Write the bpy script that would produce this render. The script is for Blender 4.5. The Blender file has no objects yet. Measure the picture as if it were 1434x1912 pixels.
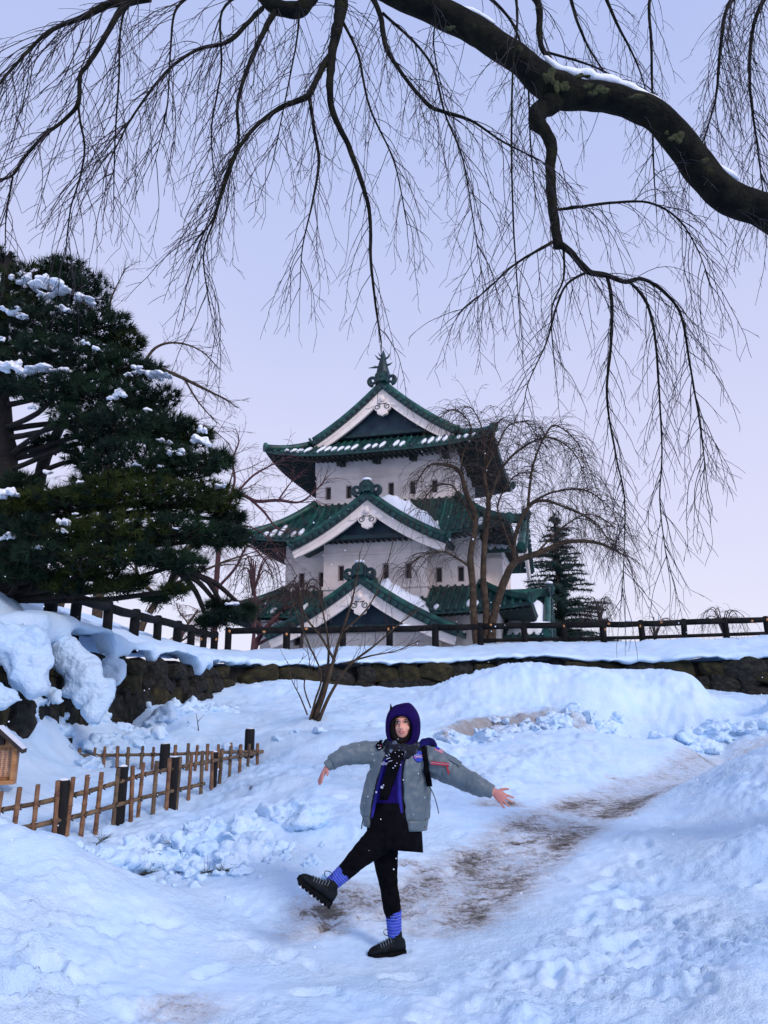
import bpy, bmesh, math, random
import numpy as np
from mathutils import Vector, Matrix, Quaternion, noise as mnoise

R = math.radians
scene = bpy.context.scene
COL = scene.collection
random.seed(7)

# ------------------------------------------------------------------ camera
PITCH = R(14.0)
F = 1381.0                      # focal length in photo pixels (1434 x 1912)
CAMH = 1.75
cam_data = bpy.data.cameras.new("camera")
cam_data.sensor_fit = 'VERTICAL'
cam_data.sensor_height = 36.0
cam_data.lens = 36.0 * F / 1912.0
cam_data.clip_end = 2000
cam = bpy.data.objects.new("camera", cam_data)
COL.objects.link(cam)
cam.location = (0, 0, CAMH)
cam.rotation_euler = (R(90) + PITCH, 0, 0)
scene.camera = cam

# ------------------------------------------------------------------ world: overcast winter sky
SUN_EL, SUN_AZ = R(34), R(140)
world = bpy.data.worlds.new("World")
scene.world = world
world.use_nodes = True
nt = world.node_tree
nt.nodes.clear()
wo = nt.nodes.new('ShaderNodeOutputWorld')
bg = nt.nodes.new('ShaderNodeBackground')
bg.inputs['Strength'].default_value = 0.1
sky = nt.nodes.new('ShaderNodeTexSky')
sky.sky_type = 'NISHITA'
sky.sun_disc = False
sky.sun_elevation = SUN_EL
sky.altitude = 60
tc = nt.nodes.new('ShaderNodeTexCoord')
sx = nt.nodes.new('ShaderNodeSeparateXYZ')
rp = nt.nodes.new('ShaderNodeValToRGB')
rp.color_ramp.elements[0].position = 0.0
rp.color_ramp.elements[0].color = (0.680, 0.660, 0.800, 1)
rp.color_ramp.elements[1].position = 0.75
rp.color_ramp.elements[1].color = (0.385, 0.460, 0.750, 1)
e = rp.color_ramp.elements.new(0.38)
e.color = (0.560, 0.575, 0.780, 1)
cn = nt.nodes.new('ShaderNodeTexNoise')
cn.inputs['Scale'].default_value = 1.6
cn.inputs['Detail'].default_value = 3
cm = nt.nodes.new('ShaderNodeMath'); cm.operation = 'MULTIPLY_ADD'
cm.inputs[1].default_value = 0.36; cm.inputs[2].default_value = -0.18
ca = nt.nodes.new('ShaderNodeMath'); ca.operation = 'ADD'
sc10 = nt.nodes.new('ShaderNodeVectorMath'); sc10.operation = 'SCALE'
sc10.inputs['Scale'].default_value = 10.0
mx = nt.nodes.new('ShaderNodeMix'); mx.data_type = 'RGBA'
mx.inputs[0].default_value = 0.90
L = nt.links.new
L(tc.outputs['Generated'], sx.inputs[0])
L(tc.outputs['Generated'], cn.inputs['Vector'])
L(cn.outputs['Fac'], cm.inputs[0])
L(sx.outputs['Z'], ca.inputs[0]); L(cm.outputs[0], ca.inputs[1])
L(ca.outputs[0], rp.inputs[0])
L(rp.outputs[0], sc10.inputs[0])
L(sky.outputs[0], mx.inputs[6]); L(sc10.outputs[0], mx.inputs[7])
L(mx.outputs[2], bg.inputs['Color'])
L(bg.outputs[0], wo.inputs[0])

# ------------------------------------------------------------------ sun behind thin cloud
sl = bpy.data.lights.new("sun", 'SUN')
sl.energy = 1.5
sl.angle = R(14)
sl.color = (1.0, 0.86, 0.83)
so = bpy.data.objects.new("sun", sl)
COL.objects.link(so)
sdir = Vector((math.cos(SUN_EL) * math.sin(SUN_AZ), math.cos(SUN_EL) * math.cos(SUN_AZ), math.sin(SUN_EL)))
so.rotation_euler = sdir.to_track_quat('Z', 'Y').to_euler()
sky.sun_rotation = SUN_AZ

vs = scene.view_settings
vs.view_transform = 'Standard'
vs.look = 'None'
vs.exposure = 0.36
vs.gamma = 1.0
vs.use_curve_mapping = False
scene.cycles.max_bounces = 6
scene.cycles.transparent_max_bounces = 8

# ------------------------------------------------------------------ helpers
cp_, sp_ = math.cos(PITCH), math.sin(PITCH)
def W(px, py, D):
    """photo pixel + distance along the ground -> point of the place (metres)"""
    u = (px - 717.0) / F
    v = (956.0 - py) / F
    yc = cp_ - v * sp_
    zc = sp_ + v * cp_
    s = D / yc
    return Vector((u * s, D, CAMH + zc * s))

def mpp(py, D):
    """metres per photo pixel there"""
    v = (956.0 - py) / F
    return D / (cp_ - v * sp_) / F

class MB:
    """collects shapes that become ONE mesh"""
    def __init__(self):
        self.v = []; self.f = []; self.m = []
    def add(self, vs, fs, mi=0):
        b = len(self.v)
        self.v.extend([tuple(p) for p in vs])
        self.f.extend([tuple(b + i for i in q) for q in fs])
        self.m.extend([mi] * len(fs))
    def box(self, c, s, rot=None, mi=0):
        hx, hy, hz = s[0] / 2, s[1] / 2, s[2] / 2
        pts = [Vector((x * hx, y * hy, z * hz)) for x in (-1, 1) for y in (-1, 1) for z in (-1, 1)]
        if rot is not None:
            pts = [rot @ p for p in pts]
        c = Vector(c)
        self.add([c + p for p in pts],
                 [(0, 1, 3, 2), (4, 6, 7, 5), (0, 4, 5, 1), (2, 3, 7, 6), (0, 2, 6, 4), (1, 5, 7, 3)], mi)
    def tube(self, path, rad, sides=6, caps=True, mi=0, squash=None):
        n = len(path)
        path = [Vector(p) for p in path]
        if not hasattr(rad, '__len__'):
            rad = [rad] * n
        T = []
        for i in range(n):
            t = path[min(i + 1, n - 1)] - path[max(i - 1, 0)]
            T.append(t.normalized() if t.length > 1e-9 else Vector((0, 0, 1)))
        a = Vector((0, 0, 1)) if abs(T[0].z) < 0.9 else Vector((1, 0, 0))
        N = (a - T[0] * a.dot(T[0])).normalized()
        vs = []
        for i in range(n):
            N = N - T[i] * N.dot(T[i])
            if N.length < 1e-6:
                a = Vector((1, 0, 0)) if abs(T[i].x) < 0.9 else Vector((0, 1, 0))
                N = a - T[i] * a.dot(T[i])
            N.normalize()
            B = T[i].cross(N)
            for k in range(sides):
                an = 2 * math.pi * k / sides
                vs.append(path[i] + (N * math.cos(an) + B * math.sin(an)) * rad[i])
        fs = []
        for i in range(n - 1):
            for k in range(sides):
                k2 = (k + 1) % sides
                fs.append((i * sides + k, i * sides + k2, (i + 1) * sides + k2, (i + 1) * sides + k))
        if caps:
            fs.append(tuple(range(sides - 1, -1, -1)))
            fs.append(tuple((n - 1) * sides + k for k in range(sides)))
        self.add(vs, fs, mi)
    def rings(self, rings, closed=True, caps=True, mi=0):
        """loft a list of equal length point rings"""
        m = len(rings[0]); vs = [p for r in rings for p in r]; fs = []
        for i in range(len(rings) - 1):
            for k in range(m if closed else m - 1):
                k2 = (k + 1) % m
                fs.append((i * m + k, i * m + k2, (i + 1) * m + k2, (i + 1) * m + k))
        if caps and closed:
            fs.append(tuple(range(m - 1, -1, -1)))
            fs.append(tuple((len(rings) - 1) * m + k for k in range(m)))
        self.add(vs, fs, mi)
    def ell(self, c, r, seg=12, rin=8, rot=None, jit=0.0, mi=0, seed=0):
        c = Vector(c); rg = random.Random(seed)
        vs = [Vector((0, 0, -1))]
        for i in range(1, rin):
            ph = -math.pi / 2 + math.pi * i / rin
            for k in range(seg):
                a = 2 * math.pi * k / seg
                vs.append(Vector((math.cos(ph) * math.cos(a), math.cos(ph) * math.sin(a), math.sin(ph))))
        vs.append(Vector((0, 0, 1)))
        out = []
        off = Vector((rg.uniform(0, 50), rg.uniform(0, 50), rg.uniform(0, 50)))
        for p in vs:
            k = 1 + (mnoise.noise(p * 1.3 + off) * jit if jit else 0)
            q = Vector((p.x * r[0], p.y * r[1], p.z * r[2])) * k
            out.append(c + (rot @ q if rot is not None else q))
        fs = []
        for k in range(seg):
            fs.append((0, 1 + (k + 1) % seg, 1 + k))
        for i in range(rin - 2):
            for k in range(seg):
                k2 = (k + 1) % seg
                fs.append((1 + i * seg + k, 1 + i * seg + k2, 1 + (i + 1) * seg + k2, 1 + (i + 1) * seg + k))
        t = len(vs) - 1; b = 1 + (rin - 2) * seg
        for k in range(seg):
            fs.append((b + k, b + (k + 1) % seg, t))
        self.add(out, fs, mi)
    def prism(self, outline, d0, d1, fr, mi=0):
        """outline [(a,b)] in plane; fr(a,d,b)->point; extruded from d0 to d1"""
        n = len(outline)
        vs = [fr(a, d0, b) for a, b in outline] + [fr(a, d1, b) for a, b in outline]
        fs = [tuple(range(n)), tuple(range(2 * n - 1, n - 1, -1))]
        for k in range(n):
            k2 = (k + 1) % n
            fs.append((k, n + k, n + k2, k2))
        self.add(vs, fs, mi)

def obj(name, mb, mats, parent=None, smooth=False, kind=None):
    me = bpy.data.meshes.new(name)
    me.from_pydata(mb.v, [], mb.f)
    if not isinstance(mats, (list, tuple)):
        mats = [mats]
    for m in mats:
        me.materials.append(m)
    if len(mats) > 1:
        me.polygons.foreach_set('material_index', mb.m)
    if smooth:
        me.polygons.foreach_set('use_smooth', [True] * len(me.polygons))
    me.update()
    o = bpy.data.objects.new(name, me)
    COL.objects.link(o)
    if parent is not None:
        o.parent = parent
    if kind:
        o['kind'] = kind
    return o

def fixn(o):
    bm = bmesh.new(); bm.from_mesh(o.data)
    bmesh.ops.recalc_face_normals(bm, faces=bm.faces)
    bm.to_mesh(o.data); bm.free()
    return o

def tag(o, label, cat, group=None):
    o['label'] = label; o['category'] = cat
    if group:
        o['group'] = group
    return o

def thing(name, label, cat, loc=(0, 0, 0), rotz=0, group=None):
    o = bpy.data.objects.new(name, None)
    o.empty_display_size = 0.2
    COL.objects.link(o)
    o.location = loc; o.rotation_euler = (0, 0, rotz)
    return tag(o, label, cat, group)

def child_of(o, root):
    """parent a mesh written in world coordinates under a thing without moving it"""
    o.parent = root
    m = Matrix.LocRotScale(root.location, root.rotation_euler, None)
    o.matrix_parent_inverse = m.inverted()
    return o

def apply_mods(o):
    dg = bpy.context.evaluated_depsgraph_get()
    me = bpy.data.meshes.new_from_object(o.evaluated_get(dg))
    o.modifiers.clear()
    o.data = me
    return o

# vectorised value noise
_rs = np.random.RandomState(11)
_TAB = _rs.rand(256, 256)
def vnoise(x, y):
    xi = np.floor(x).astype(int); yi = np.floor(y).astype(int)
    fx = x - xi; fy = y - yi
    fx = fx * fx * fx * (fx * (fx * 6 - 15) + 10); fy = fy * fy * fy * (fy * (fy * 6 - 15) + 10)
    a = _TAB[xi % 256, yi % 256]; b = _TAB[(xi + 1) % 256, yi % 256]
    c = _TAB[xi % 256, (yi + 1) % 256]; d = _TAB[(xi + 1) % 256, (yi + 1) % 256]
    return (a * (1 - fx) + b * fx) * (1 - fy) + (c * (1 - fx) + d * fx) * fy - 0.5
def fbm(x, y, oct=4, gain=0.5):
    s = 0; a = 1.0
    for i in range(oct):
        s = s + a * vnoise(x * 2 ** i + 17.3 * i, y * 2 ** i + 9.1 * i); a *= gain
    return s

# ------------------------------------------------------------------ materials
def mat(name, c1, c2=None, scale=5.0, rough=0.7, bump=0.0, bscale=None, detail=4, metal=0.0, stretch=None,
        c3=None, spec=0.4, lo=0.35, hi=0.65, coord='Object', bdist=0.02, sheen=0.0):
    m = bpy.data.materials.new(name)
    m.use_nodes = True
    t = m.node_tree; N = t.nodes; b = N['Principled BSDF']
    b.inputs['Roughness'].default_value = rough
    b.inputs['Metallic'].default_value = metal
    b.inputs['Specular IOR Level'].default_value = spec
    if sheen:
        b.inputs['Sheen Weight'].default_value = sheen
    b.inputs['Base Color'].default_value = (*c1, 1)
    co = N.new('ShaderNodeTexCoord')
    src = co.outputs[coord]
    if stretch:
        mp = N.new('ShaderNodeMapping'); mp.inputs['Scale'].default_value = stretch
        t.links.new(src, mp.inputs[0]); src = mp.outputs[0]
    if c2 is not None:
        nz = N.new('ShaderNodeTexNoise'); nz.inputs['Scale'].default_value = scale; nz.inputs['Detail'].default_value = detail
        t.links.new(src, nz.inputs['Vector'])
        r = N.new('ShaderNodeValToRGB')
        r.color_ramp.elements[0].position = lo; r.color_ramp.elements[0].color = (*c1, 1)
        r.color_ramp.elements[1].position = hi; r.color_ramp.elements[1].color = (*c2, 1)
        if c3 is not None:
            e = r.color_ramp.elements.new(min(0.97, hi + 0.12)); e.color = (*c3, 1)
        t.links.new(nz.outputs['Fac'], r.inputs[0]); t.links.new(r.outputs[0], b.inputs['Base Color'])
    if bump:
        n2 = N.new('ShaderNodeTexNoise'); n2.inputs['Scale'].default_value = bscale or scale * 3; n2.inputs['Detail'].default_value = 5
        t.links.new(src, n2.inputs['Vector'])
        bp = N.new('ShaderNodeBump'); bp.inputs['Strength'].default_value = bump; bp.inputs['Distance'].default_value = bdist
        t.links.new(n2.outputs['Fac'], bp.inputs['Height']); t.links.new(bp.outputs[0], b.inputs['Normal'])
    return m

M = {}
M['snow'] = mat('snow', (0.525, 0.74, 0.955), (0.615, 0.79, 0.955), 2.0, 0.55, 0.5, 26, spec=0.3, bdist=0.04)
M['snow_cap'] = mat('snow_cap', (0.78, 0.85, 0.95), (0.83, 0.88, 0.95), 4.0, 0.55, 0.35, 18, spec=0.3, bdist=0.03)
M['plaster'] = mat('plaster', (0.68, 0.60, 0.565), (0.84, 0.755, 0.715), 1.1, 0.85, 0.15, 30, c3=(0.74, 0.65, 0.61), bdist=0.01)
M['white_wood'] = mat('white_wood', (0.80, 0.71, 0.66), (0.88, 0.80, 0.75), 3.0, 0.7, 0.1, 25)
M['copper'] = mat('copper_tile', (0.003, 0.021, 0.025), (0.009, 0.062, 0.056), 2.4, 0.5, 0.35, 14, c3=(0.030, 0.15, 0.125), bdist=0.02)
M['copper_lt'] = mat('copper_ridge', (0.004, 0.038, 0.036), (0.012, 0.098, 0.080), 3.0, 0.5, 0.35, 12, c3=(0.045, 0.20, 0.16), bdist=0.02)
M['copper_dk'] = mat('copper_dark', (0.003, 0.016, 0.022), (0.006, 0.042, 0.050), 3.0, 0.5, 0.3, 12, bdist=0.02)
M['navy'] = mat('gable_cladding', (0.004, 0.018, 0.034), (0.008, 0.034, 0.055), 2.0, 0.6, 0.2, 20)
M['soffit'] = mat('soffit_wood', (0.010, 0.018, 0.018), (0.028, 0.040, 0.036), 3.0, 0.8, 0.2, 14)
M['pane'] = mat('window_dark', (0.008, 0.008, 0.014), (0.02, 0.016, 0.022), 4.0, 0.4)
M['win_frame'] = mat('window_frame', (0.35, 0.29, 0.28), (0.45, 0.38, 0.36), 4.0, 0.8)
M['stone_a'] = mat('stone_dark', (0.010, 0.011, 0.011), (0.034, 0.034, 0.030), 3.0, 0.9, 0.8, 9, c3=(0.05, 0.055, 0.025), bdist=0.05, spec=.15)
M['stone_b'] = mat('stone_mossy', (0.014, 0.014, 0.011), (0.042, 0.038, 0.018), 2.5, 0.9, 0.8, 9, c3=(0.06, 0.055, 0.03), bdist=0.05, spec=.15)
M['log'] = mat('charred_log', (0.003, 0.004, 0.005), (0.010, 0.010, 0.011), 4.0, 0.85, 0.5, 18, bdist=0.02, spec=.15)
M['log_cut'] = mat('cut_wood', (0.40, 0.16, 0.05), (0.50, 0.25, 0.10), 12.0, 0.8)
M['post'] = mat('black_post', (0.003, 0.003, 0.005), (0.012, 0.011, 0.012), 10.0, 0.9, 0.4, 30, stretch=(1, 1, 0.2))
M['bamboo'] = mat('bamboo', (0.11, 0.050, 0.026), (0.27, 0.145, 0.070), 9.0, 0.6, 0.3, 30, c3=(0.20, 0.10, 0.06))
M['bamboo2'] = mat('bamboo_rail', (0.075, 0.048, 0.026), (0.19, 0.125, 0.065), 7.0, 0.55, 0.2, 30)
M['cord'] = mat('black_cord', (0.012, 0.012, 0.012), rough=0.9)
M['bark'] = mat('cherry_bark', (0.004, 0.005, 0.005), (0.015, 0.015, 0.010), 7.0, 0.9, 0.9, 24, c3=(0.030, 0.030, 0.016), bdist=0.03, spec=.1)
M['lichen'] = mat('lichen', (0.012, 0.016, 0.005), (0.042, 0.050, 0.016), 18.0, 0.95, 0.9, 40, bdist=0.02)
M['twig'] = mat('cherry_twig', (0.006, 0.006, 0.012), (0.016, 0.010, 0.018), 6.0, 0.8)
M['bark_br'] = mat('brown_bark', (0.028, 0.019, 0.012), (0.075, 0.050, 0.030), 6.0, 0.9, 0.8, 16, c3=(0.07, 0.075, 0.03), bdist=0.03)
M['twig_br'] = mat('brown_twig', (0.024, 0.017, 0.015), (0.050, 0.034, 0.026), 6.0, 0.8)
M['twig_red'] = mat('reddish_twig', (0.050, 0.016, 0.022), (0.085, 0.035, 0.040), 6.0, 0.8)
M['pine_bark'] = mat('pine_bark', (0.005, 0.005, 0.005), (0.016, 0.013, 0.011), 6.0, 0.95, 0.9, 14, bdist=0.04)
def needle_mat(name, c1, c2, sc):
    return mat(name, c1, c2, sc, 0.75, spec=0.2, detail=2)
M['needle'] = needle_mat('pine_needle', (0.004, 0.015, 0.011), (0.010, 0.030, 0.013), 1.2)
M['needle2'] = needle_mat('pine_needle_olive', (0.010, 0.022, 0.005), (0.030, 0.044, 0.007), 1.5)
M['fir'] = needle_mat('fir_needle', (0.012, 0.034, 0.030), (0.030, 0.065, 0.052), 0.6)
M['sign_wood'] = mat('sign_wood', (0.33, 0.15, 0.055), (0.46, 0.24, 0.10), 3.0, 0.6, 0.1, 20, stretch=(1, 1, 6))
M['sign_roof'] = mat('sign_roof', (0.018, 0.014, 0.016), (0.05, 0.035, 0.030), 8.0, 0.8)
# ------------------------------------------------------------------ lower ground: trodden road, drifts and banks
GP = []      # (x, y, z) control points of the snow surface
def gp(px, py, D):
    p = W(px, py, D); GP.append((p.x, p.y, p.z))
for a in [(0, 1535, 6.3), (60, 1540, 6.35), (120, 1558, 6.35), (200, 1602, 6.3), (262, 1665, 6.1), (100, 1640, 5.75), (30, 1620, 5.75),
          (0, 1760, 4.9), (100, 1750, 5.1), (200, 1750, 5.4), (300, 1750, 5.65), (0, 1900, 4.15), (200, 1900, 4.5), (420, 1900, 4.62),
          (165, 1584, 8.7), (60, 1578, 8.2), (240, 1552, 9.3), (330, 1517, 10.6), (400, 1462, 11.9), (487, 1422, 13.0),
          (300, 1618, 7.6), (250, 1655, 7.0), (380, 1640, 7.1), (420, 1580, 8.1), (480, 1520, 9.6), (500, 1450, 11.4),
          (560, 1400, 13.0), (600, 1346, 15.5), (650, 1365, 14.4), (540, 1345, 16.5), (600, 1470, 10.4),
          (250, 1450, 11.6), (180, 1440, 12.7), (270, 1438, 12.85), (370, 1442, 13.05), (430, 1427, 13.2), (120, 1440, 11.2), (60, 1470, 10.3), (200, 1388, 14.6), (60, 1400, 11.2), (330, 1380, 14.6),
          (0, 1330, 11.0), (0, 1290, 11.6), (90, 1330, 12.2), (200, 1345, 13.9), (300, 1330, 16.0), (420, 1322, 19.0), (445, 1285, 21.3), (520, 1270, 22.5),
          (600, 1300, 20.5), (700, 1290, 21.5), (690, 1340, 16.5),
          (620, 1500, 9.6), (600, 1560, 8.2), (620, 1600, 7.6), (540, 1640, 7.0), (560, 1700, 6.5), (450, 1720, 6.25), (724, 1780, 5.86),
          (850, 1780, 5.86), (620, 1860, 5.0), (900, 1880, 4.85), (717, 1912, 4.62), (850, 1650, 7.35), (800, 1560, 8.9), (1000, 1575, 8.75),
          (930, 1500, 10.6), (1100, 1530, 10.0), (1200, 1482, 12.0), (1370, 1432, 16.0), (1300, 1455, 14.0),
          (780, 1372, 14.0), (700, 1350, 15.6), (800, 1440, 11.9), (720, 1420, 12.4), (900, 1450, 11.9), (1000, 1400, 13.9), (1100, 1395, 14.6), (1200, 1442, 14.2),
          (880, 1392, 14.7), (960, 1385, 15.0), (1100, 1368, 15.6), (1250, 1378, 16.0), (1380, 1395, 16.2),
          (900, 1330, 17.0), (1000, 1325, 17.2), (1150, 1325, 17.4), (1300, 1330, 17.6), (1420, 1345, 17.2),
          (960, 1242, 19.2), (880, 1262, 19.2), (800, 1288, 19.8), (1080, 1252, 19.2), (1200, 1254, 19.0), (1300, 1268, 18.8), (1434, 1302, 18.4), (960, 1276, 21.4), (1080, 1284, 21.4), (1200, 1284, 21.2), (1300, 1296, 21), (1434, 1310, 20.6), (1080, 1290, 23), (1300, 1296, 22.6), (1560, 1300, 18.6),
          (1434, 1388, 11.0), (1380, 1412, 11.6), (1330, 1440, 11.9), (1240, 1512, 10.3), (1400, 1480, 9.2), (1320, 1540, 8.7),
          (1240, 1640, 7.15), (1434, 1600, 7.1), (1330, 1660, 6.75), (1434, 1750, 5.5), (1250, 1750, 5.8), (1100, 1700, 6.45), (1100, 1880, 4.8), (1400, 1890, 4.4),
          (1140, 1600, 8.0)]:
    gp(*a)
GP += [(0, 2.5, 0), (0, 0, -.05), (0, -3, 0), (-4, -3, .2), (5, -3, .3), (-3.2, 2.5, .5), (3.6, 2.2, .15), (-9, 4, 1.3), (-9, 9, 1.8), (8, 4, .8), (9, 8, 1.2), (13, 12, 1.4),
       (16, 18, 1.6), (16, 24, 2.0), (-8, 25, 1.6), (0, 25.5, 1.8), (7, 25, 2.0), (12, 25, 2.0), (5.5, 17, 0.55), (9, 18.5, 0.75), (-14, 12, 2.2), (-14, 20, 2.2)]
GPa = np.array(GP)
def _tps(P, lam=0.02):
    n = len(P); d = np.hypot(P[:, None, 0] - P[None, :, 0], P[:, None, 1] - P[None, :, 1])
    K = np.where(d > 0, d * d * np.log(d + 1e-12), 0) + lam * np.eye(n)
    A = np.zeros((n + 3, n + 3)); A[:n, :n] = K; Q = np.c_[np.ones(n), P[:, :2]]
    A[:n, n:] = Q; A[n:, :n] = Q.T
    return np.linalg.solve(A, np.r_[P[:, 2], 0, 0, 0])
_w = _tps(GPa)
def base_h(x, y):
    x = np.asarray(x, float); y = np.asarray(y, float); s = _w[-3] + _w[-2] * x + _w[-1] * y
    for (a, b, _), w in zip(GPa, _w[:-3]):
        d2 = (x - a) ** 2 + (y - b) ** 2
        s = s + w * 0.5 * d2 * np.log(d2 + 1e-12)
    return s

# middle of the worn road, in plan
ROAD = [W(*a) for a in [(500, 1800, 5.6), (640, 1735, 6.2), (820, 1690, 6.75), (920, 1620, 7.9), (1000, 1560, 9.1), (1100, 1508, 10.8), (1250, 1462, 13.4), (1370, 1434, 16.0)]]
ROAD = [(p.x, p.y) for p in ROAD] + [(12, 19.5)]
def road_d(x, y):
    best = np.full(np.shape(x), 99.0)
    for (ax, ay), (bx, by) in zip(ROAD[:-1], ROAD[1:]):
        dx, dy = bx - ax, by - ay; t = np.clip(((x - ax) * dx + (y - ay) * dy) / (dx * dx + dy * dy), 0, 1)
        best = np.minimum(best, np.hypot(x - ax - t * dx, y - ay - t * dy))
    return best

def sm(a, b, x):
    t = np.clip((x - a) / (b - a), 0, 1); return t * t * (3 - 2 * t)

def blob_w(x, y, pts, r):
    s = np.zeros(np.shape(x))
    for (px, py, D, k) in pts:
        p = W(px, py, D); s = np.maximum(s, k * np.exp(-((x - p.x) ** 2 + (y - p.y) ** 2) / (r * r)))
    return s

def lower_h(x, y):
    h = base_h(x, y)
    rd = road_d(x, y)
    off = sm(0.5, 1.8, rd)
    near = sm(16, 6, y)
    h = h + 0.16 * fbm(x * 0.8 + 3, y * 0.8, 3) * off
    # trampled lumps and wind crust
    n = fbm(x * 5.1, y * 5.1, 4, 0.55)
    h = h + (0.026 + 0.026 * off) * n * (0.45 + 1.1 * sm(-.1, .35, fbm(x * .6 + 40, y * .6 + 7, 2)))
    h = h + 0.020 * np.abs(fbm(x * 13, y * 13, 3, .6)) * (1 + off) * (.5 + sm(-.2, .3, fbm(x * 1.1 + 9, y * 1.1, 2)))
    # footprints: shallow dents beside the road
    return h

_f = W(728, 1778, 5.85); foot0_xy = (_f.x, _f.y)
def build_lower():
    # columns finer near the camera
    ys = [0.6]
    while ys[-1] < 26.2:
        ys.append(ys[-1] + max(0.030, min(0.10, ys[-1] * 0.0052)))
    ys = np.array([-3.0, -2, -1.0, 0.0] + ys)
    t = np.linspace(-1, 1, 560)
    X = (t[None, :] * (3.6 + 0.60 * np.maximum(ys, 0))[:, None])
    Y = np.repeat(ys[:, None], len(t), 1)
    H = lower_h(X, Y)
    rs = np.random.RandomState(5)
    # clods thrown up by the plough
    def clods(cx, cy, sx, sy, n, r0, r1, k=0.75):
        nonlocal H
        for _ in range(n):
            x0 = cx + rs.normal() * sx; y0 = cy + rs.normal() * sy; r = r0 + (r1 - r0) * rs.rand() ** 2
            i0, i1 = np.searchsorted(ys, [y0 - r * 1.3, y0 + r * 1.3])
            if i1 <= i0: continue
            xs, yy, hh = X[i0:i1], Y[i0:i1], H[i0:i1]
            wob = 1 + 1.1 * vnoise(xs * 1.6 / r + x0 * 9, yy * 1.6 / r) + .8 * vnoise(xs * 4.5 / r + x0 * 9, yy * 4.5 / r)
            d2 = (((xs - x0) / (1 + .5 * rs.rand())) ** 2 + ((yy - y0)) ** 2) * wob
            m = d2 < r * r
            if not m.any(): continue
            j = np.argmin(((xs - x0) ** 2 + (yy - y0) ** 2)); b = hh.flat[j]
            H[i0:i1] = np.where(m, np.maximum(hh, b - r * .2 + k * (.55 + .5 * rs.rand()) * np.maximum(r * r - d2, 0) ** .5 * (1 + .35 * vnoise(xs * 5 / r, yy * 5 / r + x0)) + .25 * r * (rs.rand() - .5) * (xs - x0) / r), hh)
    for px, py, D, sx_, sy_, n, r0, r1 in [(270, 1620, 7.2, .4, .3, 14, .02, .08),
                                           (470, 1600, 7.6, .4, .5, 20, .02, .09),
                                           
                                                                                      (1240, 1700, 6.2, .5, .7, 16, .015, .06), (1150, 1600, 8.0, .3, .9, 24, .015, .06),
                                           (850, 1460, 11.0, .8, .9, 24, .02, .09), (560, 1600, 7.5, .5, .7, 40, .02, .09), (1050, 1800, 5.5, .7, .4, 24, .01, .05), (60, 1800, 4.6, .25, .2, 8, .04, .1)]:
        p = W(px, py, D); clods(p.x, p.y, sx_, sy_, n, r0, r1)
    # dents: footprints
    def dent(x0, y0, r, dep):
        nonlocal H
        i0, i1 = np.searchsorted(ys, [y0 - r * 2, y0 + r * 2])
        if i1 <= i0: return
        d2 = ((X[i0:i1] - x0) ** 2 + (Y[i0:i1] - y0) ** 2) / (r * r)
        H[i0:i1] += -dep * np.exp(-d2 * d2) + .3 * dep * np.exp(-(np.sqrt(d2) - 1.35) ** 2 * 10)
    for px, py, D, r, dep in [(83, 1790, 4.75, .10, .12), (30, 1835, 4.45, .09, .10), (1130, 1660, 7.0, .11, .06), (1180, 1700, 6.4, .1, .06), (1160, 1760, 5.7, .1, .06), (1090, 1740, 6.0, .1, .05), (1210, 1800, 5.3, .1, .06)]:
        p = W(px, py, D); dent(p.x, p.y, r, dep)
    for _ in range(70):
        k = rs.randint(1, len(ROAD) - 3); t_ = rs.rand(); ax, ay = ROAD[k]; bx, by = ROAD[k + 1]
        side = (1.0 + 1.6 * rs.rand()) * (1 if rs.rand() < .6 else -1)
        L_ = math.hypot(bx - ax, by - ay)
        dent(ax + (bx - ax) * t_ + (by - ay) / L_ * side, ay + (by - ay) * t_ - (bx - ax) / L_ * side, .07 + .05 * rs.rand(), .01 + .022 * rs.rand())
    # boot prints: heel and sole pressed in along the way people walked
    def boot(x0, y0, an, dep):
        nonlocal H
        i0, i1 = np.searchsorted(ys, [y0 - .4, y0 + .4])
        if i1 <= i0: return
        ca_, sa_ = math.cos(an), math.sin(an); u = (X[i0:i1] - x0) * ca_ + (Y[i0:i1] - y0) * sa_; v = -(X[i0:i1] - x0) * sa_ + (Y[i0:i1] - y0) * ca_
        sole = np.maximum(np.exp(-(((u - .05) / .095) ** 4 + (v / .05) ** 4)), np.exp(-(((u + .10) / .05) ** 4 + (v / .042) ** 4)))
        rim = np.exp(-(np.sqrt((u / .17) ** 2 + (v / .075) ** 2) - 1.15) ** 2 * 14)
        H[i0:i1] += -dep * sole + .3 * dep * rim
    for (x0, y0, an, n_, step_) in [(.9, 4.6, 1.15, 9, .62), (1.7, 4.8, 1.3, 8, .6), (-1.4, 4.7, 1.0, 8, .6), (.2, 4.5, 2.2, 5, .6), (2.2, 5.6, 1.0, 10, .65), (-.9, 6.6, .9, 7, .6), (1.2, 8.6, .75, 9, .65), (-.4, 5.2, .3, 6, .55), (2.6, 4.7, 1.9, 6, .6), (-2.0, 5.4, .6, 6, .55)]:
        for k in range(n_):
            sd = .09 * (1 if k % 2 else -1); a_ = an + rs.normal() * .12
            boot(x0 + math.cos(an) * step_ * k - math.sin(an) * sd + rs.normal() * .04, y0 + math.sin(an) * step_ * k + math.cos(an) * sd + rs.normal() * .04, a_, .018 + .022 * rs.rand())
    boot(foot0_xy[0], foot0_xy[1], math.pi + .38, .022)
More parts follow.
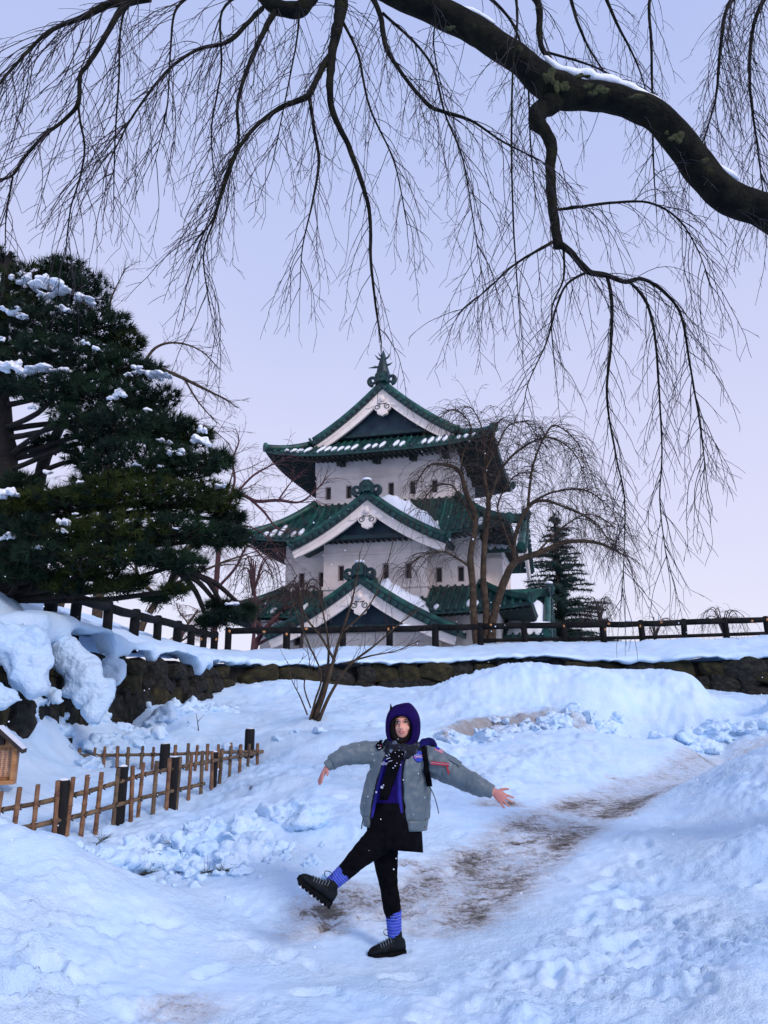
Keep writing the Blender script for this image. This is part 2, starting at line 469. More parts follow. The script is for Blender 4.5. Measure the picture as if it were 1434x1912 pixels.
    # undercut, melted face of the big bank: step it
    c1 = [W(*a) for a in [(800, 1375, 14.9), (870, 1372, 15.6), (930, 1350, 16.2), (1010, 1352, 16.3), (1100, 1342, 16.6), (1200, 1330, 17.0), (1290, 1352, 16.9), (1434, 1362, 16.8)]]
    cx = np.array([p.x for p in c1]); cy = np.array([p.y for p in c1])
    edge = np.interp(X, cx, cy) + 0.7 * fbm(X * 0.9, Y * 0.4 + 5, 3) + 0.06 * fbm(X * 4, Y * 3, 3)
    inside = sm(cx[0] - .5, cx[0] + 1.2, X) * sm(cx[-1] + 4, cx[-1] + 1, X)
    amp = 0.20 * inside * (0.6 + 0.9 * sm(-.2, .25, fbm(X * .55 + 11, Y * .1, 2)))
    s = (Y - edge)
    H += amp * (sm(-.12, .16, s) * np.exp(-np.maximum(s, 0) / 1.6) - .6 * np.exp(-(s + .25) ** 2 / .06))
    H += 0.09 * fbm(X * 3.2, Y * 3.2, 4, .6) * inside * np.exp(-(s - .1) ** 2 / 1.2)
    # dirt: worn earth showing along the wheel tracks, grit on the bank face
    rd = road_d(X, Y)
    prog = sm(5.9, 6.9, Y + .35 * X) * sm(17.5, 14.5, Y)
    track = .42 * np.exp(-((rd - .38) / .20) ** 2) + .70 * np.exp(-(rd / .60) ** 3)
    dirt = track * prog * (0.55 + 0.65 * sm(-.2, .3, fbm(X * .9 + 3, Y * .55, 3)))
    dirt = dirt + blob_w(X, Y, [(340, 1895, 4.72, .75), (560, 1745, 6.15, .5), (600, 1690, 6.55, .8), (640, 1665, 6.9, .45)], .22)
    patch = blob_w(X, Y, [(985, 1562, 9.0, 1.6), (960, 1568, 8.9, 1.2), (775, 1615, 7.7, 1.5), (760, 1640, 7.4, .8), (950, 1500, 10.7, 1.4), (905, 1505, 10.5, .9), (600, 1722, 6.3, 1.1), (1150, 1455, 13.2, 1.0), (1220, 1460, 13.0, 1.0)], .20)
    dirt = np.maximum(dirt, patch * (.75 + 1.2 * fbm(X * 5, Y * 5, 2)))
    bankd = inside * np.exp(-((s + .05) / .42) ** 2) * (.25 + 1.9 * blob_w(X, Y, [(930, 1335, 16.4, .9), (880, 1385, 15.4, .9), (1010, 1345, 16.4, .5)], 1.0))
    H = H - 0.03 * np.clip(dirt, 0, 1) + 0.018 * np.clip(dirt, 0, 1) * fbm(X * 9, Y * 9, 3)
    n0, n1 = X.shape
    V = np.stack([X, Y, H], -1).reshape(-1, 3)
    idx = np.arange(n0 * n1).reshape(n0, n1)
    Fq = np.stack([idx[:-1, :-1], idx[:-1, 1:], idx[1:, 1:], idx[1:, :-1]], -1).reshape(-1, 4)
    me = bpy.data.meshes.new('snowy_ground')
    me.vertices.add(len(V)); me.vertices.foreach_set('co', V.ravel())
    me.loops.add(Fq.size); me.loops.foreach_set('vertex_index', Fq.ravel().astype(np.int32))
    me.polygons.add(len(Fq)); me.polygons.foreach_set('loop_start', np.arange(0, Fq.size, 4, dtype=np.int32))
    me.polygons.foreach_set('loop_total', np.full(len(Fq), 4, dtype=np.int32))
    me.polygons.foreach_set('use_smooth', np.ones(len(Fq), bool))
    me.update(calc_edges=True)
    a = me.attributes.new('dirt', 'FLOAT', 'POINT'); a.data.foreach_set('value', np.clip(dirt, 0, 1.6).ravel().astype(np.float32))
    a = me.attributes.new('grit', 'FLOAT', 'POINT'); a.data.foreach_set('value', np.clip(bankd, 0, 1.2).ravel().astype(np.float32))
    o = bpy.data.objects.new('snowy_ground', me); COL.objects.link(o); o['kind'] = 'structure'
    me.materials.append(M['ground'])
    global LOW_Y, LOW_T, LOW_H
    LOW_Y, LOW_T, LOW_H = ys, t, H
    return o

def gz(x, y):
    """height of the finished lower ground"""
    i = int(np.clip(np.searchsorted(LOW_Y, y), 1, len(LOW_Y) - 1))
    def row(k):
        w = 3.6 + 0.60 * max(LOW_Y[k], 0)
        return float(np.interp(x / w, LOW_T, LOW_H[k]))
    f = (y - LOW_Y[i - 1]) / (LOW_Y[i] - LOW_Y[i - 1])
    return row(i - 1) * (1 - f) + row(i) * f

def ground_material():
    m = bpy.data.materials.new('trodden_snow'); m.use_nodes = True
    t = m.node_tree; N = t.nodes; b = N['Principled BSDF']; l = t.links.new
    b.inputs['Roughness'].default_value = .55; b.inputs['Specular IOR Level'].default_value = .3
    co = N.new('ShaderNodeTexCoord')
    def nz(s, d, st=None, r=.5):
        n = N.new('ShaderNodeTexNoise'); n.inputs['Scale'].default_value = s; n.inputs['Detail'].default_value = d; n.inputs['Roughness'].default_value = r
        src = co.outputs['Object']
        if st:
            mp = N.new('ShaderNodeMapping'); mp.inputs['Scale'].default_value = st; mp.inputs['Rotation'].default_value = (0, 0, R(-38)); l(src, mp.inputs[0]); src = mp.outputs[0]
        l(src, n.inputs['Vector']); return n.outputs['Fac']
    def ramp(src, stops):
        r = N.new('ShaderNodeValToRGB')
        while len(r.color_ramp.elements) < len(stops): r.color_ramp.elements.new(.5)
        for e_, (p, c) in zip(r.color_ramp.elements, stops):
            e_.position = p; e_.color = (*c, 1) if len(c) == 3 else c
        l(src, r.inputs[0]); return r.outputs[0]
    def mth(op, a, b_):
        n = N.new('ShaderNodeMath'); n.operation = op
        for i, s in enumerate((a, b_)):
            if isinstance(s, (int, float)): n.inputs[i].default_value = s
            else: l(s, n.inputs[i])
        return n.outputs[0]
    def mixc(f, a, b_):
        n = N.new('ShaderNodeMix'); n.data_type = 'RGBA'; l(f, n.inputs[0])
        for i, s in ((6, a), (7, b_)):
            if isinstance(s, tuple): n.inputs[i].default_value = (*s, 1)
            else: l(s, n.inputs[i])
        return n.outputs[2]
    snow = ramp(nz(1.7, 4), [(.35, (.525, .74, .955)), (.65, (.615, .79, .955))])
    at = N.new('ShaderNodeAttribute'); at.attribute_name = 'dirt'
    gr = N.new('ShaderNodeAttribute'); gr.attribute_name = 'grit'
    streak = nz(6.0, 8, (1.0, 1.9, 1.0), .78)
    fine = nz(34, 6, None, .75)
    s1 = mth('ADD', mth('MULTIPLY', streak, .9), mth('MULTIPLY', fine, .5))      # ~0.7 mean
    k = mth('ADD', mth('MULTIPLY', at.outputs['Fac'], .42), mth('MULTIPLY', mth('SUBTRACT', s1, .66), 1.25))
    f1 = ramp(k, [(.05, (0, 0, 0)), (.17, (.35, .35, .35)), (.46, (.95, .95, .95))])
    earth = ramp(nz(11, 5), [(.3, (.036, .031, .023)), (.5, (.095, .082, .064)), (.7, (.19, .17, .15))])
    thin = ramp(mth('ADD', mth('MULTIPLY', nz(60, 6, (1, 1.4, 1), .85), .75), mth('MULTIPLY', nz(7, 4), .3)), [(.36, (.14, .130, .120)), (.48, (.37, .355, .35)), (.62, (.57, .60, .66))])
    gate = ramp(at.outputs['Fac'], [(.04, (0, 0, 0)), (.32, (1, 1, 1))])
    gate2 = ramp(gr.outputs['Fac'], [(.06, (0, 0, 0)), (.35, (1, 1, 1))])
    slush = mixc(mth('MULTIPLY', f1, gate), snow, thin)
    f2 = ramp(k, [(.36, (0, 0, 0)), (.56, (1, 1, 1))])
    c = mixc(mth('MULTIPLY', f2, gate), slush, earth)
    k2 = mth('ADD', mth('MULTIPLY', gr.outputs['Fac'], .40), mth('SUBTRACT', s1, .72))
    f3 = ramp(k2, [(.08, (0, 0, 0)), (.45, (.85, .85, .85))])
    c = mixc(mth('MULTIPLY', f3, gate2), c, (.24, .20, .17))
    # scattered crumbs of bark and grit everywhere people walk
    vo = N.new('ShaderNodeTexVoronoi'); vo.inputs['Scale'].default_value = 7.0; l(co.outputs['Object'], vo.inputs['Vector'])
    cr = ramp(mth('ADD', vo.outputs['Distance'], mth('MULTIPLY', nz(2.5, 2), .10)), [(.068, (1, 1, 1)), (.082, (0, 0, 0))])
    c = mixc(cr, c, (.12, .09, .07))
    l(c, b.inputs['Base Color'])
    bp = N.new('ShaderNodeBump'); bp.inputs['Strength'].default_value = .8; bp.inputs['Distance'].default_value = .035
    l(mth('MULTIPLY', mth('ADD', nz(22, 6, None, .65), mth('MULTIPLY', nz(80, 3), .4)), ramp(nz(.9, 3), [(.40, (.25, .25, .25)), (.62, (1, 1, 1))])), bp.inputs['Height']); l(bp.outputs[0], b.inputs['Normal'])
    return m
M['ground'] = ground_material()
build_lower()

# ------------------------------------------------------------------ upper terrace behind the stone wall
WALL_TOP = [W(*a) for a in [(-420, 1180, 8.3), (-150, 1195, 9.8), (0, 1205, 11.0), (120, 1210, 13.0), (240, 1216, 15.6), (340, 1228, 18.6), (432, 1236, 22.0),
                            (560, 1238, 23.6), (700, 1236, 24.4), (860, 1230, 24.8), (1000, 1226, 24.8), (1200, 1228, 24.4), (1330, 1226, 23.8), (1434, 1220, 23.2), (1640, 1214, 22.4), (2000, 1210, 21)]]
FENCE = [W(*a) for a in [(-200, 1058, 11.5), (40, 1118, 13.6), (140, 1160, 16.2), (250, 1183, 19.8), (330, 1198, 23.4), (400, 1212, 28.0), (640, 1208, 29.0), (980, 1199, 30.0), (1200, 1195, 30.5), (1434, 1187, 31.0), (1800, 1172, 32)]]
UP = []
for p in WALL_TOP: UP.append((p.x, p.y, p.z))
for p in FENCE: UP.append((p.x, p.y, p.z))
for a in [(60, 1150, 12.8), (0, 1120, 12.3), (180, 1195, 15.8), (300, 1215, 19.5), (420, 1222, 24.5), (560, 1222, 26.0), (720, 1216, 27.0), (900, 1214, 27.5), (1100, 1210, 27.8), (1300, 1200, 27.5), (1434, 1195, 27)]:
    p = W(*a); UP.append((p.x, p.y, p.z))
for x in (-60, -30, -12, 0, 12, 30, 60):
    for y, z in ((34.5, 3.5), (45, 3.4), (70, 3.4)):
        UP.append((x, y, z))
UP += [(-14, 14, 4.3), (-16, 20, 4.4), (-16, 28, 4.0), (-25, 14, 4.5), (22, 30, 4.3), (30, 27, 4), (40, 24, 3.8)]
_uw = None
def upper_setup():
    global _uw, UPa
    UPa = np.array(UP); _uw = _tps(UPa, 0.05)
upper_setup()
def upper_h(x, y):
    x = np.asarray(x, float); y = np.asarray(y, float); s = _uw[-3] + _uw[-2] * x + _uw[-1] * y
    for (a, b, _), w in zip(UPa, _uw[:-3]):
        d2 = (x - a) ** 2 + (y - b) ** 2; s = s + w * .5 * d2 * np.log(d2 + 1e-12)
    return s + 0.10 * fbm(x * .7, y * .7, 3) + .07 * fbm(x * 3, y * 3, 4, .6)

def resample(pts, step):
    out = []; 
    for a, b in zip(pts[:-1], pts[1:]):
        n = max(1, int(round((b - a).length / step)))
        out += [a.lerp(b, i / n) for i in range(n)]
    return out + [pts[-1]]

def catmull(pts, n=8):
    pts = [Vector(p) for p in pts]; out = []
    for i in range(len(pts) - 1):
        p0, p1, p2, p3 = pts[max(i - 1, 0)], pts[i], pts[i + 1], pts[min(i + 2, len(pts) - 1)]
        for k in range(n):
            t = k / n
            out.append(.5 * ((2 * p1) + (p2 - p0) * t + (2 * p0 - 5 * p1 + 4 * p2 - p3) * t * t + (3 * p1 - p0 - 3 * p2 + p3) * t ** 3))
    return out + [pts[-1]]

WT = resample(catmull(WALL_TOP, 6), 0.13)       # finely sampled wall line
def plan_normal(pts, i):
    a = pts[max(i - 2, 0)]; b = pts[min(i + 2, len(pts) - 1)]; d = Vector((b.x - a.x, b.y - a.y, 0)).normalized()
    return Vector((d.y, -d.x, 0))                # towards the viewer / outside

def build_terrace():
    """one sheet: a rounded lip of snow that hangs over the wall, then back across the terrace"""
    n = len(WT); rows = []
    X0 = np.array([p.x for p in WT]); Y0 = np.array([p.y for p in WT])
    NX = np.array([plan_normal(WT, i).x for i in range(n)]); NY = np.array([plan_normal(WT, i).y for i in range(n)])
    arc = np.arange(n) * 0.13
    ov = 0.22 + 0.45 * fbm(arc * .55, arc * 0 + 3, 3) + .12 * fbm(arc * 2.5, arc * 0 + 9, 2)       # overhang
    leftness = np.clip((23.0 - Y0) / 7, 0, 1) * (X0 < -3)
    ov = np.clip(ov + .05 * leftness, .03, .5)
    hang = np.clip(0.08 + 0.20 * leftness + (0.42 * fbm(arc * .9 + 30, arc * 0, 3) + .22 * fbm(arc * 3.1, arc * 0 + 5, 2)) * (0.4 + leftness), .04, 1.0)
    thick = 0.28
    zt = upper_h(X0 - NX * .6, Y0 - NY * .6)
    # lip profile: from underside back at wall, out, up and over
    for (o_, dz) in [(-.25, -1.0), (.3, -1.0), (.75, -.92), (.97, -.62), (1.0, -.25), (.8, .2), (.35, .55), (-.4, .8)]:
        wob = .05 * fbm(arc * 3 + o_ * 5, arc * 0 + dz * 3, 2)
        rows.append(np.stack([X0 + NX * (ov * o_ + wob), Y0 + NY * (ov * o_ + wob),
                              zt + np.where(dz < 0, dz * hang, 0) - .12 * np.clip(1 - (dz + .25) / 1.05, 0, 1)], -1))
    d = .45
    while d < 14:
        x = X0 - NX * d; y = Y0 - NY * d
        rows.append(np.stack([x, y, upper_h(x, y)], -1)); d *= 1.13
        d += .05
    P = np.array(rows); a, b = P.shape[:2]
    V = P.reshape(-1, 3); idx = np.arange(a * b).reshape(a, b)
    Fq = np.stack([idx[:-1, :-1], idx[:-1, 1:], idx[1:, 1:], idx[1:, :-1]], -1).reshape(-1, 4)
    mb = MB(); mb.v = [tuple(v) for v in V]; mb.f = [tuple(int(i) for i in f) for f in Fq]; mb.m = [0] * len(Fq)
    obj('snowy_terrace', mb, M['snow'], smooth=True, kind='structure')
build_terrace()

# the ground beyond, out to the horizon
def far_ground():
    xs = np.concatenate([np.linspace(-400, -45, 12), np.linspace(-40, 40, 60), np.linspace(45, 400, 12)])
    ys = np.concatenate([np.linspace(26, 60, 50), np.geomspace(62, 600, 14)])
    X, Y = np.meshgrid(xs, ys)
    # ramp of ground below the lip, so that the two sheets never meet
    w = np.clip((Y - 26) / 9, 0, 1)
    inner = (np.abs(X) < 40) & (Y < 45)
    H = np.where(inner, np.minimum(upper_h(np.clip(X, -38, 38), np.clip(Y, 20, 70)), 4.4) - .22, 3.2) * w + (1 - w) * 1.0
    H = H + .25 * fbm(X * .12, Y * .12, 2) * (Y > 60)
    V = np.stack([X, Y, H], -1).reshape(-1, 3); a, b = X.shape; idx = np.arange(a * b).reshape(a, b)
    Fq = np.stack([idx[:-1, :-1], idx[:-1, 1:], idx[1:, 1:], idx[1:, :-1]], -1).reshape(-1, 4)
    mb = MB(); mb.v = [tuple(v) for v in V]; mb.f = [tuple(int(i) for i in f) for f in Fq]; mb.m = [0] * len(Fq)
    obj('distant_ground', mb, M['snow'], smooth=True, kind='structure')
    # wide sheet under and round everything
    mb = MB(); mb.add([(-600, -60, -.9), (600, -60, -.9), (600, 600, -.9), (-600, 600, -.9)], [(0, 1, 2, 3)])
    obj('ground', mb, M['snow'], kind='structure')
far_ground()

# ------------------------------------------------------------------ stone retaining wall, stone by stone
def stone_mesh(seed):
    rg = random.Random(seed); bm = bmesh.new()
    bmesh.ops.create_icosphere(bm, subdivisions=2, radius=1)
    off = Vector((rg.uniform(0, 90), rg.uniform(0, 90), rg.uniform(0, 90)))
    for v in bm.verts:
        p = v.co.copy()
        q = Vector([math.copysign(abs(c) ** .62, c) for c in p])       # boxier
        v.co = q * (1 + .28 * mnoise.noise(p * 1.2 + off) + .10 * mnoise.noise(p * 3.1 + off))
    me = bpy.data.meshes.new('stone'); bm.to_mesh(me); bm.free()
    me.materials.append(M['stone_a'] if seed % 3 else M['stone_b'])
    return me
STONES = [stone_mesh(s) for s in range(9)]
def stone_wall(name, label, i0, i1, smin, smax, hmax, rg):
    root = thing(name, label, 'stone wall', WT[(i0 + i1) // 2] * 1.0)
    # dark earth and rubble core just behind the stones
    mb = MB(); ra, rb, rc = [], [], []
    for i in range(i0, i1, 4):
        p = WT[i]; nrm = plan_normal(WT, i)
        ra.append(p - nrm * .32 + Vector((0, 0, -.12))); rb.append(p - nrm * .12 + Vector((0, 0, -1.0))); rc.append(p + nrm * .0 + Vector((0, 0, -hmax - 1.2)))
    mb.rings([ra, rb, rc], closed=False, caps=False)
    child_of(obj('rubble_core', mb, M['stone_a']), root)
    cnt = 0
    dz = 0.0; row = 0
    while dz < hmax:
        rh = rg.uniform(smin, smax) * .72
        i = i0 + rg.randint(0, 4)
        while i < i1 - 2:
            w = rg.uniform(smin, smax) * (1.0 if row else 1.25)
            k = max(2, int(w / .13)); mid = min(i + k // 2, i1 - 1)
            p = WT[mid]; nrm = plan_normal(WT, mid)
            h = rh * rg.uniform(.8, 1.15)
            c = p + Vector((0, 0, -.16 - dz - rh / 2)) + nrm * (dz * .22 - .10 + rg.uniform(-.06, .08))
            if base_h(np.array([c.x]), np.array([c.y]))[0] < c.z + h * .6:
                o = bpy.data.objects.new('stone', STONES[rg.randint(0, 8)]); COL.objects.link(o)
                o.location = c
                o.rotation_euler = (rg.uniform(-.15, .15), rg.uniform(-.4, .4), math.atan2(nrm.y, nrm.x) + math.pi / 2 + rg.uniform(-.15, .15))
                o.scale = (w * .56, rg.uniform(.16, .34), h * .60 * rg.uniform(.85, 1.25))
                child_of(o, root); cnt += 1
            i += k
        dz += rh * .93; row += 1
    return root
_corner = min(range(len(WT)), key=lambda i: (WT[i] - WALL_TOP[6]).length)
_left0 = min(range(len(WT)), key=lambda i: (WT[i] - WALL_TOP[1]).length)
_end = min(range(len(WT)), key=lambda i: (WT[i] - WALL_TOP[14]).length)
rgw = random.Random(3)
stone_wall('stone_wall', 'dark rough stone retaining wall under thick snow on the left slope', _left0, _corner, .35, .95, 2.1, rgw)
stone_wall('stone_wall', 'long low stone wall running behind the snow bank to the right', _corner, _end, .5, 1.15, 1.0, rgw)

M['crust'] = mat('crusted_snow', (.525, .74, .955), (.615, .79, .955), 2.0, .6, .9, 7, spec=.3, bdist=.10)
# heavy rolls of snow that slid over the left wall
def snow_roll(name, pts, seed, vox=.05):
    """pts: (px,py,D,r px). fused lumps of snow"""
    mb = MB(); rg = random.Random(seed)
    P = [(W(a, b, d), r * mpp(b, d)) for a, b, d, r in pts]
    for (p, r), (q, s) in zip(P[:-1], P[1:]):
        n = max(4, int((q - p).length / (min(r, s) * .22)))
        for i in range(n + 1):
            t = i / n; c = p.lerp(q, t); rr = r + (s - r) * t
            mb.ell(c + Vector((rg.uniform(-.22, .22), rg.uniform(-.1, .1), rg.uniform(-.2, .2))) * rr * 2, (rr * rg.uniform(.55, .95), rr * .6, rr * rg.uniform(.5, .85)), 12, 8, jit=.6, seed=rg.randint(0, 9999))
    o = obj(name, mb, M['crust'], smooth=True, kind='structure')
    m = o.modifiers.new('r', 'REMESH'); m.mode = 'VOXEL'; m.voxel_size = vox
    m2 = o.modifiers.new('s', 'SMOOTH'); m2.factor = .6; m2.iterations = 9
    apply_mods(o)
    me = o.data; n = len(me.vertices); co = np.empty(n * 3); me.vertices.foreach_get('co', co); co = co.reshape(-1, 3)
    nr = np.empty(n * 3); me.vertices.foreach_get('normal', nr); nr = nr.reshape(-1, 3); co += nr * (.15 * fbm(co[:, 0] * 2.2 + co[:, 1] * 1.1, co[:, 2] * 2.2, 3) + .045 * fbm(co[:, 0] * 9, co[:, 2] * 9 + co[:, 1] * 3, 3))[:, None]
    me.vertices.foreach_set('co', co.ravel()); me.polygons.foreach_set('use_smooth', [True] * len(me.polygons)); me.update()
    return o
snow_roll('snow_drift', [(-40, 1180, 10.6, 55), (20, 1200, 10.8, 52), (60, 1240, 10.7, 42), (72, 1278, 10.6, 24)], 1)
snow_roll('snow_drift', [(90, 1195, 12.6, 34), (135, 1235, 12.4, 36), (170, 1290, 12.2, 34), (188, 1322, 12.1, 26)], 2)
snow_roll('snow_drift', [(175, 1240, 14.3, 17), (203, 1248, 14.1, 26), (213, 1270, 14.0, 13)], 3)
snow_roll('snow_drift', [(95, 1290, 11.9, 12), (110, 1312, 11.8, 10)], 4, .03)
snow_roll('snow_drift', [(-30, 1285, 10.3, 40), (0, 1310, 10.2, 30)], 6)

# ------------------------------------------------------------------ broken snow: angular lumps ploughed up, fused into ragged crusts
def rubble(name, line, n, r0, r1, jit, seed, mt, vox=0.0, sink=.25, flat=.8, noise_amp=.5):
    """line: (px,py,D) points; lumps scattered about it, half sunk in the ground"""
    rg = random.Random(seed); P = [W(*a) for a in line]; mb = MB()
    ico = bmesh.new(); bmesh.ops.create_icosphere(ico, subdivisions=2, radius=1); vs_ = [v.co.copy() for v in ico.verts]; fs_ = [tuple(v.index for v in f.verts) for f in ico.faces]; ico.free()
    for i in range(n):
        k = rg.random() * (len(P) - 1); a = int(k); c = P[a].lerp(P[min(a + 1, len(P) - 1)], k - a) + Vector((rg.gauss(0, jit[0]), rg.gauss(0, jit[1]), 0)); r = r0 + (r1 - r0) * rg.random() ** 2.2
        z = gz(c.x, c.y); c = Vector((c.x, c.y, z + r * (.5 - sink))); off = Vector((rg.uniform(0, 99), rg.uniform(0, 99), 0)); rot = Matrix.Rotation(rg.uniform(0, 6.28), 3, 'Z') @ Matrix.Rotation(rg.uniform(-.5, .5), 3, 'X'); sc_ = Vector((rg.uniform(.8, 1.5), rg.uniform(.6, 1), flat * rg.uniform(.6, 1.0)))
        out = []
        for v in vs_:
            q_ = Vector([math.copysign(abs(t) ** .72, t) for t in v]) * (1 + noise_amp * mnoise.noise(v * 1.5 + off) + noise_amp * .5 * mnoise.noise(v * 3.7 + off)); out.append(c + rot @ Vector((q_.x * sc_.x, q_.y * sc_.y, q_.z * sc_.z)) * r)
        mb.add(out, fs_)
    o = obj(name, mb, mt, smooth=True, kind='structure')
    if vox:
        m = o.modifiers.new('r', 'REMESH'); m.mode = 'VOXEL'; m.voxel_size = vox; m2 = o.modifiers.new('s', 'SMOOTH'); m2.factor = .4; m2.iterations = 1; apply_mods(o)
        me = o.data; nv = len(me.vertices); co = np.empty(nv * 3); nr = np.empty(nv * 3); me.vertices.foreach_get('co', co); me.vertices.foreach_get('normal', nr); co = co.reshape(-1, 3); nr = nr.reshape(-1, 3)
        co += nr * (r1 * .34 * fbm(co[:, 0] * 1.6 / r1 + co[:, 1] * .9 / r1, co[:, 2] * 2.2 / r1 + co[:, 1] * .6 / r1, 5, .62))[:, None]; me.vertices.foreach_set('co', co.ravel()); me.polygons.foreach_set('use_smooth', [True] * len(me.polygons)); me.update()
    return o
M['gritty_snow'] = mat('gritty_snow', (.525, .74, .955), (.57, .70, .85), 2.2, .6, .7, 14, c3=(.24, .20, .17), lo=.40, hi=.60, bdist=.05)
rubble('snow_rubble', [(250, 1610, 7.4), (330, 1585, 7.9), (400, 1560, 8.4), (470, 1575, 8.2)], 80, .04, .24, (.32, .45), 1, M['snow'], .022, .38, .8, .7)
rubble('snow_rubble', [(230, 1640, 6.9), (360, 1620, 7.2), (500, 1590, 7.8)], 90, .015, .08, (.4, .4), 2, M['snow'], .012, .38, .8, .7)
rubble('snow_rubble', [(60, 1345, 12.0), (160, 1350, 13.0), (260, 1345, 14.6), (330, 1335, 16.2), (420, 1325, 18.8)], 90, .06, .28, (.4, .35), 3, M['snow'], .03, .36, .75, .7)
rubble('snow_rubble', [(830, 1385, 15.0), (900, 1372, 15.6), (950, 1352, 16.2), (1010, 1356, 16.2)], 40, .08, .34, (.25, .14), 4, M['gritty_snow'], .024, .66, .75, .95)
rubble('snow_rubble', [(1010, 1352, 16.3), (1100, 1345, 16.5), (1180, 1335, 16.8), (1250, 1338, 16.9), (1330, 1355, 16.8), (1430, 1368, 16.7)], 60, .08, .34, (.25, .14), 5, M['snow'], .024, .66, .75, .95)
rubble('snow_rubble', [(480, 1380, 13.8), (560, 1370, 14.2)], 10, .05, .14, (.5, .3), 7, M['snow'], .025)
# ------------------------------------------------------------------ three-storey castle keep
ZG = 3.6
CASTLE = thing('castle_keep', 'three-storey white castle keep with green copper tiled roofs beyond the log fence', 'castle', (0.90, 41.5, ZG), R(-14.5))
FR = lambda x, d, z: Vector((x, -d, z))        # front face frame (d = outwards)
RT = lambda x, d, z: Vector((d, x, z))         # right face
LF = lambda x, d, z: Vector((-d, -x, z))       # left face
BK = lambda x, d, z: Vector((-x, d, z))        # back face
rgc = random.Random(21)

def wall_face(mb, fr, x0, x1, z0, z1, d, holes, dep=.22):
    xs = sorted({x0, x1, *[h[0] for h in holes], *[h[1] for h in holes]}); zs = sorted({z0, z1, *[h[2] for h in holes], *[h[3] for h in holes]})
    for a, b in zip(xs[:-1], xs[1:]):
        for c, e_ in zip(zs[:-1], zs[1:]):
            mx_, mz = (a + b) / 2, (c + e_) / 2
            if any(h[0] < mx_ < h[1] and h[2] < mz < h[3] for h in holes): continue
            mb.add([fr(a, d, c), fr(b, d, c), fr(b, d, e_), fr(a, d, e_)], [(0, 1, 2, 3)])
    for a, b, c, e_ in holes:
        q = [(a, c), (b, c), (b, e_), (a, e_)]
        for k in range(4):
            (xa, za), (xb, zb) = q[k], q[(k + 1) % 4]
            mb.add([fr(xa, d, za), fr(xb, d, zb), fr(xb, d - dep, zb), fr(xa, d - dep, za)], [(0, 1, 2, 3)])

def window(fr, h, d, dep=.22):
    a, b, c, e_ = h
    mb = MB(); t = .045
    for (xa, xb, za, zb) in ((a, a + t, c, e_), (b - t, b, c, e_), (a + t, b - t, c, c + t), (a + t, b - t, e_ - t, e_)):
        mb.prism([(xa, za), (xb, za), (xb, zb), (xa, zb)], d - dep + .01, d - .05, fr)
    w = obj('window', mb, M['win_frame'], CASTLE)
    mb = MB(); mb.prism([(a, c), (b, c), (b, e_), (a, e_)], d - dep - .03, d - dep + .004, fr)
    obj('pane', mb, M['pane'], w)

def storey(name, hx, hy, z0, z1, fwin, rwin, zw, bands, ww=.34):
    mb = MB()
    F_ = [(x - ww / 2, x + ww / 2, zw[0], zw[1]) for x in fwin]; Rw = [(x - ww / 2, x + ww / 2, zw[0], zw[1]) for x in rwin]
    wall_face(mb, FR, -hx, hx, z0, z1, hy, F_); wall_face(mb, RT, -hy, hy, z0, z1, hx, Rw)
    wall_face(mb, LF, -hy, hy, z0, z1, hx, Rw); wall_face(mb, BK, -hx, hx, z0, z1, hy, F_)
    o = obj(name, mb, M['plaster'], CASTLE)
    for h in F_: window(FR, h, hy)
    for h in Rw: window(RT, h, hx); window(LF, h, hx)
    for zb, th in bands:
        mb = MB()
        for fr, a, d in ((FR, hx, hy), (RT, hy, hx), (LF, hy, hx), (BK, hx, hy)):
            e = .06 if fr in (FR, BK) else -.001
            mb.prism([(-a - e, zb), (a + e, zb), (a + e, zb + th), (-a - e, zb + th)], d - .05, d + .06, fr)
        obj('moulding', mb, M['plaster'], o)
    return o
storey('upper_wall', 3.9, 3.4, 7.9, 10.95, [-.25 + 1.18 * (k - 2.5) for k in range(6)], [-2.2, -.9, .9, 2.2], (8.55, 9.30), [(9.62, .07), (9.95, .9)])
storey('middle_wall', 5.1, 4.5, 3.0, 6.25, [-4.2, -3.1, 3.05, 4.15], [-3.6, 3.6], (3.62, 4.40), [(4.95, .22), (3.25, .1)])
storey('lower_wall', 6.0, 5.4, -1.2, 2.3, [-5, -4], [-4.4, 4.4], (.6, 1.3), [(-.9, .35)])

def bay(fr, hx, d0, d1, z0, z1, wins, zw, bands):
    mb = MB(); H_ = [(x - .17, x + .17, zw[0], zw[1]) for x in wins]
    wall_face(mb, fr, -hx, hx, z0, z1, d1, H_)
    for s in (-1, 1):
        mb.add([fr(s * hx, d0, z0), fr(s * hx, d1, z0), fr(s * hx, d1, z1), fr(s * hx, d0, z1)], [(0, 1, 2, 3)])
    o = obj('bay_wall', mb, M['plaster'], CASTLE)
    for h in H_: window(fr, h, d1)
    for zb, th in bands:
        mb = MB(); mb.prism([(-hx - .07, zb), (hx + .07, zb), (hx + .07, zb + th), (-hx - .07, zb + th)], d0, d1 + .07, fr)
        obj('moulding', mb, M['plaster'], o)
bay(FR, 2.65, 4.4, 5.5, 2.7, 5.75, [-1.73, -.58, .58, 1.73], (3.72, 4.52), [(5.0, .14), (3.30, .15)])
bay(RT, 2.4, 5.0, 6.0, 2.7, 5.75, [-1.2, 0, 1.2], (3.72, 4.52), [(5.0, .14), (3.30, .15)])
bay(FR, 3.3, 5.3, 6.6, -1.2, 1.6, [], (0, 0), [(.9, .12)])
bay(RT, 3.0, 5.9, 7.1, -1.2, 1.6, [], (0, 0), [(.9, .12)])

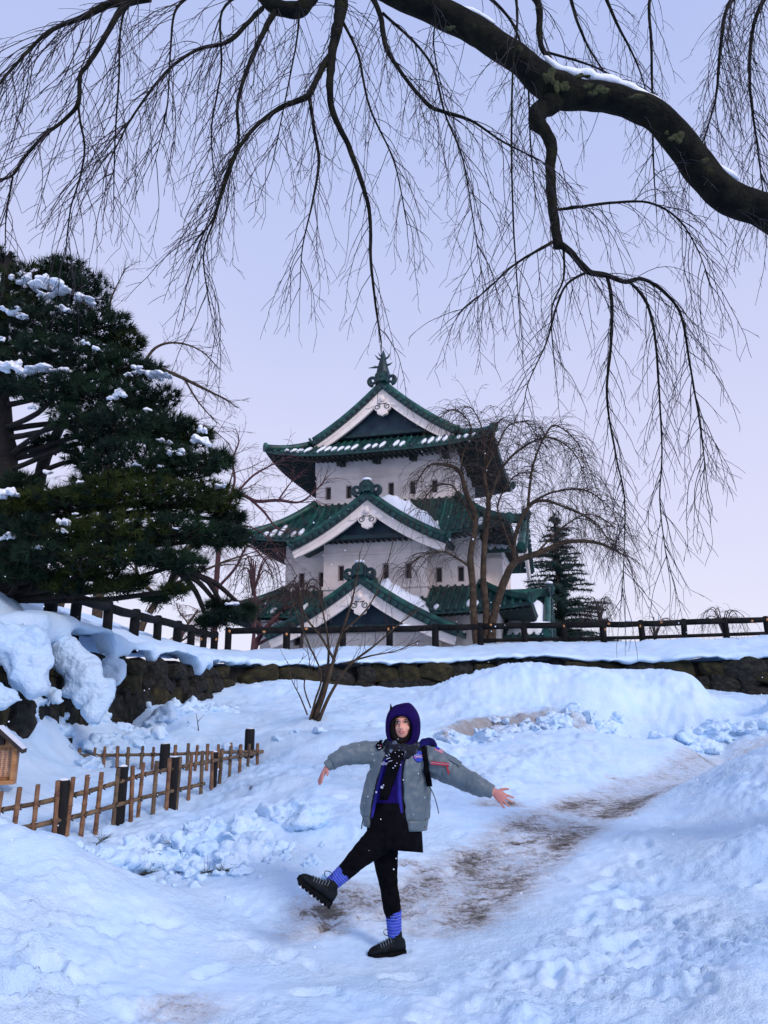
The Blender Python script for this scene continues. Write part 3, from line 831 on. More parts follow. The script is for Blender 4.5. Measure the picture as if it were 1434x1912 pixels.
# ---- hipped skirts of roof
def skirt(name, ix, iy, zt, ox, oy, ze, up, c=.30, sp=.37, rib=.085, snow=None, hide_ribs=None):
    H_ = zt - ze
    def pt(ai, ao, di, do, a_abs, u, t):
        return (lerp_(di, do, t), zt - H_ * ((1 + c) * t - c * t * t) + up * abs(u) ** 3.5 * t * t)
    top, sof = MB(), MB()
    NU, NT = 24, 6
    sides = [(FR, ix, ox, iy, oy), (RT, iy, oy, ix, ox), (LF, iy, oy, ix, ox), (BK, ix, ox, iy, oy)]
    for fr, ai, ao, di, do in sides:
        g, g2 = [], []
        for j in range(NT + 1):
            t = j / NT; r1, r2 = [], []
            for i in range(NU + 1):
                u = -1 + 2 * i / NU; a = u * lerp_(ai, ao, t); d, z = pt(ai, ao, di, do, a, u, t)
                r1.append(fr(a, d, z)); r2.append(fr(a, d, z - .16))
            g.append(r1); g2.append(r2)
        top.rings(g, closed=False, caps=False); top.rings([g[-1], g2[-1]], closed=False, caps=False)
        # soffit: from under the eave back to the wall, flatter than the roof
        s0 = [fr(p_, do - .02, 0) for p_ in ()]
        lo = []
        for j in range(4):
            t = 1 - j / 3 * .98; r = []
            for i in range(NU + 1):
                u = -1 + 2 * i / NU; tt = t; a = u * lerp_(ai, ao, tt); d, z = pt(ai, ao, di, do, a, u, 1)
                d = lerp_(di, do, tt); zz = z - .17 + (1 - tt) * .35
                r.append(fr(a * (.999), d - .03 * (j == 0), zz))
            lo.append(r)
        sof.rings(lo, closed=False, caps=False)
    roof = obj(name, top, M['copper'], CASTLE, smooth=False)
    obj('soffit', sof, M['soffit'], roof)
    # rafters under the eaves: too fine to tell apart
    mb = MB()
    for fr, ai, ao, di, do in sides[:3]:
        n = int(2 * ao / .28)
        for k in range(n + 1):
            a = -ao + .1 + (2 * ao - .2) * k / n; u = a / ao
            t0 = max(.02, (abs(a) - ai) / (ao - ai))
            d1, z1 = pt(ai, ao, di, do, a, u, 1)
            p0 = fr(a, lerp_(di, do, t0), z1 - .24 + (1 - t0) * .35); p1 = fr(a, d1 - .10, z1 - .24)
            if (p1 - p0).length > .15: mb.tube([p0, p1], .06, 4)
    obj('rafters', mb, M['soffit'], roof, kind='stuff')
    # a round rib of tile every hand's breadth
    for si, (fr, ai, ao, di, do) in enumerate(sides[:3]):
        n = int(2 * ao / sp)
        for k in range(n + 1):
            a = -ao + .12 + (2 * ao - .24) * k / n; t0 = max(0, (abs(a) - ai) / (ao - ai))
            if 1 - t0 < .06: continue
            path = []
            for j in range(6):
                t = t0 + (1.012 - t0) * j / 5; u = a / lerp_(ai, ao, t); d, z = pt(ai, ao, di, do, a, u, t); path.append(fr(a, d, z + .02))
            if hide_ribs and hide_ribs(si, a): continue
            mb = MB(); mb.tube(path, [rib] * 5 + [rib * 1.18], 6)
            obj('tile_rib', mb, M['copper'] if rgc.random() < .7 else M['copper_lt'], roof, smooth=True)
            if snow and k < n:
                pr = snow(si, (a + (2 * ao - .24) / n / 2) / ao)
                if rgc.random() < pr:
                    a2 = a + (2 * ao - .24) / n / 2 + rgc.uniform(-.02, .02); ta = max(t0 + .1, rgc.uniform(.32, .58) if zt > 11 else rgc.uniform(.5, .82)); tb = rgc.uniform(.86, 1.0)
                    if tb - ta < .15: continue
                    pth, rr = [], []
                    for j in range(5):
                        t = ta + (tb - ta) * j / 4; u = min(1, abs(a2 / lerp_(ai, ao, t))); d, z = pt(ai, ao, di, do, a2, u, t)
                        pth.append(fr(a2, d, z + .045)); rr.append(.115 * math.sin(math.pi * (.16 + .68 * j / 4)) + .02)
                    mb = MB(); mb.tube(pth, rr, 6); obj('snow_patch', mb, M['snow_cap'], roof, smooth=True)
    # hip ridges
    for sx_ in (-1, 1):
        for sy_ in (-1, 1):
            path, rad = [], []
            for j in range(9):
                t = j / 8 * 1.0; z = zt - H_ * ((1 + c) * t - c * t * t) + up * t * t
                path.append(Vector((sx_ * lerp_(ix, ox, t), sy_ * lerp_(iy, oy, t), z + .15))); rad.append(.19)
            h = MB(); h.tube(path, rad, 8)
            o = obj('hip_ridge', h, M['copper_lt'], roof, smooth=True)
            d_ = (path[-1] - path[-2]).normalized()
            e_ = MB(); e_.tube([path[-1] - d_ * .02, path[-1] + d_ * .10], [.27, .25], 12)
            e_.tube([path[-1] + d_ * .10, path[-1] + d_ * .14], [.15, .12], 10)
            obj('end_tile', e_, M['copper_lt'], o, smooth=False)
    return roof
def lerp_(a, b, t): return a + (b - a) * t

r3 = skirt('upper_roof', 3.75, 3.35, 11.85, 6.1, 5.4, 10.55, .46, c=.25, snow=lambda si, u: (.92 if si == 0 else .15))
r2 = skirt('middle_roof', 3.9, 3.4, 8.25, 6.75, 6.15, 5.82, .36, c=.30, snow=lambda si, u: (.55 if si == 0 and abs(u) > .45 else .12))
r1 = skirt('lower_roof', 5.1, 4.5, 3.42, 7.65, 7.1, 1.92, .34, c=.25, snow=lambda si, u: (.4 if si == 0 and u > .3 else .1))
# beams that carry the top eave
for x in (-2.35, -.35, 1.65, 3.4):
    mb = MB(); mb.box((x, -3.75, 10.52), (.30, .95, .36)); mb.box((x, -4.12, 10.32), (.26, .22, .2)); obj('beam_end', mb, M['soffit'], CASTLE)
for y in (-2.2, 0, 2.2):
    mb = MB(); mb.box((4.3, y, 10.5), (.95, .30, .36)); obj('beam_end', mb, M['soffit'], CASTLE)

# ---- gables
def gable(name, fr, w, za, ze, df, db, dtri, board=.52, c=.32, orn=1.0, snow=(), zbase=None, both_ends=False, snow_seed=0):
    H_ = za - ze
    prof = lambda s: za - H_ * ((1 + c) * s - c * s * s)
    NS = 14
    top = MB()
    outer = [(-w * (1 - i / NS), prof(1 - i / NS)) for i in range(NS)] + [(w * i / NS, prof(i / NS)) for i in range(NS + 1)]
    low = [(a, z - .16) for a, z in outer]
    g = []
    for d in (db, df):
        g.append([fr(a, d, z) for a, z in outer] + [fr(a, d, z) for a, z in reversed(low)])
    top.rings(g, closed=True, caps=False)
    for d in (db, df):
        m_ = len(outer)
        pts = [fr(a, d, z) for a, z in outer] + [fr(a, d, z) for a, z in low]
        top.add(pts, [(i, i + 1, m_ + i + 1, m_ + i) for i in range(m_ - 1)])
    roof = obj(name, top, M['copper'], CASTLE)
    # ribs down both slopes
    n = int((df - db) / .36)
    for k in range(n):
        d = db + .15 + (df - db - .55) * k / max(1, n - 1)
        for s_ in (-1, 1):
            mb = MB(); mb.tube([fr(s_ * w * t, d, prof(t) + .02) for t in (.05, .3, .55, .8, 1.01)], .08, 6)
            obj('tile_rib', mb, M['copper'], roof, smooth=True)
    ends = [(df, 1)] + ([(db, -1)] if both_ends else [])
    for de, sg in ends:
        for s_ in (-1, 1):
            ts = [i / 10 for i in range(11)]
            # round ridge along the verge
            mb = MB(); mb.tube([fr(s_ * w * t, de - sg * .14, prof(t) + .16) for t in ts], .17, 8)
            v = obj('verge_ridge', mb, M['copper_lt'], roof, smooth=True)
            a, b = fr(s_ * w * .99, de - sg * .14, prof(.99) + .16), fr(s_ * w * 1.02, de - sg * .14, prof(1.02) + .16)
            q = (b - a).normalized(); mb = MB(); mb.tube([b, b + q * .1], .23, 12); obj('end_tile', mb, M['copper_lt'], v)
            # dark band under it, with a row of round tile ends
            ol = [(s_ * w * t, prof(t) + .06) for t in ts]; il = [(s_ * w * t * .995, prof(t) - .24) for t in ts]
            mb = MB(); mb.prism(ol + il[::-1], de - sg * .16, de + sg * .04, fr); obj('verge_band', mb, M['copper_dk'], roof)
            nd = max(6, int(w * 1.1 / .31))
            for k in range(nd):
                t = (k + .6) / nd; cpt = fr(s_ * w * t, de + sg * .02, prof(t) - .10); nv = fr(0, sg, 0) - fr(0, 0, 0)
                mb = MB(); mb.tube([cpt, cpt + nv * .09, cpt + nv * .11], [.125, .12, .07], 10); obj('verge_tile', mb, M['copper'], roof)
            # white bargeboard with a raised inner edge
            t1 = .985; ts2 = [t1 * i / 10 for i in range(11)]
            o1 = [(s_ * w * t, prof(t) - .25) for t in ts2]; o2 = [(s_ * w * t * (.97 + .01 * t), prof(t) - .25 - board * (1.25 - .45 * t) - (.10 if t < .01 else 0)) for t in ts2]
            mb = MB(); mb.prism(o1 + o2[::-1], de - sg * .30, de - sg * .14, fr); bb = obj('bargeboard', mb, M['white_wood'], roof)
            o3 = [(x_, z_ - .002) for x_, z_ in o1]; o4 = [(x_, z_ - board * .42) for x_, z_ in o1]
            mb = MB(); mb.prism(o3 + o4[::-1], de - sg * .139, de - sg * .10, fr); obj('edge_board', mb, M['white_wood'], bb)
        # dark infill triangle
        zb = ze + .1 if zbase is None else zbase
        tri = [(-w * .9, zb)] + [(-w * t, max(zb, prof(t) - .45)) for t in [.9 - .9 * i / 8 for i in range(8)]] + [(0, prof(0) - .5)] + [(w * t, max(zb, prof(t) - .45)) for t in [.9 * i / 8 for i in range(1, 9)]] + [(w * .9, zb)]
        mb = MB(); mb.prism(tri, (dtri - .1) * (1 if sg > 0 else 1) if sg > 0 else -dtri, dtri if sg > 0 else -dtri + .1, fr); tr = obj('gable_infill', mb, M['navy'], roof)
        dd = dtri if sg > 0 else -dtri
        mb = MB(); mb.prism([(-w * .72, zb + .02), (w * .72, zb + .02), (w * .72, zb + .22), (-w * .72, zb + .22)], dd, dd + sg * .12, fr); obj('sill_beam', mb, M['copper_dk'], tr)
        # white pendant under the apex
        k = orn; zt = prof(0) - .30 - board * 1.15
        ang = [2 * math.pi * i / 20 for i in range(20)]
        def disc(cx, cz, r, d0, d1, mb):
            mb.prism([(cx + r * math.cos(q), cz + r * math.sin(q)) for q in ang], d0, d1, fr)
        d0, d1 = de - sg * .28, de - sg * .06
        mb = MB(); disc(0, zt - .52 * k, .30 * k, d0, d1, mb); disc(-.25 * k, zt - .42 * k, .20 * k, d0, d1 - sg * .004, mb); disc(.25 * k, zt - .42 * k, .20 * k, d0, d1 - sg * .006, mb)
        disc(-.15 * k, zt - .70 * k, .13 * k, d0, d1 - sg * .01, mb); disc(.15 * k, zt - .70 * k, .13 * k, d0, d1 - sg * .012, mb); disc(0, zt - .76 * k, .13 * k, d0, d1 - sg * .014, mb)
        mb.prism([(-.95 * k, zt - .40 * k), (-.7 * k, zt - .42 * k), (-.45 * k, zt - .30 * k), (.45 * k, zt - .30 * k), (.7 * k, zt - .42 * k), (.95 * k, zt - .40 * k), (.4 * k, zt + .12 * k), (0, zt + .34 * k), (-.4 * k, zt + .12 * k)], d0 + sg * .02, d1 - sg * .03, fr)
        pd = obj('gable_pendant', mb, M['white_wood'], roof)
        mb = MB(); mb.tube([fr(0, d1, zt + .0), fr(0, d1 + sg * .06, zt), fr(0, d1 + sg * .12, zt)], [.17 * k, .15 * k, .07 * k], 12); obj('boss', mb, M['white_wood'], pd, smooth=True)
        for s_ in (-1, 1):
            pth = []
            for i in range(15):
                q = i / 14; r = (.17 - .115 * q) * k; an = math.pi * (.55 + 2.6 * q)
                pth.append(fr(s_ * (.27 * k - r * math.cos(an) * -1 * 1.0 if False else .27 * k + r * math.cos(an)), d1 + sg * .012, zt - .40 * k + r * math.sin(an)))
            pth = [fr(s_ * .02 * k, d1 + sg * .012, zt - .26 * k)] + pth
            mb = MB(); mb.tube(pth, .022 * k, 5); obj('scroll_line', mb, M['copper_dk'], pd)
        # ridge-end ornament with two scrolls
        zr = prof(0) + .20; k = orn * .84
        mb = MB()
        ol = [(-.42, -.25), (-.46, .15), (-.40, .42), (-.24, .55), (-.12, .66), (.12, .66), (.24, .55), (.40, .42), (.46, .15), (.42, -.25), (.2, -.05), (-.2, -.05)]
        mb.prism([(a_ * k, zr + b_ * k) for a_, b_ in ol], de - sg * .22, de + sg * .12, fr)
        on = obj('ridge_ornament', mb, M['copper_dk'], roof)
        mb = MB(); mb.prism([(a_ * .62 * k, zr + (.10 + b_ * .72) * k) for a_, b_ in ol[:10]], de + sg * .121, de + sg * .2, fr); mb.tube([fr(0, de + sg * .2, zr + .28 * k), fr(0, de + sg * .27, zr + .28 * k)], [.17 * k, .10 * k], 10); obj('crest', mb, M['copper'], on)
        for s_ in (-1, 1):
            pth, rad = [], []
            for i in range(20):
                q = i / 19; r = (.30 - .20 * q) * k; an = math.pi * (1.5 - 2.7 * q)
                pth.append(fr(s_ * (.60 * k - r * math.cos(an)), de - sg * .02, zr + .02 * k + r * math.sin(an))); rad.append((.125 - .05 * q) * k)
            mb = MB(); mb.tube(pth, rad, 7); obj('scroll', mb, M['copper_dk'], on, smooth=True)
        if not both_ends:
            mb = MB(); mb.ell(fr(0, de - .05, zr + .68 * k), (.30 * k, .22, .10), 10, 6); obj('snow_cap', mb, M['snow_cap'], on, smooth=True)
    # ridge
    mb = MB(); mb.prism([(-.24, za - .05), (.24, za - .05), (.20, za + .30), (.12, za + .42), (-.12, za + .42), (-.20, za + .30)], db + .01, df - .05, fr)
    obj('ridge', mb, M['copper_lt'], roof)
    # snow lying on the slopes
    for (s_, t0, t1, d0, d1, th) in snow:
        mb = MB(); g, b_ = [], []; NT, ND = 14, 8
        for i in range(NT + 1):
            r1_, r2_ = [], []
            for j in range(ND + 1):
                ed = j / ND
                e0 = d0 + .25 * mnoise.noise(Vector((i * .55, snow_seed, 1))); e1 = d1 + .10 * mnoise.noise(Vector((i * .6, snow_seed, 9)))
                d = lerp_(e0, e1, ed)
                tt0 = t0 + .05 * mnoise.noise(Vector((j * .7, snow_seed, 4))); tt1 = t1 + .09 * mnoise.noise(Vector((j * .8, snow_seed, 7)))
                t = lerp_(tt0, tt1, i / NT); edge = min(1, 4 * min(i / NT, 1 - i / NT) + .0) ** .5 * min(1, 5 * min(ed, 1 - ed)) ** .5
                h = .05 + th * edge * (1 + .35 * mnoise.noise(Vector((i * .5, j * .5, snow_seed))))
                r1_.append(fr(s_ * w * t, d, prof(t) + h)); r2_.append(fr(s_ * w * t, d, prof(t) + .02))
            g.append(r1_); b_.append(r2_)
        mb.rings(g, closed=False, caps=False)
        mb.rings([g[0], b_[0]], closed=False, caps=False); mb.rings([g[-1], b_[-1]], closed=False, caps=False)
        mb.rings([[r[0] for r in g], [r[0] for r in b_]], closed=False, caps=False); mb.rings([[r[-1] for r in g], [r[-1] for r in b_]], closed=False, caps=False)
        obj('snow_cover', mb, M['snow_cap'], roof, smooth=True)
    return roof

gt = gable('gable_roof', FR, 3.95, 14.75, 11.72, 4.05, -4.05, 3.45, board=.50, orn=1.05, both_ends=True, zbase=11.95, c=.28, snow=((-1, .80, .99, 3.3, 3.75, .10), (1, .80, 1.0, 3.2, 3.75, .10)), snow_seed=1)
g2 = gable('gable_roof', FR, 3.85, 7.70, 5.32, 7.0, 3.3, 6.3, board=.46, orn=.98, zbase=5.62, c=.36,
           snow=((-1, .12, .95, 5.0, 6.8, .48), (1, .10, .92, 4.2, 6.8, 1.0), (1, .80, 1.0, 6.3, 6.85, .22)), snow_seed=2)
g1 = gable('gable_roof', FR, 4.45, 3.42, .92, 8.1, 4.4, 7.3, board=.46, orn=.98, zbase=1.15, c=.36,
           snow=((-1, .12, .8, 6.2, 7.9, .38), (1, .14, .72, 5.7, 7.9, .75), (1, .78, .98, 7.3, 7.95, .2)), snow_seed=3)
g2r = gable('gable_roof', RT, 3.4, 7.55, 5.35, 7.2, 3.8, 6.75, board=.46, orn=.9, zbase=5.62, c=.36, snow=((-1, .15, .98, 5.2, 6.9, .5),), snow_seed=4)
g1r = gable('gable_roof', RT, 3.9, 3.35, 1.0, 8.25, 5.0, 7.75, board=.46, orn=.9, zbase=1.15, c=.36, snow=((-1, .15, .98, 6.2, 7.95, .5),), snow_seed=5)

# ---- dolphin-fish finials on the main ridge
def finial(d):
    s = 1 if d > 0 else -1
    mb = MB()
    z0 = 15.15
    path = [(0, 0, 0), (0, .05, .25), (0, .10, .55), (0, .06, .85), (0, -.02, 1.15), (0, -.06, 1.45), (0, -.04, 1.75)]
    rad = [.36, .40, .32, .25, .17, .12, .015]
    P = [FR(x, d - s * (.25 - y), z0 + z) for x, y, z in path]
    mb.tube(catmull(P, 3), np.interp(np.linspace(0, 6, 19), range(7), rad).tolist(), 8)
    o = obj('fish_finial', mb, M['copper_dk'], CASTLE, smooth=True)
    for (x, z, dx, dz, r) in [(-.12, 1.1, -.34, .38, .07), (.12, 1.1, .34, .40, .07), (-.22, .72, -.62, .0, .07), (.22, .75, .34, .16, .07), (-.2, .62, -.3, .22, .06), (-.1, 1.3, -.16, .3, .05)]:
        f_ = MB(); a = FR(x * .5, d - s * .2, z0 + z); b = FR(x + dx * .5, d - s * .2, z0 + z + dz * .35); c_ = FR(x + dx, d - s * .2, z0 + z + dz)
        f_.tube([a, b, c_], [r, r * .8, .01], 5); obj('fin', f_, M['copper_dk'], o)
finial(4.05); finial(-4.05)
# ------------------------------------------------------------------ charred log fence along the terrace
def log_fence(label, pts, step, rail_h, rail_r, post_r, low_from=None, seed=0, first_cap=True):
    rg = random.Random(seed)
    line = resample(pts, step)
    root = thing('log_fence', label, 'fence', line[0], group=None)
    tops = []
    for i, p in enumerate(line):
        z = p.z
        p = Vector((p.x, p.y, z)); t = p + Vector((rg.uniform(-.02, .02), 0, rail_h))
        mb = MB(); r = post_r * rg.uniform(.92, 1.1)
        mb.tube([p - Vector((0, 0, .5)), p + Vector((0, 0, .2)), t + Vector((0, 0, .04)), t + Vector((0, 0, .12)), t + Vector((0, 0, .15))], [r, r * .98, r, r * .92, r * .6], 9)
        child_of(obj('post', mb, M['log'], smooth=True), root)
        if rg.random() < .55:
            a = rg.uniform(-.6, .6); mb = MB(); q = t + Vector((math.sin(a), -math.cos(a), 0)) * r * .93 + Vector((0, 0, -rg.uniform(.0, .25)))
            mb.ell(q, (.045, .03, .06), 7, 5, jit=.5, seed=i); child_of(obj('bare_spot', mb, M['log_cut']), root)
        tops.append(t)
    for i, (a, b) in enumerate(zip(tops[:-1], tops[1:])):
        mid = a.lerp(b, .5) + Vector((0, 0, rg.uniform(-.03, .02)))
        mb = MB(); mb.tube([a - (b - a) * .03, mid, b + (b - a) * .015], [rail_r * rg.uniform(.92, 1.05), rail_r, rail_r * rg.uniform(.9, 1.05)], 9); child_of(obj('rail', mb, M['log'], smooth=True), root)
        if rg.random() < .5:
            mb = MB(); s, e_ = sorted((rg.random(), rg.random()))
            if e_ - s > .2:
                mb.tube([a.lerp(b, s) + Vector((0, 0, rail_r * .88)), a.lerp(b, (s + e_) / 2) + Vector((0, 0, rail_r * .95)), a.lerp(b, e_) + Vector((0, 0, rail_r * .88))], [.02, .045, .02], 6)
                child_of(obj('snow_cap', mb, M['snow_cap'], smooth=True), root)
        if rg.random() < .45:
            q = a.lerp(b, rg.random()) + Vector((0, -rail_r * .9, rg.uniform(-.05, .05))); mb = MB(); mb.ell(q, (.06, .04, .05), 7, 5, jit=.5, seed=i); child_of(obj('bare_spot', mb, M['log_cut']), root)
        if low_from is not None and i >= low_from:
            lo = Vector((0, 0, -rail_h + .10)); mb = MB(); mb.tube([a + lo, b + lo], rail_r * .6, 7); child_of(obj('lower_rail', mb, M['log'], smooth=True), root)
    return root
log_fence('charred log fence descending along the snowy slope below the pine', FENCE[1:6], 1.55, .50, .115, .125, seed=4)
log_fence('long charred log fence crossing level in front of the castle', [FENCE[5] + Vector((.5, .02, 0))] + FENCE[6:], 1.78, .66, .125, .13, low_from=5, seed=9)

# ------------------------------------------------------------------ bamboo lattice fences by the path
def bamboo_pole(mb, a, b, r, rg, sides=8, node=.26):
    L_ = (b - a).length; d = (b - a) / L_; path, rad = [], []; s = 0; nxt = rg.uniform(.05, node)
    path.append(a); rad.append(r)
    while nxt < L_ - .03:
        for o, k in ((-.012, 1.0), (-.004, 1.16), (.006, 1.16), (.014, .98)):
            path.append(a + d * (nxt + o)); rad.append(r * k)
        nxt += node * rg.uniform(.8, 1.2)
    path.append(b); rad.append(r * .97)
    mb.tube(path, rad, sides)

def bamboo_fence(label, stakes, rails, posts, seed, sr=.027, rr=.026):
    rg = random.Random(seed)
    p0 = W(*stakes[0][:2], stakes[0][3]); p0.z = gz(p0.x, p0.y)
    root = thing('bamboo_fence', label, 'bamboo fence', p0)
    bases = []
    for (px, ptop, pbot, D) in stakes:
        t = W(px, ptop, D); b = W(px, pbot, D + .0); b = Vector((t.x + rg.uniform(-.03, .03), t.y, min(b.z, gz(t.x, t.y)) - .12))
        mb = MB(); bamboo_pole(mb, b, t, sr * rg.uniform(.9, 1.12), rg)
        st = child_of(obj('stake', mb, M['bamboo'] if rg.random() < .68 else M['bamboo2'], smooth=False), root); bases.append(t)
        mb = MB(); mb.tube([t - Vector((0, 0, .004)), t + Vector((0, 0, .003))], sr * .6, 8); child_of(obj('hollow_end', mb, M['cord']), root)
    for pts in rails:
        P = [W(*a) for a in pts]; mb = MB(); mb.v = mb.v
        pr = random.Random(seed + 5)
        for a, b in zip(P[:-1], P[1:]):
            d = (b - a).normalized(); m_ = MB(); bamboo_pole(m_, a - d * .05, b + d * .05, rr * pr.uniform(.92, 1.1), pr, node=.30); child_of(obj('rail', m_, M['bamboo2']), root)
        # cord knots where stakes cross
        for t in bases:
            for a, b in zip(P[:-1], P[1:]):
                if min(a.x, b.x) - .01 <= t.x <= max(a.x, b.x) + .01:
                    k = (t.x - a.x) / (b.x - a.x + 1e-9); q = a.lerp(b, k)
                    m_ = MB(); ax = (b - a).normalized()
                    for s_ in (-1, 1):
                        m_.tube([q + Vector((s_ * .034, -.034, .032)), q + Vector((0, -.052, 0)), q + Vector((-s_ * .034, -.034, -.032))], .0075, 5)
                    child_of(obj('cord_knot', m_, M['cord'], kind='stuff'), root); break
    for (px, ptop, D, r) in posts:
        t = W(px, ptop, D); b = Vector((t.x, t.y, gz(t.x, t.y) - .25)); mb = MB()
        mb.tube([b, t - Vector((0, 0, .03)), t], [r * 1.03, r, r * .9], 10); child_of(obj('post', mb, M['post'], smooth=False), root)
        mb = MB(); mb.ell(t + Vector((0, 0, .005)), (r * .8, r * .7, .016), 9, 5, jit=.6, seed=int(px)); child_of(obj('snow_cap', mb, M['snow_cap'], smooth=True), root)

# near fence (photo x, top, bottom, distance); runs away to the right
nx = [(3, 1478, 1545, 8.15), (37, 1470, 1545, 8.30), (71, 1465, 1552, 8.45), (108, 1458, 1562, 8.65), (137, 1451, 1567, 8.80), (164, 1447, 1563, 8.98), (190, 1442, 1540, 9.2),
      (221, 1434, 1525, 9.5), (248, 1430, 1525, 9.75), (268, 1424, 1515, 10.0), (293, 1421, 1517, 10.25), (317, 1415, 1513, 10.55), (337, 1413, 1502, 10.8), (358, 1407, 1498, 11.1), (378, 1402, 1476, 11.4),
      (396, 1403, 1449, 11.7), (415, 1398, 1440, 12.0), (432, 1392, 1434, 12.3), (450, 1390, 1430, 12.55), (466, 1389, 1424, 12.8), (481, 1388, 1420, 13.0)]
bamboo_fence('nearer bamboo lattice fence running from the left edge up beside the path', nx,
             [[(-20, 1516, 8.05 + .06), (71, 1500, 8.51), (164, 1478, 9.04), (268, 1446, 10.06), (378, 1424, 11.46), (487, 1405, 13.1)],
              [(-20, 1554, 8.11), (71, 1541, 8.51), (164, 1519, 9.04), (268, 1489, 10.06), (378, 1464, 11.46)]],
             [(119, 1457, 8.78, .075), (230, 1431, 9.7, .07), (325, 1414, 10.75, .07), (401, 1404, 11.9, .055)], 31)
bx_ = [(149, 1397, 1425, 12.6), (178, 1396, 1438, 12.65), (196, 1394, 1436, 12.7), (220, 1393, 1434, 12.75), (240, 1395, 1434, 12.8), (267, 1393, 1434, 12.85), (287, 1395, 1430, 12.9), (328, 1391, 1430, 12.95),
       (352, 1388, 1440, 13.0), (369, 1391, 1445, 13.05), (388, 1389, 1430, 13.1), (408, 1390, 1425, 13.15), (432, 1387, 1425, 13.2), (449, 1391, 1425, 13.25)]
bamboo_fence('farther bamboo fence half buried in snow below the stone wall', bx_,
             [[(130, 1411, 12.6), (220, 1410, 12.8), (328, 1408, 13.0), (408, 1405, 13.2), (487, 1403, 13.3)]],
             [(127, 1378, 12.5, .075), (309, 1389, 12.95, .085), (467, 1361, 13.35, .085)], 44)

# ------------------------------------------------------------------ little roofed notice board at the left edge
def notice():
    D = 9.6; k = mpp(1410, D); c = W(-9, 1456, D); c.z -= 0
    root = thing('notice_board', 'small roofed wooden notice board with dark vertical writing at left edge', 'sign', (c.x, c.y, gz(c.x, c.y)), R(14))
    g0 = gz(c.x, c.y); z0 = c.z - g0; hw = 35 * k; ht = 56 * k; hp = 86 * k
    fr = lambda x, d, z: Vector((x, -d, z))
    mb = MB(); mb.prism([(-hw, z0), (hw, z0), (hw, z0 + ht), (0, z0 + hp - .03), (-hw, z0 + ht)], -.06, -.02, fr); obj('back_panel', mb, M['sign_wood'], root)
    for s in (-1, 1):
        mb = MB(); mb.prism([(s * hw, z0), (s * (hw - .05), z0), (s * (hw - .05), z0 + ht), (s * hw, z0 + ht)], -.019, .10, fr); obj('side_board', mb, M['sign_wood'], root)
        mb = MB(); a, b = (s * 0, z0 + hp), (s * (hw + .07), z0 + ht - .06)
        mb.prism([a, b, (b[0], b[1] + .05), (a[0], a[1] + .055)], -.10, .17, fr); rf = obj('roof_board', mb, M['sign_roof'], root)
        mb = MB(); mb.prism([(a[0], a[1] + .056), (b[0], b[1] + .051), (b[0], b[1] + .058), (a[0], a[1] + .075)], -.09, .155, fr); obj('snow_cap', mb, M['snow_cap'], rf)
    mb = MB(); mb.prism([(-hw, z0 - .05), (hw, z0 - .05), (hw, z0 - .002), (-hw, z0 - .002)], -.06, .12, fr); obj('sill_board', mb, M['sign_wood'], root)
    mb = MB(); mb.prism([(-.06, z0 + hp - .16), (.06, z0 + hp - .16), (.06, z0 + hp - .02), (-.06, z0 + hp - .02)], -.019, .06, fr); obj('ridge_block', mb, M['sign_roof'], root)
    mb = MB(); mb.prism([(-.32, -.4), (-.2, -.4), (-.2, z0), (-.32, z0)], -.14, -.062, fr); obj('post', mb, M['sign_roof'], root)
    mb = MB(); mb.prism([(-hw + .055, z0 + .03), (hw - .055, z0 + .03), (hw - .055, z0 + ht - .02), (-hw + .055, z0 + ht - .02)], -.0195, -.008, fr)
    pl = obj('text_panel', mb, sign_print(), root)
def sign_print():
    """rows of small brush marks, as worn print on pale wood"""
    m = mat('printed_panel', (.46, .26, .15), (.56, .34, .21), 3.0, .6, stretch=(1, 1, 5))
    t = m.node_tree; N = t.nodes; l = t.links.new; b = N['Principled BSDF']; src = b.inputs['Base Color'].links[0].from_socket
    co = N.new('ShaderNodeTexCoord'); sp = N.new('ShaderNodeSeparateXYZ'); l(co.outputs['Object'], sp.inputs[0])
    def mth(op, a, b_=0.0, c_=0.0):
        n = N.new('ShaderNodeMath'); n.operation = op
        for i, s in enumerate((a, b_, c_)):
            if isinstance(s, (int, float)): n.inputs[i].default_value = s
            else: l(s, n.inputs[i])
        return n.outputs[0]
    col = mth('LESS_THAN', mth('ABSOLUTE', mth('SUBTRACT', mth('FRACT', mth('MULTIPLY', sp.outputs['X'], 19)), .5)), .30)
    rw = mth('LESS_THAN', mth('ABSOLUTE', mth('SUBTRACT', mth('FRACT', mth('MULTIPLY', sp.outputs['Z'], 44)), .5)), .36)
    nz = N.new('ShaderNodeTexNoise'); nz.inputs['Scale'].default_value = 130; nz.inputs['Detail'].default_value = 1; l(co.outputs['Object'], nz.inputs['Vector'])
    n2 = N.new('ShaderNodeTexNoise'); n2.inputs['Scale'].default_value = 9; l(co.outputs['Object'], n2.inputs['Vector'])
    k = mth('MULTIPLY', mth('MULTIPLY', col, rw), mth('MULTIPLY', mth('GREATER_THAN', nz.outputs['Fac'], .47), mth('GREATER_THAN', n2.outputs['Fac'], .43)))
    mx_ = N.new('ShaderNodeMix'); mx_.data_type = 'RGBA'; l(k, mx_.inputs[0]); l(src, mx_.inputs[6]); mx_.inputs[7].default_value = (.03, .02, .025, 1); l(mx_.outputs[2], b.inputs['Base Color'])
    return m
notice()
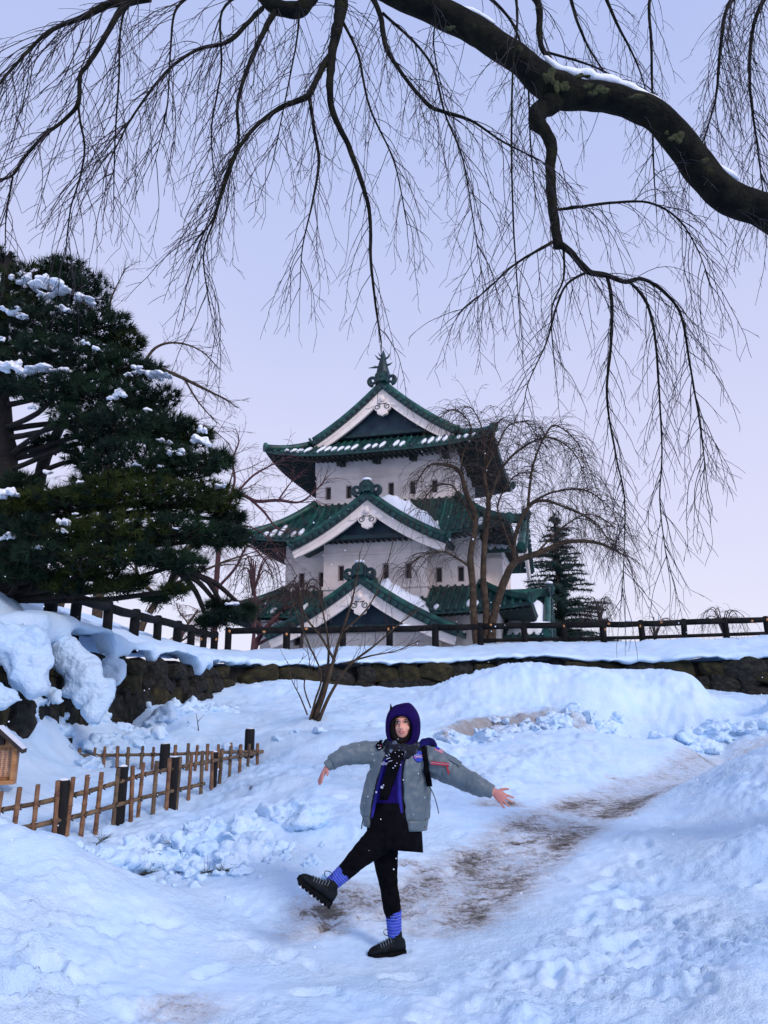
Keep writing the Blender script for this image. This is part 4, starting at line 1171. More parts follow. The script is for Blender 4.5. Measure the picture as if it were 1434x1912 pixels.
# ------------------------------------------------------------------ trees
TW = []       # tube soup builder for twigs: fast 3-sided tubes straight into numpy lists
class Twigs:
    def __init__(self): self.v = []; self.f = []
    def tube(self, P, r0, r1, sides=3):
        n = len(P); b = len(self.v)
        for i, p in enumerate(P):
            t = P[min(i + 1, n - 1)] - P[max(i - 1, 0)]
            if t.length < 1e-9: t = Vector((0, 0, -1))
            t.normalize(); a = Vector((0, 1, 0)) if abs(t.y) < .8 else Vector((1, 0, 0)); N = t.cross(a).normalized(); B = t.cross(N); r = r0 + (r1 - r0) * i / (n - 1)
            for k in range(sides):
                an = 2 * math.pi * k / sides; q = p + N * (r * math.cos(an)) + B * (r * math.sin(an)); self.v.append((q.x, q.y, q.z))
        for i in range(n - 1):
            for k in range(sides):
                k2 = (k + 1) % sides; self.f.append((b + i * sides + k, b + i * sides + k2, b + (i + 1) * sides + k2, b + (i + 1) * sides + k))
    def build(self, name, m, root=None, kind='stuff'):
        mb = MB(); mb.v = self.v; mb.f = self.f; mb.m = [0] * len(self.f); o = obj(name, mb, m, kind=kind)
        return child_of(o, root) if root else o

def px_path(pts, n=6):
    """[(px,py,D,width px)] -> smooth path and radii"""
    P = [W(a, b, d) for a, b, d, w in pts]; rr = [w * mpp(b, d) / 2 for a, b, d, w in pts]
    path = catmull(P, n); rad = np.interp(np.linspace(0, len(P) - 1, len(path)), range(len(P)), rr).tolist()
    return path, rad

def knobbly(path, rad, rg, k=.25, f=3.0):
    o = Vector((rg.uniform(0, 50), 0, 0)); out = []; r2 = []
    for p, r in zip(path, rad):
        n = Vector((mnoise.noise(p * f + o), mnoise.noise(p * f + o * 2 + Vector((7, 0, 0))), mnoise.noise(p * f + o + Vector((0, 9, 0)))))
        out.append(p + n * r * k * 1.6); r2.append(r * (1 + k * mnoise.noise(p * f * 1.7 + o * 3)))
    return out, r2

def shoot(tw, p, d, L_, r, rg, grav=.16, lean=Vector((0, 0, 0)), side=True, step=.07, wob=.10, dens=1.0, sl=.22):
    """one hanging shoot with short side twiglets"""
    n = max(3, int(L_ / step)); P = [p.copy()]; d = d.normalized(); kink = Vector((0, 0, 0)); sg = 1
    for i in range(n):
        f = i / n
        d = (d + Vector((0, 0, -grav)) + lean * .5 + Vector((rg.gauss(0, wob), rg.gauss(0, wob), rg.gauss(0, wob * .5)))).normalized()
        P.append(P[-1] + d * step)
        if side and i > 1 and rg.random() < .55 * dens:
            sg = -sg; a = R(rg.uniform(20, 48)); hx = rg.uniform(-1, 1)
            sv = Vector((sg * rg.uniform(.5, 1), rg.uniform(-.7, .7), 0)); sv = (sv - d * sv.dot(d)).normalized()
            e = (d * math.cos(a) + sv * math.sin(a)).normalized(); l_ = sl * rg.uniform(.18, 1.15) * (1 - .45 * f); q = P[-1]; S = [q]
            for j in range(3):
                e = (e + Vector((0, 0, -grav * .9)) + Vector((rg.gauss(0, .05), rg.gauss(0, .05), rg.gauss(0, .03)))).normalized(); S.append(S[-1] + e * l_ / 3)
            tw.tube(S, r * .55, r * .38)
            if l_ > sl * .55:
                for _ in range(rg.randint(0, 1)):
                    q = S[rg.randint(1, 2)]; e2 = (e + Vector((rg.uniform(-.8, .8), rg.uniform(-.5, .5), rg.uniform(-.4, .3)))).normalized(); tw.tube([q, q + e2 * l_ * .3], r * .45, r * .35)
    tw.tube(P, r, r * .45)
    return P

# ---- the big weeping cherry whose limb crosses the top of the frame
rgt = random.Random(77)
TR = Vector((5.3, 6.3, 0)); TR.z = gz(TR.x, TR.y) - .2
CH = thing('weeping_cherry', 'old weeping cherry whose mossy limb and hanging twigs cross the top', 'tree', TR)
lp = [(520, -330, 5.2, 46), (640, -70, 5.25, 54), (720, -22, 5.3, 58), (800, 14, 5.35, 60), (880, 52, 5.4, 64), (950, 96, 5.4, 62), (1000, 138, 5.4, 66), (1042, 172, 5.4, 78), (1100, 178, 5.42, 66), (1170, 192, 5.45, 64),
      (1232, 222, 5.5, 66), (1280, 275, 5.55, 72), (1312, 325, 5.6, 74), (1352, 364, 5.65, 72), (1400, 383, 5.7, 76), (1450, 402, 5.75, 82), (1540, 470, 5.9, 96), (1640, 600, 6.1, 120)]
path, rad = px_path(lp, 7); rad = [x * .80 for x in rad]; path, rad = knobbly(path, rad, rgt, .10, 4.0)
mb = MB(); mb.tube(path, rad, 18); child_of(obj('limb', mb, M['bark'], smooth=True), CH); LIMB = list(zip(path, rad))
tp = [TR, TR + Vector((0, 0, .5)), TR + Vector((-.05, 0, 1.6)), TR + Vector((-.25, -.05, 2.8)), path[-1]]; tp = tp[:-1] + [path[-1] + Vector((.1, 0, -.45)), path[-1] + Vector((.05, .05, .4)), path[-1] + Vector((.5, .5, 2.2)), path[-1] + Vector((.4, 1.2, 4.2))]
trr = [.62, .48, .42, .38, .36, .33, .22, .10]; tpp = catmull(tp, 6); mb = MB(); mb.tube(tpp, np.interp(np.linspace(0, 7, len(tpp)), range(8), trr).tolist(), 16); child_of(obj('trunk', mb, M['bark'], smooth=True), CH)
# moss and lichen on the limb, snow along its top
for (px, py, D, w, h) in [(1030, 140, 5.18, 16, 24), (1050, 158, 5.17, 16, 13), (1092, 158, 5.19, 13, 7), (1130, 166, 5.19, 20, 9), (1107, 172, 5.17, 12, 6), (1262, 252, 5.28, 16, 13), (972, 90, 5.18, 8, 7), (1318, 296, 5.36, 10, 7), (1190, 178, 5.22, 16, 7), (840, 50, 5.19, 14, 5), (1080, 140, 5.28, 20, 4)]:
    p = W(px, py, D); k = mpp(py, D); mb = MB()
    for j in range(7):
        mb.ell(p + Vector((rgt.gauss(0, w * k * .4), .012 + rgt.uniform(-.006, .006), rgt.gauss(0, h * k * .4))), (w * k * rgt.uniform(.25, .5), .016, h * k * rgt.uniform(.3, .6)), 8, 6, jit=.7, seed=j + int(px))
    o = obj('moss_patch', mb, M['lichen'], smooth=True); rm = o.modifiers.new('r', 'REMESH'); rm.mode = 'VOXEL'; rm.voxel_size = .007; apply_mods(o); child_of(o, CH)
for seg in ([(835, 8, 5.36, 6), (880, 20, 5.36, 11), (925, 44, 5.36, 7)], [(1016, 104, 5.36, 8), (1050, 130, 5.36, 15), (1100, 141, 5.38, 17), (1150, 154, 5.42, 16), (1200, 174, 5.44, 15), (1240, 198, 5.46, 12), (1262, 222, 5.48, 7)], [(1332, 304, 5.54, 6), (1355, 320, 5.55, 13), (1380, 336, 5.57, 8)]):
    p_, r_ = px_path(seg, 5); r_[0] = r_[-1] = .004; p_, r_ = knobbly(p_, r_, rgt, .3, 9); mb = MB(); mb.tube(p_, r_, 8); child_of(obj('snow_cap', mb, M['snow_cap'], smooth=True), CH)

BR = []      # (points, shoots per metre, lean)
def br(pts, dens=7, lean=(0, 0, 0), name='branch', grow=(.45, 1.3)):
    p_, r_ = px_path(pts, 6); p_, r_ = knobbly(p_, r_, rgt, .16, 7)
    mb = MB(); mb.tube(p_, r_, 8 if max(r_) > .02 else 5); child_of(obj(name, mb, M['bark'], smooth=True), CH); BR.append((p_, r_, dens, Vector(lean), grow))
# hanging fork right of centre
br([(1040, 185, 5.4, 44), (1012, 204, 5.35, 34), (1003, 226, 5.3, 30), (1018, 246, 5.3, 24), (1030, 275, 5.3, 22), (1027, 318, 5.3, 19), (1030, 370, 5.3, 19), (1036, 420, 5.3, 18), (1042, 462, 5.3, 19)], 2)
br([(1042, 455, 5.3, 15), (1065, 470, 5.3, 12), (1097, 506, 5.3, 12), (1130, 514, 5.35, 10), (1168, 526, 5.4, 9), (1200, 521, 5.45, 7), (1240, 545, 5.5, 6), (1272, 590, 5.5, 5), (1288, 680, 5.5, 4), (1305, 780, 5.5, 3), (1318, 880, 5.5, 2)], 11, (.03, 0, 0), grow=(.3, .8))
br([(1134, 516, 5.35, 7), (1142, 560, 5.35, 7), (1141, 640, 5.35, 6), (1133, 740, 5.35, 4.5), (1150, 850, 5.35, 3.5), (1166, 930, 5.3, 3), (1165, 1040, 5.3, 2), (1160, 1120, 5.3, 1.5)], 11, grow=(.2, .55))
br([(1178, 528, 5.4, 6), (1205, 560, 5.4, 6), (1222, 620, 5.4, 5), (1230, 720, 5.4, 4), (1236, 840, 5.4, 3), (1232, 930, 5.4, 2.5), (1240, 1010, 5.4, 2), (1250, 1075, 5.4, 1.2)], 11, grow=(.2, .55))
br([(1100, 506, 5.3, 6), (1060, 530, 5.25, 5), (1040, 570, 5.2, 4), (1020, 640, 5.2, 3), (985, 720, 5.2, 2), (975, 790, 5.2, 1.2)], 8, (-.02, 0, 0), grow=(.25, .7))
br([(1052, 465, 5.3, 5), (1052, 520, 5.3, 4), (1030, 580, 5.3, 3), (1035, 680, 5.3, 2)], 7, grow=(.2, .6))
br([(1036, 450, 5.3, 7), (1000, 470, 5.2, 6), (960, 495, 5.15, 4), (910, 540, 5.1, 3), (850, 590, 5.1, 1.6)], 9, (-.05, 0, 0), grow=(.3, .8))
br([(1036, 392, 5.3, 6), (1080, 386, 5.3, 6), (1150, 378, 5.35, 5), (1210, 378, 5.4, 4.5), (1262, 405, 5.4, 3.5), (1300, 460, 5.4, 2.5), (1330, 540, 5.4, 1.6)], 9, (.03, 0, 0), grow=(.35, .9))
# long centre branch falling towards the castle ridge
br([(640, -30, 5.25, 26), (636, 20, 5.2, 24), (622, 90, 5.15, 17), (616, 150, 5.1, 14), (620, 205, 5.1, 12), (650, 270, 5.1, 10), (672, 330, 5.1, 9), (690, 400, 5.1, 7), (692, 480, 5.1, 6), (700, 560, 5.1, 4.5), (712, 640, 5.1, 3)], 5, grow=(.25, .8))
br([(622, 95, 5.15, 13), (600, 130, 5.1, 12), (576, 178, 5.05, 11), (530, 198, 5.0, 9), (490, 225, 4.95, 7), (455, 262, 4.9, 7), (432, 310, 4.85, 6), (400, 410, 4.85, 4), (380, 480, 4.85, 3), (395, 590, 4.85, 1.6)], 8, (-.05, 0, 0), grow=(.35, .9))
br([(576, 178, 5.05, 8), (586, 240, 5.1, 7), (595, 300, 5.1, 6), (585, 370, 5.1, 4), (565, 460, 5.1, 2.5), (560, 540, 5.1, 1.5)], 7, grow=(.25, .7))
br([(640, 40, 5.2, 6), (668, 100, 5.2, 5), (690, 200, 5.2, 4), (735, 300, 5.2, 3), (760, 420, 5.2, 2)], 7, grow=(.3, .8))
br([(690, -20, 5.3, 12), (710, 30, 5.25, 10), (722, 90, 5.2, 9), (760, 150, 5.15, 7), (800, 195, 5.1, 8), (825, 208, 5.1, 7), (880, 225, 5.1, 5), (940, 265, 5.1, 3.5), (1010, 300, 5.1, 2)], 8, (.02, 0, 0), grow=(.35, .95))
br([(715, 25, 5.25, 6), (775, 80, 5.2, 5), (810, 130, 5.2, 4.5), (830, 210, 5.2, 4), (862, 290, 5.15, 3.5), (882, 400, 5.15, 2.5), (900, 520, 5.15, 1.5)], 8, grow=(.3, .85))
# sagging elbow of the limb and branches at upper left
br([(470, -40, 5.1, 30), (500, 2, 5.1, 26), (530, 17, 5.1, 27), (565, 12, 5.1, 26), (590, -20, 5.1, 26)], 6, name='limb')
br([(515, 18, 5.1, 12), (495, 55, 5.0, 10), (470, 110, 4.95, 9), (455, 148, 4.9, 8), (443, 200, 4.9, 6), (445, 265, 4.9, 5), (420, 330, 4.85, 5), (400, 405, 4.85, 4), (365, 450, 4.85, 2)], 9, (-.06, 0, 0), grow=(.35, .95))
br([(490, 15, 5.1, 9), (460, 45, 5.0, 8), (425, 78, 4.95, 8), (370, 92, 4.9, 6), (320, 125, 4.85, 5), (285, 165, 4.8, 5), (240, 230, 4.75, 3.5), (205, 300, 4.7, 2)], 10, (-.06, 0, 0), grow=(.4, 1.0))
br([(280, -5, 5.0, 15), (235, 8, 4.95, 12), (212, 40, 4.9, 11), (200, 62, 4.9, 10), (165, 120, 4.85, 9), (150, 140, 4.85, 8), (146, 192, 4.8, 8), (122, 222, 4.8, 7), (80, 255, 4.75, 6), (45, 295, 4.7, 6), (20, 330, 4.65, 5), (-20, 336, 4.6, 3)], 8, (-.06, 0, 0), grow=(.4, 1.0))
br([(146, 192, 4.8, 5), (150, 230, 4.8, 4.5), (158, 275, 4.8, 4), (150, 330, 4.8, 3.5), (132, 390, 4.8, 3), (122, 475, 4.8, 2)], 8, (-.02, 0, 0), grow=(.3, .7))
br([(245, 2, 4.95, 14), (200, 10, 4.9, 14), (150, 34, 4.85, 10), (90, 60, 4.8, 7), (30, 120, 4.75, 5), (-20, 180, 4.7, 4)], 16, (-.10, 0, 0), grow=(.5, 1.1))
br([(24, 330, 4.65, 4), (12, 400, 4.65, 3), (10, 460, 4.65, 1.5)], 9, grow=(.2, .5))
br([(300, -20, 4.9, 8), (240, 10, 4.8, 6), (225, 60, 4.8, 4), (222, 150, 4.75, 4), (215, 260, 4.75, 3), (212, 380, 4.75, 1.6)], 8, (-.02, 0, 0), grow=(.3, .8))
br([(470, -20, 5.1, 7), (415, 20, 5.0, 5), (413, 130, 4.95, 4), (395, 240, 4.9, 3), (400, 330, 4.9, 2)], 7, (-.03, 0, 0), grow=(.3, .8))
br([(380, -20, 4.9, 6), (330, 15, 4.8, 5), (318, 100, 4.8, 3.5), (312, 200, 4.8, 2.5), (290, 300, 4.8, 1.5)], 8, (-.05, 0, 0), grow=(.3, .9))
# upper right: fine curtains from limbs above the frame
br([(985, -20, 5.8, 14), (1005, 10, 5.8, 13), (1008, 70, 5.8, 11), (1015, 95, 5.75, 9), (1035, 118, 5.7, 7)], 5)
br([(1015, 97, 5.8, 5), (1060, 108, 5.85, 4.5), (1110, 125, 5.9, 3.5), (1160, 150, 5.9, 2)], 8, (.03, 0, 0), grow=(.2, .5))
br([(1460, -60, 5.9, 14), (1400, -30, 5.8, 11), (1360, 10, 5.7, 8), (1345, 90, 5.7, 6), (1335, 190, 5.7, 4), (1300, 300, 5.7, 2)], 16, (-.05, 0, 0), grow=(.35, .95))
br([(1480, -40, 5.9, 12), (1430, -5, 5.8, 9), (1405, 60, 5.8, 7), (1400, 160, 5.8, 5), (1415, 280, 5.8, 3), (1430, 400, 5.8, 1.5)], 16, (-.03, 0, 0), grow=(.3, .9))
br([(1250, -40, 5.8, 8), (1214, -5, 5.7, 6), (1216, 80, 5.7, 5), (1218, 180, 5.7, 4), (1220, 300, 5.7, 3), (1226, 400, 5.7, 1.5)], 5, grow=(.3, .8))
br([(960, -30, 5.0, 6), (966, 40, 4.95, 5), (958, 120, 4.95, 4), (955, 260, 4.95, 4), (958, 400, 4.95, 3.5), (965, 520, 4.95, 2.5), (975, 640, 4.95, 1.6)], 4, grow=(.25, .6))
br([(880, -30, 5.6, 8), (930, 10, 5.6, 6), (965, 60, 5.6, 5), (985, 150, 5.6, 4), (990, 260, 5.6, 3), (1000, 370, 5.6, 1.6)], 7, grow=(.3, .8))
br([(1060, -30, 5.9, 8), (1075, 30, 5.9, 6), (1100, 90, 5.9, 4), (1140, 150, 5.9, 2.5)], 10, (.04, 0, 0), grow=(.25, .6))
br([(1120, -30, 5.9, 8), (1150, 40, 5.9, 5), (1190, 120, 5.9, 3), (1215, 200, 5.9, 1.6)], 9, (.04, 0, 0), grow=(.25, .6))
br([(800, -30, 5.0, 5), (812, 30, 5.0, 4), (810, 90, 5.0, 3), (830, 190, 5.0, 2)], 7, grow=(.3, .7))
br([(560, -30, 5.0, 5), (556, 60, 5.0, 4), (540, 150, 5.0, 3), (510, 300, 5.0, 2)], 8, (-.04, 0, 0), grow=(.3, .8))
tw = Twigs()
for p_, r_, dens, lean, grow in BR:
    acc = rgt.random()
    for i in range(2, len(p_) - 1):
        acc += (p_[i + 1] - p_[i]).length * dens * 2.0
        while acc > 1:
            acc -= 1
            t = (p_[i + 1] - p_[i]).normalized(); sd = Vector((rgt.choice((-1, 1)) * rgt.uniform(.3, 1), rgt.uniform(-.8, .8), rgt.uniform(-.3, .35)))
            L_ = rgt.uniform(*grow) * 1.15
            shoot(tw, p_[i].lerp(p_[i + 1], rgt.random()), t * .9 + sd * .8, L_, min(.0050, .0026 + .0018 * L_), rgt, grav=rgt.uniform(.10, .26), lean=lean, wob=.075, sl=.25)
    # the branch itself ends in a shoot
    t = (p_[-1] - p_[-3]).normalized(); 
    if r_[-1] < .012: shoot(tw, p_[-1], t, rgt.uniform(.3, .6), min(.005, max(.003, r_[-1])), rgt, grav=.1, lean=lean)
# a few shoots straight off the underside of the limb
for p, r in LIMB[20:-16]:
    if rgt.random() < .35:
        shoot(tw, p - Vector((0, 0, r * .8)), Vector((rgt.uniform(-.8, .8), rgt.uniform(-.6, .6), -.3)), rgt.uniform(.3, .8), .004, rgt, grav=.15)
tw.build('twigs', M['twig'], CH)

# ---- weeping cherry beside the castle
def limb_set(root, sets, mt, rg, k=.14, f=2.0, name='limb', thin=1.0):
    out = []
    for pts in sets:
        p_, r_ = px_path(pts, 6); r_ = [x * thin for x in r_]; p_, r_ = knobbly(p_, r_, rg, k, f); mb = MB(); mb.tube(p_, r_, 8); child_of(obj(name, mb, mt, smooth=True), root); out.append((p_, r_))
    return out
rg2 = random.Random(5)
b0 = W(905, 1196, 31.2); b0.z = float(upper_h(np.array([b0.x]), np.array([b0.y]))[0]) - .1
C2 = thing('weeping_cherry', 'bare weeping cherry with three stems standing before the castle', 'tree', b0)
D2 = 31.0
ls = limb_set(C2, [[(892, 1208, D2, 20), (884, 1150, D2, 18), (882, 1090, D2, 16), (878, 1040, D2, 15), (888, 970, D2, 13), (870, 920, D2, 12), (858, 880, D2, 9), (830, 868, D2, 7), (800, 870, D2, 4), (775, 905, D2, 2)],
                   [(905, 1206, D2 + .2, 20), (908, 1150, D2 + .2, 16), (903, 1080, D2 + .2, 15), (905, 1010, D2 + .2, 13), (912, 940, D2 + .3, 12), (905, 880, D2 + .3, 8), (925, 800, D2 + .3, 5), (940, 780, D2, 3)],
                   [(918, 1206, D2 + .1, 22), (922, 1150, D2 + .1, 19), (940, 1090, D2, 18), (962, 1050, D2 - .2, 16), (1000, 1035, D2 - .4, 14), (1060, 1012, D2 - .6, 10), (1120, 1015, D2 - .8, 7), (1170, 1040, D2 - 1, 3)]], M['bark_br'], rg2, name='trunk', thin=.8)
lb = limb_set(C2, [[(960, 1052, D2, 12), (962, 1000, D2, 12), (985, 950, D2, 11), (1010, 935, D2 - .3, 9), (1050, 945, D2 - .5, 7), (1110, 975, D2 - .6, 5), (1150, 1030, D2 - .6, 2)],
                   [(985, 950, D2, 9), (995, 870, D2, 7), (1020, 810, D2, 6), (1040, 795, D2, 5), (1080, 830, D2, 3), (1110, 900, D2, 1.6)],
                   [(912, 940, D2 + .3, 9), (940, 870, D2 + .2, 8), (985, 830, D2 + .1, 6), (1030, 818, D2, 5), (1075, 850, D2, 3), (1100, 920, D2, 1.5)],
                   [(905, 880, D2 + .2, 8), (930, 830, D2, 6), (950, 795, D2, 4), (985, 790, D2, 3), (1010, 830, D2, 1.5)],
                   [(990, 940, D2, 8), (1030, 920, D2 - .2, 6), (1090, 915, D2 - .3, 5), (1140, 950, D2 - .4, 3), (1165, 1010, D2, 1.5)],
                   [(888, 980, D2, 9), (860, 930, D2, 6), (840, 905, D2, 5), (805, 915, D2, 3), (780, 960, D2, 1.5)],
                   [(880, 1060, D2, 10), (850, 1040, D2 - .2, 7), (825, 1030, D2 - .4, 5), (785, 1040, D2 - .6, 3), (750, 1075, D2 - .7, 1.5)],
                   [(870, 920, D2, 6), (862, 860, D2, 5), (880, 800, D2, 4), (850, 765, D2, 3), (820, 780, D2, 1.5)],
                   [(905, 860, D2, 5), (900, 800, D2, 4), (880, 762, D2, 3), (862, 765, D2, 1.5)],
                   [(965, 1048, D2, 9), (940, 985, D2, 7), (930, 940, D2, 5), (960, 890, D2, 4), (1000, 880, D2, 2)],
                   [(1000, 1035, D2 - .4, 7), (1050, 985, D2 - .5, 5), (1100, 960, D2 - .6, 4), (1150, 985, D2 - .6, 2)]], M['bark_br'], rg2, name='branch', thin=.62)
tw = Twigs()
def weep(tw, branches, rg, per_m, r, Lr, grav, start=.25, sl=.5, step=.22, wob=.10):
    for p_, r_ in branches:
        n = len(p_); acc = 0
        for i in range(int(n * start), n - 1):
            acc += (p_[i + 1] - p_[i]).length * per_m
            while acc > 1:
                acc -= 1; t = (p_[i + 1] - p_[i]).normalized()
                shoot(tw, p_[i].lerp(p_[i + 1], rg.random()), t * .5 + Vector((rg.uniform(-1, 1), rg.uniform(-1, 1), rg.uniform(.0, .9))), rg.uniform(*Lr), r, rg, grav=grav, step=step, wob=wob, sl=sl, dens=.8)
weep(tw, lb, rg2, 22.0, .0125, (.8, 2.7), .26, .12)
weep(tw, ls, rg2, 20, .0125, (.7, 2.4), .24, .40)
tw.build('twigs', M['twig_br'], C2)
for a in ((960, 1040, 30.7), (985, 1033, 30.5), (1010, 1028, 30.4)):
    pass

# ---- young many-stemmed tree in the snow bank
rg3 = random.Random(12)
b0 = W(592, 1342, 15.5); b0.z = gz(b0.x, b0.y) - .05
C3 = thing('young_tree', 'slender many-stemmed young tree rising from snow left of the person', 'tree', b0)
D3 = 15.5
st = limb_set(C3, [[(586, 1348, D3, 9), (605, 1295, D3, 8), (618, 1250, D3, 7), (635, 1190, D3, 5), (655, 1130, D3, 4), (668, 1070, D3, 2.5), (672, 1030, D3, 1.2)],
                   [(580, 1348, D3 + .1, 8), (598, 1300, D3 + .1, 7), (612, 1245, D3 + .1, 5), (612, 1190, D3 + .1, 4), (600, 1130, D3 + .1, 2.5), (590, 1080, D3, 1.2)],
                   [(594, 1348, D3 - .1, 8), (615, 1300, D3 - .1, 6), (650, 1245, D3 - .2, 5), (700, 1205, D3 - .3, 3.5), (740, 1170, D3 - .3, 2.5), (790, 1130, D3 - .3, 1.2)],
                   [(578, 1346, D3, 5), (588, 1310, D3, 4), (600, 1260, D3, 3.5), (575, 1200, D3, 3), (555, 1150, D3, 2), (540, 1100, D3, 1.2)],
                   [(574, 1335, D3, 3), (560, 1300, D3, 2.5), (545, 1270, D3, 1.5), (537, 1235, D3, 1)],
                   [(580, 1322, D3, 3), (568, 1280, D3, 2.5), (578, 1240, D3, 1.5), (572, 1205, D3, 1)],
                   [(625, 1235, D3, 5), (600, 1190, D3, 4), (570, 1150, D3, 3), (560, 1100, D3, 1.5)],
                   [(640, 1180, D3, 4), (690, 1130, D3, 3), (720, 1060, D3, 2), (735, 1010, D3, 1)],
                   [(640, 1240, D3, 4), (690, 1225, D3, 3), (740, 1215, D3, 2), (785, 1195, D3, 1)]], M['bark_br'], rg3, .10, 3.0, name='stem')
tw = Twigs()
for p_, r_ in st:
    acc = 0
    for i in range(int(len(p_) * .35), len(p_) - 1):
        acc += (p_[i + 1] - p_[i]).length * 7
        while acc > 1:
            acc -= 1; t = (p_[i + 1] - p_[i]).normalized()
            shoot(tw, p_[i], t + Vector((rg3.uniform(-.9, .9), rg3.uniform(-.9, .9), rg3.uniform(-.1, .4))), rg3.uniform(.25, .9), .007, rg3, grav=-.02, step=.1, sl=.3, dens=.7, wob=.12)
tw.build('twigs', M['twig_br'], C3)

# ---- bare trees behind the pine and the left of the castle
def bare_tree(label, base, h, spread, seed, mt, tm, weepy=0.0, r0=.16, lean=(0, 0), gen=4, fork_h=.3):
    rg = random.Random(seed); root = thing('bare_tree', label, 'tree', base); tw = Twigs(); tr = MB(); bm_ = MB()
    def grow(p, d, L_, r, lev):
        n = 5; P = [p]; rr = [r]
        for i in range(n):
            d = (d + Vector((rg.gauss(0, .2), rg.gauss(0, .2), rg.gauss(0, .14) + (.05 if lev < 2 else -.03 - weepy * .25 * (lev - 1))))).normalized(); P.append(P[-1] + d * L_ / n); rr.append(r * (1 - .5 * (i + 1) / n))
        if lev == 0: tr.tube(P, rr, 8)
        elif r > .014: bm_.tube(P, rr, 5)
        else: tw.tube(P, rr[0], rr[-1])
        if lev >= gen: return
        k = rg.randint(4, 6) if lev else rg.randint(5, 7)
        for j in range(k):
            f = fork_h + (1 - fork_h) * (j + rg.random()) / k; i = min(n - 1, int(f * n)); q = P[i].lerp(P[i + 1], f * n - i)
            az = rg.uniform(0, 2 * math.pi); sv = Vector((math.cos(az), math.sin(az), rg.uniform(-.1, .35))); grow(q, d * .65 + sv * spread, L_ * rg.uniform(.42, .66), rr[i] * .60, lev + 1)
    grow(Vector((base[0], base[1], base[2] - .3)), Vector((lean[0], lean[1], 1)), h * .5, r0, 0)
    child_of(obj('trunk', tr, mt, smooth=True), root)
    if bm_.v: child_of(obj('branches', bm_, mt, smooth=True, kind='stuff'), root)
    tw.build('twigs', tm, root)
def gup(px, D, py=1200):
    p = W(px, py, D); z = float(upper_h(np.array([np.clip(p.x, -38, 38)]), np.array([min(p.y, 60)]))[0]); return Vector((p.x, p.y, z - .1))
bare_tree('bare reddish shrub spreading below the castle roofs beside the fence', gup(470, 35), 7.0, .95, 3, M['twig_red'], M['twig_red'], .1, .17, (.05, 0), 5)
bare_tree('bare tree with crooked twigs behind the lower pine branches', gup(250, 27), 11.5, .9, 8, M['bark_br'], M['twig_red'], .2, .15, (.1, 0), 5)
bare_tree('thin bare tree at far left seen through gaps in the pine', gup(90, 24), 8.0, .9, 23, M['bark_br'], M['twig_br'], .1, .16, (0, 0), 5)
bare_tree('bare shrub tangled below the pine beside the log fence', gup(330, 29), 4.2, 1.1, 31, M['bark_br'], M['twig_red'], .3, .08, (0, 0), 5, .1)
# crooked reddish tree whose level limb reaches across to the castle's left walls
rg6 = random.Random(61); DB = 33.0
b6 = gup(398, DB); T6 = thing('bare_tree', 'crooked reddish bare tree reaching a level limb towards the castle wall', 'tree', b6)
l6 = limb_set(T6, [[(398, 1215, DB, 12), (402, 1120, DB, 11), (410, 1020, DB, 9), (422, 950, DB, 8), (436, 928, DB, 7), (452, 924, DB, 7), (480, 936, DB, 6.5), (520, 934, DB, 6), (560, 937, DB, 4), (590, 915, DB, 3), (612, 890, DB, 1.5)],
                   [(424, 945, DB, 6), (438, 900, DB, 5), (434, 860, DB, 4), (446, 825, DB, 2.5), (440, 800, DB, 1.2)],
                   [(436, 928, DB, 5), (470, 890, DB, 4), (500, 872, DB, 3), (545, 850, DB, 1.4)],
                   [(468, 932, DB, 5), (492, 955, DB, 4.5), (516, 985, DB, 3), (548, 1000, DB, 1.4)],
                   [(412, 1010, DB, 5), (440, 985, DB, 4), (470, 985, DB, 3), (510, 1010, DB, 1.4)],
                   [(404, 1100, DB, 6), (440, 1060, DB, 5), (462, 1020, DB, 4), (490, 1040, DB, 3), (512, 1080, DB, 1.4)],
                   [(520, 934, DB, 3.5), (540, 905, DB, 2.5), (565, 880, DB, 1.2)]], M['twig_red'], rg6, .18, 1.6, name='branch')
tw = Twigs()
for p_, r_ in l6:
    acc = 0
    for i in range(int(len(p_) * .25), len(p_) - 1):
        acc += (p_[i + 1] - p_[i]).length * 9
        while acc > 1:
            acc -= 1; t = (p_[i + 1] - p_[i]).normalized()
            shoot(tw, p_[i], t * .7 + Vector((rg6.uniform(-1, 1), rg6.uniform(-1, 1), rg6.uniform(-.4, .9))), rg6.uniform(.5, 1.7), .015, rg6, grav=rg6.uniform(-.02, .08), step=.17, sl=.6, dens=.9, wob=.16)
tw.build('twigs', M['twig_red'], T6)
# bough of a bare tree behind the pine, arching out over its shoulder
b7 = gup(180, 21.0); T7 = thing('bare_tree', 'bare tree behind the pine with a bough arching over its shoulder', 'tree', b7); D7 = 21.0
l7 = limb_set(T7, [[(180, 1170, D7, 22), (190, 1000, D7, 18), (205, 850, D7, 14), (225, 740, D7, 11), (262, 688, D7, 9), (300, 690, D7, 8), (345, 708, D7, 6.5), (385, 728, D7, 5), (420, 745, D7, 3), (444, 762, D7, 1.4)],
                   [(262, 690, D7, 6), (290, 650, D7, 5), (330, 640, D7, 4), (375, 655, D7, 2.5), (410, 690, D7, 1.2)],
                   [(225, 740, D7, 8), (215, 640, D7, 6), (205, 570, D7, 4), (225, 520, D7, 2), (235, 500, D7, 1)],
                   [(345, 708, D7, 4), (370, 750, D7, 3), (405, 790, D7, 1.4)],
                   [(205, 850, D7, 8), (260, 800, D7, 6), (330, 790, D7, 4), (390, 800, D7, 2), (430, 830, D7, 1)]], M['bark_br'], rg6, .15, 2.0, name='branch')
tw = Twigs()
